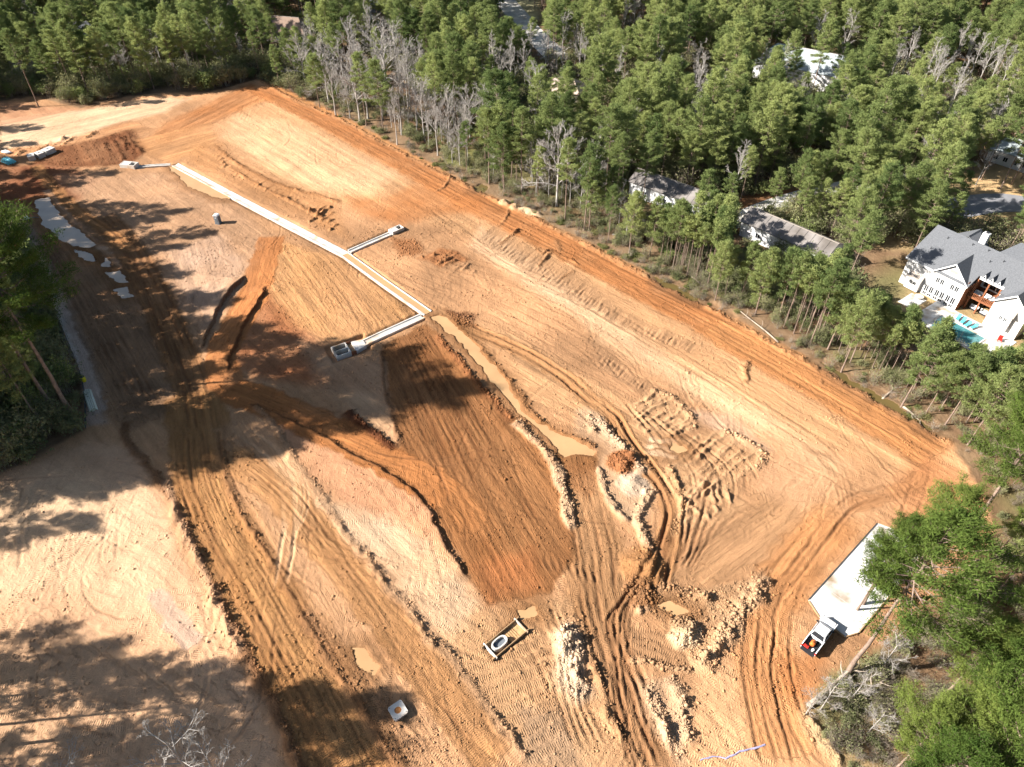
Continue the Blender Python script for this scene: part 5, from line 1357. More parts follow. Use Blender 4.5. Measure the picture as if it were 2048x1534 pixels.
    mb = MB(); mb.box(8.2, 9.7, -.035, -.004, 6.9, 7.6); mb.build('gable_vent', M['tan_roof'], h)
    # bay with tan metal roof on the left part, another on the right wing
    for (u0, u1, z1, zr) in ((1.6, 4.4, 2.9, 3.7), (19.3, 22.0, 4.6, 5.5)):
        mb = MB(); mb.box(u0, u1, -.9, -.003, .2 if u0 < 5 else 1.4, z1); b = mb.build('bay', M['white_brick'], h)
        mb = MB(); slab(mb, [(u0 - .25, -1.2, z1), (u1 + .25, -1.2, z1), (u1 + .1, .0, zr), (u0 - .1, .0, zr)], .1); mb.build('bay_roof', M['tan_roof'], b)
        um = (u0 + u1) / 2
        for dx in (-.5, .3): window_y(b, um + dx - .15, um + dx + .35, -.903, z1 - 1.4, z1 - .7)
    # recess: back glazing, balcony, railing, posts
    for k in range(4): window_y(wall, 12.8 + k * 1.25, 13.7 + k * 1.25, 6.997, 3.4, 5.6, frame=M['brown_wood'])
    for k in range(4): window_y(wall, 12.8 + k * 1.25, 13.7 + k * 1.25, 6.997, .3, 2.5, frame=M['brown_wood'])
    mb = MB(); mb.box(12.3, 17.7, 1.9, 6.95, 2.75, 3.0); bal = mb.build('balcony', M['brown_wood'], h)
    for z_ in (3.85, 3.04): mb = MB(); mb.box(12.3, 17.7, 1.86, 1.96, z_, z_ + .12 if z_ > 3.5 else z_ + .08); mb.build('rail', M['brown_wood'], bal)
    for k in range(19): mb = MB(); u = 12.5 + k * .285; mb.box(u, u + .07, 1.89, 1.93, 3.12, 3.85); mb.build('baluster', M['brown_wood'], bal)
    for u in (12.9, 15.0, 17.2): mb = MB(); mb.box(u - .13, u + .13, 2.0, 2.26, -.1, mz(2.4) - .62); mb.build('post', M['brown_wood'], h)
    # chimney and roof vents
    mb = MB(); mb.box(7.6, 8.8, 8.9, 9.9, 8.5, 12.2); ch = mb.build('chimney', WB, h, bevel=.03)
    mb = MB(); mb.box(8.0, 8.4, 9.2, 9.6, 12.2, 12.5); mb.build('flue', M['dark_metal'], ch)
    for u, v in ((2.0, 3.0), (3.0, 6.2), (7.5, 7.0), (10.5, 7.2), (12.2, 5.4), (14.0, 6.5)):
        mb = MB(); mb.tube([(u, v, mz(v) - .1), (u, v, mz(v) + .45)], .07, 8); mb.build('roof_vent', M['dark_metal'], roof)
    # ----- terrace things
    def W(u, v): c, s = math.cos(ang), math.sin(ang); return (O[0] + u * c - v * s, O[1] + u * s + v * c)
    level_bed(np.array([W(-1.5, -14), (W(26, -14)), W(26, 18), W(-1.5, 18)]), -0.02, 2.0)
    def item(name, u, v, label, cat, group=None, rz=0.0, z=.12): return empty(name, (*W(u, v), z), ang + rz, label, cat, group)
    t = MB(); t.prism([(8.5, -.1), (24.5, -.1), (24.5, -9.5), (11, -9.5), (8.5, -6)], -.1, .1); o = t.build('terrace', M['pad'], None, (O[0], O[1], 0), ang); tag(o, 'white paved terrace between the large house and the pool', 'terrace')
    t = MB(); t.prism([(11.6, -3.9), (20.5, -3.9), (20.5, -8.8), (12.4, -8.8)], .1, .105); o = t.build('swimming_pool', M['pool_water'], None, (O[0], O[1], 0), ang); tag(o, 'turquoise swimming pool in the terrace of the large house', 'pool')
    t = MB()
    for a, b in (((11.4, -3.9), (20.7, -3.6)), ((11.4, -9.1), (20.7, -8.8)), ((11.4, -8.79), (11.7, -3.91)), ((20.4, -8.79), (20.7, -3.91))): t.box(a[0], b[0], min(a[1], b[1]), max(a[1], b[1]), .09, .19)
    t.build('coping', M['concrete'], o)
    t = MB(); t.prism([(4.0, -1.6), (7.2, -1.6), (7.2, -6.5), (4.0, -6.5)], -.1, .08); o = t.build('garden_path', M['pad'], None, (O[0], O[1], 0), ang); tag(o, 'pale paved path below the row of tall windows', 'path')
    r = item('fire_table', 5.8, -2.2, 'round pale fire table on the lawn by the house', 'table', z=.08)
    mb = MB(); mb.tube([(0, 0, 0), (0, 0, .45)], [.5, .7], 20); mb.build('base', M['old_concrete'], r); mb = MB(); mb.tube([(0, 0, .45), (0, 0, .52)], .85, 24); mb.build('top', M['concrete'], r)
    k = 0
    for u, v, rz in ((14.2, -2.4, .2), (15.3, -2.7, .1), (16.4, -2.9, -.1), (17.5, -2.6, -.2)):
        r = item('sun_lounger', u, v, 'white sun lounger with turquoise cushion by the pool', 'lounger', 'loungers along the pool', rz)
        mb = MB(); mb.box(-.33, .33, -.95, .6, .22, .3); mb.build('frame', M['white_paint'], r)
        for x in (-.28, .28):
            for y in (-.85, .5): mb = MB(); mb.box(x - .03, x + .03, y - .03, y + .03, 0, .22); mb.build('leg', M['white_paint'], r)
        mb = MB(); mb.box(-.3, .3, -.93, .3, .3, .4); mb.build('cushion', M['turquoise'], r, bevel=.03)
        mb = MB(); mb.add([(-.3, .3, .3), (.3, .3, .3), (.3, .85, .75), (-.3, .85, .75), (-.3, .22, .38), (.3, .22, .38), (.3, .77, .83), (-.3, .77, .83)], [(0, 3, 2, 1), (4, 5, 6, 7), (0, 1, 5, 4), (1, 2, 6, 5), (2, 3, 7, 6), (3, 0, 4, 7)]); mb.build('backrest', M['turquoise'], r)
    r = item('garden_chair', 22.4, -2.5, 'red garden chair on the terrace by the right wing', 'chair', rz=.4)
    mb = MB(); mb.box(-.35, .35, -.35, .3, .35, .43); mb.build('seat', M['red'], r); mb = MB(); mb.box(-.35, .35, .3, .38, .43, 1.1); mb.build('backrest', M['red'], r)
    for x in (-.3, .3):
        for y in (-.3, .3): mb = MB(); mb.box(x - .04, x + .04, y - .04, y + .04, 0, .35); mb.build('leg', M['red'], r)
    for i, (u, v, z, lb) in enumerate(((13.6, 3.4, 3.0, 'pale cushioned sofa on the balcony nearest the brown side wall'), (15.6, 3.6, 3.0, 'pale cushioned sofa on the balcony nearest the right wing'), (14.2, 3.2, .0, 'pale sofa in the shade under the balcony nearest the brown side wall'), (16.2, 3.2, .0, 'pale sofa in the shade under the balcony nearest the right wing'))):
        r = item('outdoor_sofa', u, v, lb, 'sofa', None, 0, z)
        mb = MB(); mb.box(-.8, .8, -.4, .4, .0, .35); mb.build('base', M['dark_metal'], r); mb = MB(); mb.box(-.75, .75, -.38, .3, .35, .5); mb.build('cushion', M['white_paint'], r, bevel=.04); mb = MB(); mb.box(-.8, .8, .3, .42, .35, .9); mb.build('backrest', M['white_paint'], r, bevel=.03)
    return W
HW = make_house()

def gable_building(name, label, o, ang, L, Wd, he, hr, wall_m, roof_m, door=True, nwin=3, hip=0.0, cat='house'):
    level_bed(loc2w(o, ang, [(-1, -1), (L + 1, -1), (L + 1, Wd + 1), (-1, Wd + 1)]), -.02, 1.5)
    r = empty(name, (o[0], o[1], 0), ang, label, cat)
    mb = MB(); mb.add([(0, 0, -.3), (L, 0, -.3), (L, Wd, -.3), (0, Wd, -.3), (0, 0, he), (L, 0, he), (L, Wd, he), (0, Wd, he), (hip, Wd / 2, hr - .15), (L - hip, Wd / 2, hr - .15)], [(0, 3, 2, 1), (0, 1, 5, 4), (2, 3, 7, 6), (3, 0, 4, 8, 7), (1, 2, 6, 9, 5)]); w = mb.build('wall', wall_m, r)
    mb = MB(); ov = .4; dz = ov * (hr - he) / (Wd / 2)
    if hip:
        slab(mb, [(-ov, -ov, he - dz), (L + ov, -ov, he - dz), (L - hip, Wd / 2, hr), (hip, Wd / 2, hr)], .12); slab(mb, [(hip, Wd / 2 + .003, hr - .003), (L - hip, Wd / 2 + .003, hr - .003), (L + ov, Wd + ov, he - dz), (-ov, Wd + ov, he - dz)], .12)
        slab(mb, [(-ov, -ov, he - dz), (hip, Wd / 2, hr), (-ov, Wd + ov, he - dz)], .1); slab(mb, [(L + ov, -ov, he - dz), (L + ov, Wd + ov, he - dz), (L - hip, Wd / 2, hr)], .1)
    else:
        slab(mb, [(-ov, -ov, he - dz), (L + ov, -ov, he - dz), (L + ov, Wd / 2, hr), (-ov, Wd / 2, hr)], .12); slab(mb, [(-ov, Wd / 2 + .003, hr - .003), (L + ov, Wd / 2 + .003, hr - .003), (L + ov, Wd + ov, he - dz), (-ov, Wd + ov, he - dz)], .12)
    rf = mb.build('roof', roof_m, r)
    mb = MB(); mb.box(hip - (0 if hip else ov), L - hip + (0 if hip else ov), Wd / 2 - .12, Wd / 2 + .12, hr - .02, hr + .05); mb.build('ridge_cap', M['tan_roof'], rf)
    for k in range(nwin):
        u = L * (k + .7) / (nwin + .6); window_y(w, u, u + 1.0, -.003, 1.1, min(2.2, he - .4))
    if door:
        mb = MB(); mb.box(L + .003, L + .05, Wd * .35, Wd * .35 + 2.6, -.1, 2.5); d = mb.build('door', M['white_paint'], r); mb = MB(); mb.box(L + .051, L + .1, Wd * .35 + .2, Wd * .35 + .3, 1.0, 1.15); mb.build('handle', M['dark_metal'], d)
    # standing seams, each its own strip
    if roof_m is M['metal_roof']:
        n = int(L / 1.6)
        for k in range(n + 1):
            u = -.3 + k * (L + .6) / n
            mb = MB(); mb.add([(u - .04, -ov + .02, he - dz + .005), (u + .04, -ov + .02, he - dz + .005), (u + .04, Wd / 2 - .15, hr - .03), (u - .04, Wd / 2 - .15, hr - .03), (u - .04, -ov + .02, he - dz + .07), (u + .04, -ov + .02, he - dz + .07), (u + .04, Wd / 2 - .15, hr + .035), (u - .04, Wd / 2 - .15, hr + .035)], [(0, 3, 2, 1), (4, 5, 6, 7), (0, 1, 5, 4), (1, 2, 6, 5), (2, 3, 7, 6), (3, 0, 4, 7)]); mb.build('standing_seam', roof_m, rf)
    return r
gable_building('long_shed', 'long white shed with grey metal roof beside the concrete driveway', (51.6, 141.6), math.radians(-47.0), 20.5, 7.2, 3.8, 5.6, M['white_paint'], M['metal_roof'], True, 3, cat='shed')
gable_building('long_shed', 'white shed with dark stained roof half hidden by pines farther from the large house', (28.8, 160.6), math.radians(-40.0), 20.0, 7.0, 3.8, 5.6, M['white_paint'], M['metal_roof'], True, 3, cat='shed')

def far_house(p, z, ang, L, Wd, he, hr, wm, rm, label, hip=3.0):
    x, y = G(p[0], p[1], z)
    c, s = math.cos(ang), math.sin(ang)
    o = (x - L / 2 * c + Wd / 2 * s, y - L / 2 * s - Wd / 2 * c)
    return gable_building('far_house', label, o, ang, L, Wd, he, hr, wm, rm, False, 4, hip)
M['green_roof'] = mat('grey_green_roof', (0.34, 0.38, 0.38), 0.85, .12, 3)
M['brown_roof'] = mat('brown_roof', (0.24, 0.165, 0.12), 0.85, .15, 3)
M['pink_roof'] = mat('pale_tile_roof', (0.5, 0.38, 0.3), 0.85, .12, 3)
far_house((1615, 128), 5, math.radians(-35), 30, 14, 5.5, 9.5, M['white_paint'], M['green_roof'], 'far house with wide grey green roof among the pines', 4)
far_house((1131, 172), 4, math.radians(-20), 11, 9, 4, 6.5, M['tan_wall'], M['pink_roof'], 'small far house with pale pinkish hip roof among bare trees', 3)
far_house((575, 48), 5, math.radians(-15), 18, 11, 4, 7.5, M['tan_wall'], M['brown_roof'], 'far house with brown roof behind the upper wood', 4)
far_house((150, 55), 5, math.radians(10), 16, 10, 4, 7, M['tan_wall'], M['shingle'], 'far house with grey roof in a gap of the upper wood', 3)
far_house((738, 8), 6, math.radians(-10), 20, 11, 5, 9, M['tan_wall'], M['shingle'], 'far house with steep slate grey roof at the end of the wood', 4)
far_house((2040, 296), 4, math.radians(-50), 11, 8, 3.6, 6.0, M['white_paint'], M['green_roof'], 'far white house with grey green roof beyond the dry lawn', 2.5)

# roads and driveways
def lane(name, pts, hw, m, z=0.03):
    P = smooth_line(GP(pts), 4); Q = sweep_outline(P, hw)
    level_bed(sweep_outline(P, hw + .8), -0.05, 1.0)
    mb = MB(); n = len(P)
    mb.add([(x, y, z) for x, y in Q] + [(x, y, -.25) for x, y in Q], [(i, 2 * n - 1 - i, 2 * n - 2 - i, i + 1) for i in range(n - 1)] + [(i, i + 1, 2 * n + i + 1, 2 * n + i) for i in range(2 * n - 1)] + [(2 * n - 1, 0, 2 * n, 4 * n - 1)])
    o = mb.build(name, m); tag(o, kind='structure'); return o
lane('driveway', [(1455, 448), (1500, 428), (1545, 410), (1590, 396), (1650, 380), (1760, 360), (1900, 330)], 2.6, M['old_concrete'])
lane('road', [(960, -60), (1000, -10), (1030, 25), (1060, 60), (1120, 120)], 4.5, M['old_concrete'])
lane('house_driveway', [(1890, 420), (1960, 408), (2020, 405), (2100, 415), (2250, 420)], 4.5, M['asphalt'], 0.035)

# ------------------------------------------------------------------ the ground sheet itself, then loose clods on it
build_ground()

def scatter_clods(n=24000, seed=5):
    rng = np.random.default_rng(seed)
    jj, ii = np.nonzero((CLOD > 0.12) & (SITEM > 0.5))
    w = (CLOD[jj, ii].astype(float) ** 1.6) * (XS[np.minimum(ii + 1, NX - 1)] - XS[ii]) * (YS[np.minimum(jj + 1, NY - 1)] - YS[jj])
    w /= w.sum()
    k = rng.choice(len(jj), n, p=w)
    j, i = jj[k], ii[k]
    x = XS[i] + rng.random(n) * .25; y = YS[j] + rng.random(n) * .25; z = Z[j, i]
    s = 0.04 + 0.07 * rng.random(n) + 0.24 * rng.random(n) ** 9
    s *= 0.6 + 0.7 * CLOD[j, i]
    # sparse loose lumps over the whole site
    m = 26000
    ja, ia = np.nonzero((SITEM > 0.8) & (WET < 0.2) & (GY < 150))
    wq = np.clip(fbm(GX[ja, ia] * .22, GY[ja, ia] * .22, 3, 402) - .42, 0.01, 1) ** 1.5 * (XS[np.minimum(ia + 1, NX - 1)] - XS[ia]) * (YS[np.minimum(ja + 1, NY - 1)] - YS[ja]); kk = rng.choice(len(ja), m, p=wq / wq.sum())
    ja, ia = ja[kk], ia[kk]
    x = np.concatenate([x, XS[ia] + rng.random(m) * .2]); y = np.concatenate([y, YS[ja] + rng.random(m) * .2]); z = np.concatenate([z, Z[ja, ia]])
    s = np.concatenate([s, 0.045 + 0.05 * rng.random(m) + .14 * rng.random(m) ** 7]); col = np.concatenate([C[j, i], C[ja, ia]])
    n = n + m
    base = np.array([(1, 0, 0), (-1, 0, 0), (0, 1, 0), (0, -1, 0), (0, 0, 1), (0, 0, -1)], float)
    tri = np.array([(0, 2, 4), (2, 1, 4), (1, 3, 4), (3, 0, 4), (2, 0, 5), (1, 2, 5), (3, 1, 5), (0, 3, 5)])
    V = base[None] * (0.65 + 0.7 * rng.random((n, 6, 1))) + rng.normal(0, .18, (n, 6, 3))
    a = rng.random(n) * 6.28; ca, sa = np.cos(a), np.sin(a)
    V = np.stack([V[..., 0] * ca[:, None] - V[..., 1] * sa[:, None], V[..., 0] * sa[:, None] + V[..., 1] * ca[:, None], V[..., 2] * .6], -1) * s[:, None, None]
    V += np.stack([x, y, z + s * .25], -1)[:, None, :]
    T = (tri[None] + (np.arange(n) * 6)[:, None, None]).reshape(-1, 3)
    m_, N, L, b = newmat('clod_soil')
    at = N.new('ShaderNodeAttribute'); at.attribute_name = 'soil'
    L.new(at.outputs['Color'], b.inputs['Base Color']); b.inputs['Roughness'].default_value = .95; b.inputs['Specular IOR Level'].default_value = .1
    me = np_mesh('soil_clods', V.reshape(-1, 3), T, [m_])
    c4 = np.ones((n * 6, 4), np.float32); c4[:, :3] = np.repeat(np.clip(col * (0.8 + .45 * rng.random((n, 1))), 0, .8), 6, axis=0)
    a_ = me.attributes.new('soil', 'FLOAT_COLOR', 'POINT'); a_.data.foreach_set('color', c4.ravel())
    o = link('soil_clods', me); tag(o, 'loose lumps of dug soil strewn over the heaps', 'soil', kind='stuff')
scatter_clods()

# ------------------------------------------------------------------ vegetation
def cones(A, B, ra, rb, sides=4):
    """many straight tapered sticks at once -> V, quads"""
    A = np.asarray(A, float); B = np.asarray(B, float); n = len(A)
    ra = np.broadcast_to(ra, n); rb = np.broadcast_to(rb, n)
    t = B - A; t /= np.maximum(np.linalg.norm(t, axis=1, keepdims=True), 1e-9)
    up = np.where(np.abs(t[:, 2:3]) < .9, np.array([[0, 0, 1.]]), np.array([[1., 0, 0]]))
    a = np.cross(t, up); a /= np.linalg.norm(a, axis=1, keepdims=True); b = np.cross(t, a)
    q = np.arange(sides) * 2 * math.pi / sides
    ring = a[:, None, :] * np.cos(q)[None, :, None] + b[:, None, :] * np.sin(q)[None, :, None]
    V = np.concatenate([A[:, None] + ring * ra[:, None, None], B[:, None] + ring * rb[:, None, None]], 1)
    k = np.arange(sides); f = np.stack([k, (k + 1) % sides, sides + (k + 1) % sides, sides + k], -1)
    T = (f[None] + (np.arange(n) * 2 * sides)[:, None, None]).reshape(-1, 4)
    return V.reshape(-1, 3), T

def q2t(Q): return np.concatenate([Q[:, [0, 1, 2]], Q[:, [0, 2, 3]]])
def join(parts):
    Vs, Ts, o = [], [], 0
    for V, T in parts:
        Vs.append(V); Ts.append((q2t(T) if T.shape[1] == 4 else T) + o); o += len(V)
    return np.concatenate(Vs), np.concatenate(Ts)

def trunk_curve(rng, H, r0, r1, lean=.02, n=9):
    k = np.linspace(0, 1, n)
    bx = np.cumsum(rng.normal(0, lean, n)) * H / n * 2; by = np.cumsum(rng.normal(0, lean, n)) * H / n * 2
    P = np.stack([bx - bx[0], by - by[0], k * H], -1); r = r0 + (r1 - r0) * k ** .8
    r[0] *= 1.25
    return P, r

def tufts(rng, Cn, spread, n_each, ln, wd, outward):
    """needle sprays: thin triangles round clump centres Cn"""
    n = len(Cn) * n_each
    c = np.repeat(Cn, n_each, axis=0); o = np.repeat(outward, n_each, axis=0)
    p = c + rng.normal(0, 1, (n, 3)) * np.array([spread, spread, spread * .55])
    d = rng.normal(0, 1, (n, 3)) + o * .7 + np.array([0, 0, .45]); d /= np.linalg.norm(d, axis=1, keepdims=True)
    s = np.cross(d, rng.normal(0, 1, (n, 3))); s /= np.linalg.norm(s, axis=1, keepdims=True)
    L = ln * (0.6 + .8 * rng.random((n, 1))); w = wd * (0.6 + .8 * rng.random((n, 1)))
    V = np.stack([p - s * w * .5 - d * L * .3, p + s * w * .5 - d * L * .3, p + d * L * .7], 1).reshape(-1, 3)
    return V, np.arange(3 * n).reshape(-1, 3)

def pine_parts(seed, H=24., frac=.5, R=3.6, nb=60, each=9, ln=.5, wd=.2, r0=.21, spread=.34, top_sharp=1.0):
    rng = np.random.default_rng(seed)
    P, r = trunk_curve(rng, H, r0, .04, .012)
    kk = np.linspace(0, 1, len(P))
    tv, tf = [], []
    Vt, Tt = cones(P[:-1], P[1:], r[:-1], r[1:], 8)
    sticks = [(Vt, Tt)]
    # a few dead stubs below the crown
    clumps, outs, A, B, ra = [], [], [], [], []
    t0 = 1 - frac
    ga = rng.random() * 6.28
    lop = rng.random() * 6.28; lopa = .15 + .25 * rng.random()
    for i in range(nb):
        u = ((i + rng.random()) / nb) ** .85
        t = t0 + (1 - t0) * u * .985
        base = np.array([np.interp(t, kk, P[:, c]) for c in range(3)])
        ga += 2.4 + rng.normal(0, .35)
        shape = (.5 + .5 * min(u / .28, 1)) * (max(1 - u ** 2.0, 0)) ** (.62 * top_sharp) + .1
        L = R * shape * rng.uniform(.55, 1.18) * (1 + lopa * math.cos(ga - lop))
        el = math.radians(-8 + 55 * u + rng.normal(0, 9))
        d = np.array([math.cos(ga) * math.cos(el), math.sin(ga) * math.cos(el), math.sin(el)])
        mid = base + d * L * .55 + np.array([0, 0, -.04 * L]); end = base + d * L + np.array([0, 0, .1 * L])
        A += [base, mid]; B += [mid, end]; ra += [.02 + .012 * L, .012 + .007 * L]
        nl = max(3, int(2.2 * L))
        for k in range(nl):
            f = .38 + .62 * (k + rng.random()) / nl
            p = base + (mid - base) * min(f / .55, 1) + (end - mid) * max((f - .55) / .45, 0)
            side = np.array([-d[1], d[0], 0]) * (1 if k % 2 else -1)
            q = p + (d * .55 + side * rng.uniform(.4, 1.0) + np.array([0, 0, .25])) * L * rng.uniform(.14, .3) * (1.15 - .5 * f)
            A.append(p); B.append(q); ra.append(.02)
            clumps.append(q); outs.append(d); 
            if rng.random() < .6: clumps.append((p + q) / 2); outs.append(d)
        clumps.append(end); outs.append(d)
    ndead = rng.integers(3, 9)
    for i in range(ndead):
        t = t0 * rng.uniform(.55, 1.0); base = np.array([np.interp(t, kk, P[:, c]) for c in range(3)]); a = rng.random() * 6.28; L = rng.uniform(.5, 1.6)
        A.append(base); B.append(base + np.array([math.cos(a) * L, math.sin(a) * L, rng.uniform(-.3, .3)])); ra.append(.03)
    sticks.append(cones(np.array(A), np.array(B), np.array(ra), np.array(ra) * .5, 3))
    crown = tufts(rng, np.array(clumps), spread, each, ln, wd, np.array(outs))
    return join(sticks), crown

def bare_parts(seed, H=18., R=6., trunk_frac=.35, r0=.28, n1=9, n2=6, n3=6, n4=4, up=.55, tw=1.0):
    rng = np.random.default_rng(seed)
    P, r = trunk_curve(rng, H * .8, r0, .06, .02)
    kk = np.linspace(0, 1, len(P))
    S = [cones(P[:-1], P[1:], r[:-1], r[1:], 7)]
    def grow(base, d, L, rad, n, upb):
        """bent stick of three pieces; returns points for children"""
        pts = [base]; dd = d.copy()
        for k in range(3):
            dd = dd + rng.normal(0, .16, 3) + np.array([0, 0, upb * .22]); dd /= np.linalg.norm(dd)
            pts.append(pts[-1] + dd * L / 3)
        rr = np.array([rad, rad * .8, rad * .58, rad * .35])
        S_A.extend(pts[:-1]); S_B.extend(pts[1:]); S_r.extend(rr[:-1]); S_q.extend(rr[1:])
        out = []
        for k in range(n):
            f = .25 + .75 * (k + rng.random()) / n; g = f * 3; i = min(int(g), 2); p = pts[i] + (pts[i + 1] - pts[i]) * (g - i)
            ax = rng.normal(0, 1, 3); ax -= dd * (ax @ dd); ax /= np.linalg.norm(ax)
            c = dd * rng.uniform(.55, 1.0) + ax * rng.uniform(.5, .95); c /= np.linalg.norm(c)
            out.append((p, c, 1 - .55 * f))
        return out
    lvl = []
    ga = rng.random() * 6.28
    for k in range(n1):
        t = trunk_frac + (1 - trunk_frac) * (k + rng.random()) / n1; ga += 2.4
        base = np.array([np.interp(t, kk, P[:, c]) for c in range(3)])
        u = (t - trunk_frac) / (1 - trunk_frac)
        el = up + u * .6 + rng.normal(0, .12)
        lvl.append((base, np.array([math.cos(ga) * math.cos(el), math.sin(ga) * math.cos(el), math.sin(el)]), R * (1.1 - .35 * u) * rng.uniform(.8, 1.15)))
    rads = (r0 * .36, .036 * tw, .017 * tw, .009 * tw); ns = (n2, n3, n4, 0); scl = (1, .5, .48, .5)
    parts = []
    cur = lvl
    for depth in range(4):
        S_A, S_B, S_r, S_q = [], [], [], []
        nxt = []
        for base, d, L in cur:
            for p, c, f in grow(base, d, L, rads[depth], ns[depth], .5):
                nxt.append((p, c, L * scl[min(depth + 1, 3)] * (0.55 + .7 * rng.random()) * (0.5 + .5 * f)))
        S.append(cones(np.array(S_A), np.array(S_B), np.array(S_r), np.array(S_q), 4 if depth < 2 else 3))
        cur = nxt
    return S

def mesh_of(name, VT, mats, smooth=False):
    V, T = VT
    return np_mesh(name, V, T, mats, smooth=smooth)

# kinds of pine: (trunk mesh, crown mesh, joined mesh, nominal height, crown radius)
PINES = []
for k, (H, fr, R, nb) in enumerate(((25, .52, 4.1, 62), (24, .6, 4.5, 70), (26, .46, 3.7, 54), (22, .66, 4.0, 66), (23, .56, 4.8, 66), (27, .5, 4.3, 62), (20, .66, 3.3, 56), (24, .44, 3.4, 48))):
    tr, cr = pine_parts(200 + k, H, fr, R, nb, each=19, ln=.42, wd=.135)
    tm = mesh_of('pine_trunk', tr, [M['bark']], True); cm = mesh_of('pine_crown', cr, [M['needle']])
    V = np.concatenate([tr[0], cr[0]]); T = np.concatenate([tr[1], cr[1] + len(tr[0])])
    jm = np_mesh('pine', V, T, [M['bark'], M['needle']], np.concatenate([np.zeros(len(tr[1]), int), np.ones(len(cr[1]), int)]))
    PINES.append((tm, cm, jm, H, R))
THIN = []
for k, (H, fr, R) in enumerate(((18, .34, 1.7), (20, .3, 1.9), (16, .4, 1.5))):
    tr, cr = pine_parts(300 + k, H, fr, R, 30, each=12, ln=.45, wd=.15, r0=.11, spread=.3)
    tm = mesh_of('slender_trunk', tr, [M['bark']], True); cm = mesh_of('slender_crown', cr, [M['needle']])
    V = np.concatenate([tr[0], cr[0]]); T = np.concatenate([tr[1], cr[1] + len(tr[0])])
    jm = np_mesh('slender_pine', V, T, [M['bark'], M['needle']], np.concatenate([np.zeros(len(tr[1]), int), np.ones(len(cr[1]), int)]))
    THIN.append((tm, cm, jm, H, R))
NEARP = []
for k, (H, fr, R, nb) in enumerate(((26, .5, 4.6, 80), (24, .55, 4.2, 80), (25, .45, 4.0, 70))):
    tr, cr = pine_parts(400 + k, H, fr, R, nb, each=34, ln=.36, wd=.075, r0=.26, spread=.3)
    NEARP.append((mesh_of('near_pine_trunk', tr, [M['bark']], True), mesh_of('near_pine_crown', cr, [M['needle_near']]), None, H, R))
BARE = []
for k, (H, R, tf, r0, up) in enumerate(((17, 6.2, .3, .3, .45), (19, 4.5, .35, .24, .75), (16, 3.6, .4, .18, .85), (20, 5.2, .32, .28, .65), (13, 3.8, .25, .16, .5))):
    S = bare_parts(500 + k, H, R, tf, r0, (12, 9, 8, 9, 9)[k], 6, 7, 9, up, 1.7 if k == 0 else 1.0)
    tm = mesh_of('bare_trunk', join(S[:2]), [M['grey_bark'] if k == 4 else M['pale_bark']], True)
    bm_ = mesh_of('bare_branches', join(S[2:]), [M['grey_bark'] if k == 4 else M['pale_bark']])
    V, T = join(S)
    BARE.append((tm, bm_, np_mesh('bare_tree', V, T, [M['grey_bark'] if k == 4 else M['pale_bark']]), H, R))

def brush_mesh(name, seed, H, R, n, leaf, m):
    rng = np.random.default_rng(seed)
    A, B, ra, tips = [], [], [], []
    for k in range(n):
        a = rng.random() * 6.28; sp = rng.random() ** .7 * R
        b = np.array([rng.normal(0, .25 * R), rng.normal(0, .25 * R), -.1]); e = b + np.array([math.cos(a) * sp, math.sin(a) * sp, H * rng.uniform(.55, 1.05)])
        mid = (b + e) / 2 + rng.normal(0, .12, 3)
        A += [b, mid]; B += [mid, e]; ra += [.022, .015]; tips.append(e)
        for j in range(5):
            f = rng.uniform(.35, 1); p = b + (e - b) * f; q = p + rng.normal(0, .33, 3) * (1, 1, .8) + np.array([0, 0, .25])
            A.append(p); B.append(q); ra.append(.012); tips.append(q)
    parts = [cones(np.array(A), np.array(B), np.array(ra), np.array(ra) * .5, 3)]
    V, T = join(parts); mi = np.zeros(len(T), int)
    if leaf:
        tp = np.array(tips); cr = tufts(rng, tp, .3, leaf, .28, .15, np.zeros_like(tp) + np.array([0, 0, .5]))
        T = np.concatenate([T, cr[1] + len(V)]); mi = np.concatenate([mi, np.ones(len(cr[1]), int)]); V = np.concatenate([V, cr[0]])
    return np_mesh(name, V, T, [M['twig'], m], mi)
BRUSH = [brush_mesh('bare_brush', 600, 2.4, 1.3, 26, 0, M['shrub']), brush_mesh('bare_brush', 601, 3.4, 1.5, 26, 1, M['shrub']), brush_mesh('leafy_brush', 602, 2.2, 1.3, 20, 7, M['shrub']),
         brush_mesh('leafy_brush', 603, 4.0, 1.8, 26, 7, M['shrub']), brush_mesh('green_sapling', 604, 3.4, 1.1, 14, 9, M['needle']), brush_mesh('low_grass', 605, .5, .9, 26, 5, M['grass'])]

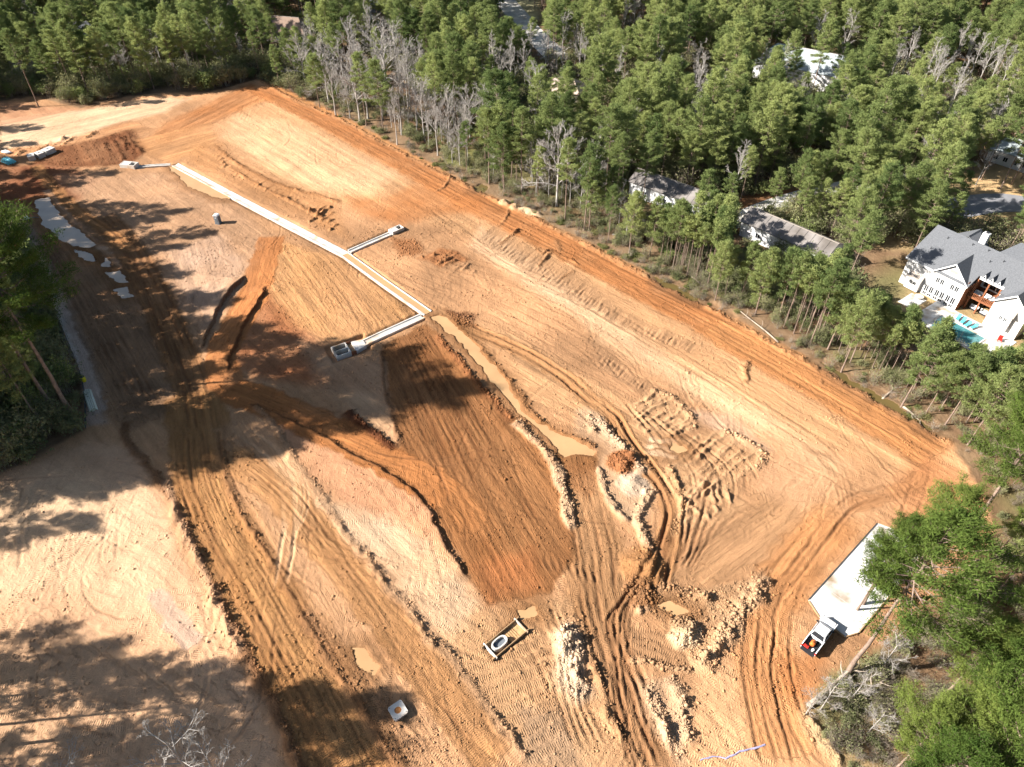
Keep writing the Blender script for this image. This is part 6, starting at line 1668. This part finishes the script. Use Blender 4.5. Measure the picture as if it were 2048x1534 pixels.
def gn_stuff(name, label, cat, meshes, recs):
    """recs: (x, y, z, rot, scale, kind index); one object, instances of the meshes"""
    src = bpy.data.collections.new(name + '_kinds')
    for k, me in enumerate(meshes):
        o = bpy.data.objects.new('%s_%02d' % (name, k), me); src.objects.link(o)
    R_ = np.array(recs, float)
    me = bpy.data.meshes.new(name)
    me.vertices.add(len(R_)); me.vertices.foreach_set('co', R_[:, :3].astype(np.float32).ravel())
    a = me.attributes.new('spin', 'FLOAT', 'POINT'); a.data.foreach_set('value', R_[:, 3].astype(np.float32))
    a = me.attributes.new('size', 'FLOAT', 'POINT'); a.data.foreach_set('value', R_[:, 4].astype(np.float32))
    a = me.attributes.new('pick', 'INT', 'POINT'); a.data.foreach_set('value', R_[:, 5].astype(np.int32))
    o = link(name, me); tag(o, label, cat, kind='stuff')
    ng = bpy.data.node_groups.new(name, 'GeometryNodeTree')
    ng.interface.new_socket('Geometry', in_out='INPUT', socket_type='NodeSocketGeometry'); ng.interface.new_socket('Geometry', in_out='OUTPUT', socket_type='NodeSocketGeometry')
    N, L = ng.nodes, ng.links
    gi, go = N.new('NodeGroupInput'), N.new('NodeGroupOutput')
    ci = N.new('GeometryNodeCollectionInfo'); ci.inputs['Collection'].default_value = src; ci.inputs['Separate Children'].default_value = True; ci.inputs['Reset Children'].default_value = True
    ip = N.new('GeometryNodeInstanceOnPoints'); ip.inputs['Pick Instance'].default_value = True
    def at(n, t):
        k = N.new('GeometryNodeInputNamedAttribute'); k.data_type = t; k.inputs['Name'].default_value = n; return k.outputs['Attribute']
    cx = N.new('ShaderNodeCombineXYZ'); L.new(at('spin', 'FLOAT'), cx.inputs[2])
    er = N.new('FunctionNodeEulerToRotation'); L.new(cx.outputs[0], er.inputs[0])
    L.new(gi.outputs[0], ip.inputs['Points']); L.new(ci.outputs[0], ip.inputs['Instance']); L.new(at('pick', 'INT'), ip.inputs['Instance Index'])
    L.new(er.outputs[0], ip.inputs['Rotation']); L.new(at('size', 'FLOAT'), ip.inputs['Scale']); L.new(ip.outputs[0], go.inputs[0])
    md = o.modifiers.new('scatter', 'NODES'); md.node_group = ng
    return o

# ------------------------------------------------------------------ where trees stand
def inpoly(P, x, y):
    ins = False; n = len(P); j = n - 1
    for i in range(n):
        if (P[i][1] > y) != (P[j][1] > y) and x < (P[j][0] - P[i][0]) * (y - P[i][1]) / (P[j][1] - P[i][1]) + P[i][0]: ins = not ins
        j = i
    return ins
KEEP = [((1812, 460, 2048, 560), 1.0, 124), ((1800, 540, 2048, 610), 1.0, 124), ((1850, 610, 1925, 640), 1.0, 124), ((1930, 610, 2040, 690), 1.0, 124), ((1706, 505, 1812, 590), 1.0, 118), ((1900, 428, 2048, 470), 1.0, 130), ((1955, 375, 2030, 440), 1.0, 150),
        ((1480, 412, 1685, 500), 1.0, 128), ((1500, 490, 1660, 520), .4, 128), ((1250, 335, 1372, 398), 1.0, 150), ((1385, 383, 1432, 430), .8, 150), ((1480, 392, 1588, 448), 1.0, 146),
        ((1590, 98, 1665, 150), .95, 215), ((1113, 163, 1147, 184), .97, 215), ((1000, -10, 1055, 38), .97, 300), ((555, 34, 600, 58), .95, 290), ((140, 44, 165, 66), .9, 290), ((722, -5, 755, 14), .9, 330), ((0, 98, 36, 138), .9, 235), ((1375, 152, 1440, 188), .8, 205)]
def blocks(x, y, H, R, fr, rng):
    pts = []
    for t in (1 - fr, 1 - fr * .6, 1 - fr * .3, .97):
        w = R * (.9 if t < .9 else .4)
        z = H * t
        pts += [PX(x, y, z), PX(x - w, y, z), PX(x + w, y, z), PX(x, y - w, z)]
    for (x0, y0, x1, y1), p, Y in KEEP:
        if y < Y and any(x0 < a < x1 and y0 < b < y1 for a, b in pts) and rng.random() < p: return True
    return False
BUILD = [loc2w(G(1797, 563), math.radians(-54.3), [(-3, -11), (26, -11), (26, 19), (-3, 19)]), loc2w((51.6, 141.6), math.radians(-47), [(-1.5, -2), (22, -2), (22, 9), (-1.5, 9)]), loc2w((28.8, 160.6), math.radians(-40), [(-1.5, -2), (22, -2), (22, 9), (-1.5, 9)])]
for p, w_ in (((1615, 128), 15), ((1131, 172), 11), ((575, 48), 14), ((150, 55), 14), ((738, 8), 14), ((2040, 296), 8)):
    x, y = G(p[0], p[1], 5); BUILD.append(np.array([(x - w_, y - w_ * .7), (x + w_, y - w_ * .7), (x + w_, y + w_ * .7), (x - w_, y + w_ * .7)]))
for pts, hw in (([(1455, 448), (1500, 428), (1545, 410), (1590, 396), (1650, 380), (1760, 360)], 4.5), ([(960, -60), (1000, -10), (1030, 25), (1060, 60), (1120, 120)], 7), ([(1890, 420), (1960, 408), (2020, 405), (2100, 415)], 7)):
    BUILD.append(sweep_outline(smooth_line(GP(pts), 4), hw))
LAWN = GP([(1690, 495), (1830, 490), (1800, 600), (1870, 690), (1790, 640), (1720, 580)]); YARD = GP([(1880, 325), (2100, 325), (2200, 540), (1990, 470), (1850, 455)])
SA = SITE_W; SB = np.roll(SITE_W, -1, axis=0); SE = SB - SA; SL = (SE ** 2).sum(1)
def edge_dist(x, y):
    t = np.clip(((x - SA[:, 0]) * SE[:, 0] + (y - SA[:, 1]) * SE[:, 1]) / SL, 0, 1)
    return float(np.hypot(x - SA[:, 0] - t * SE[:, 0], y - SA[:, 1] - t * SE[:, 1]).min())
def free(x, y, margin=0):
    if in_site(x, y): return False
    for B_ in BUILD:
        if inpoly(B_, x, y): return False
    return True

TREES = []      # dict(kind, var, x, y, s, rz, zone)
rngT = random.Random(77)
grid = {}
def far_enough(x, y, d):
    cx, cy = int(x // 4), int(y // 4)
    r = int(d // 4) + 1
    for a in range(cx - r, cx + r + 1):
        for b in range(cy - r, cy + r + 1):
            for (u, v, e) in grid.get((a, b), ()):
                if math.hypot(u - x, v - y) < min(d, 12) * (.5 + .5 * e): return False
    return True
def put(kind, var, x, y, H, zone, rz=None, e=1.0):
    lib = dict(pine=PINES, thin=THIN, bare=BARE, near=NEARP)[kind]
    s = H / lib[var][3]
    TREES.append(dict(kind=kind, var=var, x=x, y=y, s=s, rz=rngT.random() * 6.28 if rz is None else rz, zone=zone, H=H, R=lib[var][4] * s))
    grid.setdefault((int(x // 4), int(y // 4)), []).append((x, y, e))

def put_px(kind, var, base, top_y, zone, rz=None, xy=None):
    x, y = G(*base); put(kind, var, x, y, height_to(base, top_y), zone, rz)
# --- trees that can be made out singly in the photograph: foot pixel and row of the top
put_px('bare', 0, (1113, 412), 250, 'edge_oak')
for var, b, t in ((1, (767, 264), 120), (2, (733, 252), 105), (0, (1005, 368), 205), (2, (1043, 388), 215), (7, (1168, 461), 290), (6, (1178, 462), 330), (6, (1258, 508), 385), (3, (1299, 513), 395), (5, (1345, 540), 400), (2, (77, 213), 60), (5, (230, 188), 55), (7, (150, 190), 60), (0, (360, 178), 45), (2, (520, 150), 60), (4, (640, 215), 110), (6, (560, 172), 90)):
    put_px('pine', var, b, t, 'margin' if b[0] > 600 else 'upper')
# along the lower margin in front of sheds, house and pool
for var, b, t in ((1, (1430, 600), 490), (3, (1480, 600), 485), (4, (1555, 640), 505), (0, (1620, 690), 520), (1, (1683, 742), 590), (5, (1745, 735), 615), (3, (1803, 812), 655), (0, (1850, 830), 705), (4, (1890, 850), 715), (1, (1935, 890), 735), (5, (1720, 700), 585), (3, (1600, 640), 510), (6, (1510, 630), 500), (6, (1655, 700), 560), (0, (2000, 850), 745), (4, (2040, 920), 790)):
    put_px('pine', var, b, t, 'margin')
# big pines at the right and in the lower right corner
for var, b, t in ((0, (1692, 1352), 1040), (1, (1935, 1060), 800), (2, (1905, 1490), 1290), (1, (2050, 1210), 900), (0, (2090, 1420), 1150), (2, (1985, 1120), 1010), (1, (1880, 1640), 1420), (0, (2020, 1560), 1330), (1, (2110, 1010), 800), (2, (2000, 1300), 1180), (0, (1760, 1660), 1500), (1, (2060, 1330), 1120), (2, (1960, 1400), 1250), (0, (1840, 1560), 1400), (1, (2030, 1080), 880), (2, (2100, 1130), 900)):
    put_px('near', var, b, t, 'corner')
# left wood
for k, (b, t) in enumerate((((152, 838), 420), ((36, 796), 380), ((-60, 860), 480), ((-40, 720), 380), ((-30, 690), 400), ((-90, 640), 330), ((-40, 600), 400), ((-60, 560), 340), ((-130, 780), 500), ((-150, 950), 600))):
    put_px('near' if k in (0, 1, 4) else 'pine', (k * 2) % 3 if k in (0, 1, 4) else k % 8, b, t, 'left')
# tall pines just beyond the lower left, whose shadows reach across the dirt
for k, (c, H) in enumerate((((50, 1055), 27), ((60, 1310), 27), ((140, 1350), 25), ((320, 1360), 26), ((470, 1400), 29), ((560, 1490), 30), ((625, 1425), 30), ((150, 1510), 28), ((330, 1545), 28), ((200, 965), 26), ((60, 985), 25), ((330, 905), 27))):
    x, y = G(*c); o = .78 * H / math.tan(SUN_EL)
    put('pine', (2, 7, 6, 2, 0, 7)[k % 6], x - o * math.cos(SUN_AZ), y - o * math.sin(SUN_AZ), H, 'left')
for k, (bx, by, H) in enumerate(((-77, 84.5, 41), (-82, 92, 38), (-79.5, 76, 33))):
    put('pine', (0, 5, 2, 7, 0)[k], bx, by, H, 'left')
for k, (c, H) in enumerate((((60, 350), 26), ((100, 370), 25), ((30, 385), 25), ((60, 405), 26), ((160, 350), 26), ((200, 412), 25), ((290, 425), 26), ((350, 470), 26), ((20, 260), 24), ((10, 290), 24))):
    x, y = G(*c); o = .8 * H / math.tan(SUN_EL); put('pine', (7, 2, 6)[k % 3], x - o * math.cos(SUN_AZ), y - o * math.sin(SUN_AZ), H, 'left')
x, y = G(1805, 1085, 14); put('near', 1, x, y, 19, 'corner'); x, y = G(1860, 1470, 13); put('near', 0, x, y, 18, 'corner'); x, y = G(1985, 1290, 14); put('near', 1, x, y, 19, 'corner'); x, y = G(1768, 1135, 10); put('near', 2, x, y, 14, 'corner'); x, y = G(1900, 1030, 15); put('near', 2, x, y, 20, 'corner')
# pale bare trees standing out in the wood: crown centre pixel, height
for var, c, H in ((1, (985, 112), 20), (1, (1022, 112), 21), (2, (1050, 120), 17), (3, (1072, 185), 21), (2, (1092, 100), 16), (1, (1158, 100), 22), (3, (700, 80), 20), (0, (765, 105), 21), (3, (790, 85), 19), (0, (645, 130), 18), (1, (660, 160), 17), (0, (740, 60), 19), (2, (1250, 30), 17), (1, (1270, 22), 18), (4, (830, 195), 14), (4, (905, 205), 14), (4, (880, 225), 13), (3, (930, 235), 14), (1, (1240, 130), 16), (2, (1560, 50), 15), (1, (1640, 62), 18), (2, (1662, 80), 17), (3, (1700, 62), 18), (2, (1790, 130), 17), (1, (1825, 95), 17), (2, (1865, 120), 18), (3, (1880, 140), 18), (1, (1915, 180), 17), (2, (1925, 160), 17), (2, (1960, 105), 16), (1, (1980, 112), 16), (2, (2000, 120), 16), (3, (2020, 128), 16), (1, (2040, 130), 16), (2, (1940, 98), 16), (3, (1855, 310), 15), (4, (1560, 455), 11), (4, (1610, 470), 11), (4, (1900, 340), 12), (0, (1990, 245), 14), (1, (1985, 20), 15), (2, (1900, 20), 15), (4, (1400, 100), 13), (0, (470, 15), 17), (3, (540, 20), 18), (0, (600, 110), 15), (1, (1530, 120), 15), (2, (330, 30), 16), (0, (210, 20), 16), (4, (1395, 120), 13)):
    x, y = G(c[0], c[1], H * .62)
    if free(x, y):
        put('bare', var, x, y, H, 'bare'); KEEP.append(((c[0] - 20, c[1] - 26, c[0] + 20, c[1] + 24), .85, y))
for k in range(75):
    c = (rngT.uniform(590, 850), rngT.uniform(70, 215)) if k < 50 else ((rngT.uniform(820, 970), rngT.uniform(180, 280)) if k < 62 else (rngT.uniform(960, 1180), rngT.uniform(70, 140)))
    H = rngT.uniform(13, 19); x, y = G(c[0], c[1], H * .65)
    if free(x, y) and far_enough(x, y, 3.5):
        put('bare', rngT.choice((0, 1, 3, 4, 2)), x, y, H, 'bare', e=.4)
        if k % 2: KEEP.append(((c[0] - 16, c[1] - 20, c[0] + 16, c[1] + 18), .8, y))
# brushy bare trees on the margin
for k in range(46):
    f = rngT.random(); a, b = GP([(620, 205), (1240, 505)]); p = a + (b - a) * f; n = np.array([(b - a)[1], -(b - a)[0]]); n /= np.linalg.norm(n); p = p - n * rngT.uniform(3, 14) 
    if free(*p) and far_enough(p[0], p[1], 3): put('bare', rngT.choice((4, 2, 4, 2, 1)), p[0], p[1], rngT.uniform(8, 14), 'bare', e=.3)
for k in range(26):
    f = rngT.random(); a, b = GP([(0, 190), (520, 150)]); p = a + (b - a) * f; p = p + np.array([0, rngT.uniform(2, 14)])
    if free(*p) and far_enough(p[0], p[1], 2.5): put('bare', rngT.choice((4, 2)), p[0], p[1], rngT.uniform(7, 12), 'bare', e=.3)
# slender pines crowding the lower margin
a0, b0 = GP([(1180, 478), (1930, 880)])
dd = (b0 - a0) / np.linalg.norm(b0 - a0); nn0 = np.array([-dd[1], dd[0]])
cnt = 0
for k in range(900):
    f = rngT.random() ** .75; p = a0 + (b0 - a0) * f + nn0 * rngT.uniform(3.5, 17)
    if not free(*p) or not far_enough(p[0], p[1], 1.8): continue
    H = rngT.uniform(11, 17)
    if blocks(p[0], p[1], H, 1.5, .35, rngT): continue
    put('thin', rngT.randrange(3), p[0], p[1], H, 'slender', e=.2); cnt += 1
    if cnt > 190: break
# the wood at large
for k in range(46000):
    x, y = rngT.uniform(-310, 340), rngT.uniform(10, 390)
    if x > 75 + y * .75 or -x > 60 + y * .72: continue
    if not free(x, y): continue
    ed = edge_dist(x, y)
    left = x < -60 and y < 200
    if ed < (2.0 if left else 4.0): continue
    if y < 60 and x > 0 and x < 60: continue
    if inpoly(LAWN, x, y): continue
    if left and y < 62 and (x > -88 or rngT.random() < .75): continue
    if left and y > 88 and (ed < 7 or rngT.random() < .62): continue
    d = (3.9 if y < 200 else 4.3) * rngT.uniform(.8, 1.25)
    if not far_enough(x, y, d): continue
    H = rngT.triangular(11, 25, 18) if y > 150 else rngT.uniform(12, 20)
    if left: H = rngT.uniform(20, 29) if y < 84 or y > 135 or x < -100 else rngT.uniform(11, 16)
    if rngT.random() < .1 and not left:
        v = rngT.choice((1, 2, 3, 1, 2, 4)); H = rngT.uniform(12, 18)
        if blocks(x, y, H, 3, .6, rngT): continue
        put('bare', v, x, y, H, 'bare'); continue
    v = rngT.randrange(8)
    if blocks(x, y, H, PINES[v][4] * H / PINES[v][3], .55, rngT): continue
    put('pine', v, x, y, H, 'left' if left else ('upper' if x < -70 - (y - 215) * .1 and y > 200 else 'wood'))

# the 300 pines that show largest become single trees, the rest one stand
def showing(t):
    p = PX(t['x'], t['y'], t['H'] * .75)
    return -60 < p[0] < 2108 and -60 < p[1] < 1600
def dist(t): return math.sqrt(t['x'] ** 2 + t['y'] ** 2 + (CAM_H - t['H'] * .7) ** 2) / t['R']
LBL = dict(margin=('tall pine with bare lower trunk at the edge of the cleared dirt', 'pines along the cleared edge'),
           upper=('pine in the dark wood behind the far end of the cleared site', 'pines behind the far end of the site'),
           corner=('large pine with dense green crown close to the white pad and truck', 'pines by the truck and pad'),
           left=('tall pine in the shaded wood beyond the silt fence', 'pines beyond the silt fence'),
           wood=('green pine in the wood around the sheds and houses', 'pines of the wood around the houses'),
           slender=('slender young pine in the crowded strip between the dirt and the house', 'slender pines in the crowded strip'),
           bare=('leafless grey tree standing among the green pines', 'leafless trees in the wood'),
           edge_oak=('broad leafless grey tree at the cleared edge near the stained shed roof', 'broad leafless tree'))
MARKS = [((58, 138), 'by the long shed and driveway'), ((36, 158), 'by the shed with the stained roof'), ((95, 120), 'near the large white house'), (G(1615, 128, 5), 'near the far house with the grey green roof'), (G(1131, 172, 5), 'around the small house with the pinkish roof'), (G(2030, 298, 5), 'by the house beyond the dry lawn'), (G(1400, 175), 'round the small sandy clearing'), (G(1900, 60), 'in the far wood beyond the grey green roof'), (G(1020, 30), 'near the far road'), (G(820, 150), 'behind the brushy margin of the dirt'), (G(575, 48, 5), 'near the far house with the brown roof'), (G(150, 55, 5), 'near the far house in the gap of the upper wood'), (G(1240, 330), 'in the dense wood above the stained shed')]
LOOK = dict(pine=['full crowned', 'broad', 'narrow', 'low crowned', 'spreading', 'tall', 'short', 'thin crowned'], bare=['wide', 'upright', 'slim', 'tall', 'bushy'], near=['dense', 'round', 'open'], thin=['young', 'leggy', 'small'])
def single(t, name, parts):
    if t['zone'] in ('wood', 'bare') and 'kind' in t:
        mk = min(MARKS, key=lambda m: math.hypot(m[0][0] - t['x'], m[0][1] - t['y']))[1]
        wd = 'green pine' if t['zone'] == 'wood' else 'leafless grey tree'
        LBL[t['zone']] = ('%s %s %s' % (LOOK[t['kind']][t['var']], wd, mk), '%ss %s' % (wd, mk))
    e = empty(name, (t['x'], t['y'], zat(t['x'], t['y']) - .15), t['rz'])
    e.scale = (t['s'],) * 3
    l = LBL[t['zone']]; tag(e, l[0], 'tree', None if t['zone'] == 'edge_oak' else l[1])
    for nm, me in parts:
        o = link(nm, me, e)
for kind, lib, name, pn, cap in (('pine', PINES, 'pine_tree', ('trunk', 'crown'), 265), ('near', NEARP, 'pine_tree', ('trunk', 'crown'), 40), ('thin', THIN, 'slender_pine', ('trunk', 'crown'), 200), ('bare', BARE, 'bare_tree', ('trunk', 'branches'), 230)):
    ts = [t for t in TREES if t['kind'] == kind]
    vis = sorted([t for t in ts if showing(t)], key=dist)
    one = vis[:cap]; ids = set(id(t) for t in one)
    for t in one: single(t, name, [(pn[0], lib[t['var']][0]), (pn[1], lib[t['var']][1])])
    rest = [t for t in ts if id(t) not in ids]
    if rest and lib[0][2] is not None:
        gn_stuff('far_pine_wood' if kind == 'pine' else ('far_bare_trees' if kind == 'bare' else 'far_slender_pines'), 'far stretch of pine wood reaching to the horizon' if kind == 'pine' else 'leafless trees scattered through the far wood', 'wood', [l[2] for l in lib], [(t['x'], t['y'], zat(t['x'], t['y']) - .15, t['rz'], t['s'], t['var']) for t in rest])
    elif rest:
        for t in rest: single(t, name, [(pn[0], lib[t['var']][0]), (pn[1], lib[t['var']][1])])
    print('TREES', kind, len(ts), 'single', len(one))

# undergrowth: brush and grass under and before the trees
recs = []
rngU = random.Random(31)
n = 0
while n < 22000:
    px, py = rngU.uniform(-150, 2200), rngU.uniform(40, 1560) if rngU.random() < .5 else rngU.uniform(40, 620)
    x, y = G(px, py)
    n += 1
    if not free(x, y): continue
    ed = edge_dist(x, y)
    if ed < 1.0 or inpoly(LAWN, x, y) or inpoly(YARD, x, y): continue
    if y < 75 and x < 0 and x > -74: continue
    edge = ed < 18
    if not edge and rngU.random() < .6: continue
    up_ = (x < -60 and y > 195) or (x < -70 and 70 < y < 190 and ed < 25)
    if ed < 22 and not up_ and rngU.random() < (.0 if x > 0 else .1): continue
    g = vnoise(np.array([x * .08]), np.array([y * .08]), 55)[0]
    k = rngU.choice((0, 0, 1, 1, 2, 5, 5)) if ed < 5 else (rngU.choice((2, 3, 4, 1, 3)) if g > .5 else rngU.choice((0, 1, 1, 2, 3)))
    if ed < 2.5: k = rngU.choice((0, 0, 1, 5))
    if x > 30 and y < 72: k = rngU.choice((0, 0, 1, 1, 2))
    recs.append((x, y, zat(x, y) - .05, rngU.random() * 6.28, rngU.uniform(.45, 1.15) * (.7 if ed < 4 and not up_ else (.75 if ed < 24 and not up_ else 1.5)), k if not up_ else rngU.choice((3, 3, 1, 2, 4))))
gn_stuff('undergrowth', 'tangled brush, saplings and grass under the trees', 'undergrowth', BRUSH, recs)

# thin bare trees leaning into view: lower left foreground and lower right
for var, b, H, rz in ((4, (400, 1570), 15, .3), (4, (470, 1590), 12, 2.0), (4, (190, 1610), 12, 1.0), (4, (1640, 1420), 8, .4), (4, (1610, 1430), 6, 2.2), (4, (1700, 1400), 8, 4.0), (4, (1760, 1340), 9, 1.2), (4, (1740, 1460), 7, 3.1)):
    x, y = G(*b); t = dict(x=x, y=y, s=H / BARE[var][3], rz=rz, zone='bare')
    e = empty('bare_tree', (x, y, zat(x, y) - .15), rz, 'small leafless tree in the lower left foreground' if b[0] < 600 else 'small leafless tree on the bank below the white truck', 'tree', 'small leafless trees in the foreground' if b[0] < 600 else 'small leafless trees below the truck'); e.scale = (t['s'],) * 3
    link('trunk', BARE[var][0], e); link('branches', BARE[var][1], e)
# fallen logs on the margin
def log(p0, p1, rad, label, m='log', z1=0.0):
    a, b = GP([p0, p1]); za, zb = zat(*a), zat(*b) + z1
    mid = (a + b) / 2
    mb = MB(); k = [(*(a + (b - a) * f - a), za + (zb - za) * f + rad * .8 + .12 * math.sin(f * 5)) for f in np.linspace(0, 1, 7)]
    r = empty('fallen_log', (a[0], a[1], 0), 0, label, 'log')
    mb.tube(k, [rad * (1.1 - .6 * f) for f in np.linspace(0, 1, 7)], 10); mb.build('stem', M[m], r, smooth=True)
    for f, s in ((.45, 1), (.7, -1), (.85, 1)):
        c = a + (b - a) * f - a; d = (b - a) / np.linalg.norm(b - a); nn = np.array([d[1], -d[0]]) * s
        zc = za + (zb - za) * f + rad
        mb = MB(); mb.tube([(*c, zc), (*(c + nn * .8 + d * .5), zc + .3), (*(c + nn * 1.3 + d * 1.1), zc + .45)], [rad * .4, rad * .25, .02], 6); mb.build('branch', M[m], r)
log((1806, 812), (1848, 844), .2, 'bleached fallen log lying by the ditch under the slender pines')
log((1766, 795), (1795, 772), .18, 'pale fallen log leaning into the brush above the bleached log')
log((1556, 686), (1480, 628), .14, 'long thin fallen trunk lying beside the ditch', z1=.6)
log((1400, 570), (1372, 545), .14, 'fallen branch on the margin near the shed')
log((1225, 470), (1262, 478), .15, 'grey fallen branch near a lone pine on the margin', 'grey_bark')
log((1615, 1415), (1705, 1340), .3, 'pale fallen trunk slanting up the bank below the truck', 'log', 1.5)
log((1660, 1420), (1770, 1365), .22, 'thin pale fallen trunk beside the slanting one below the truck', 'log', 1.0)
log((1640, 1395), (1745, 1330), .12, 'thinnest pale fallen stem above the slanting trunk below the truck', 'log', 1.2)
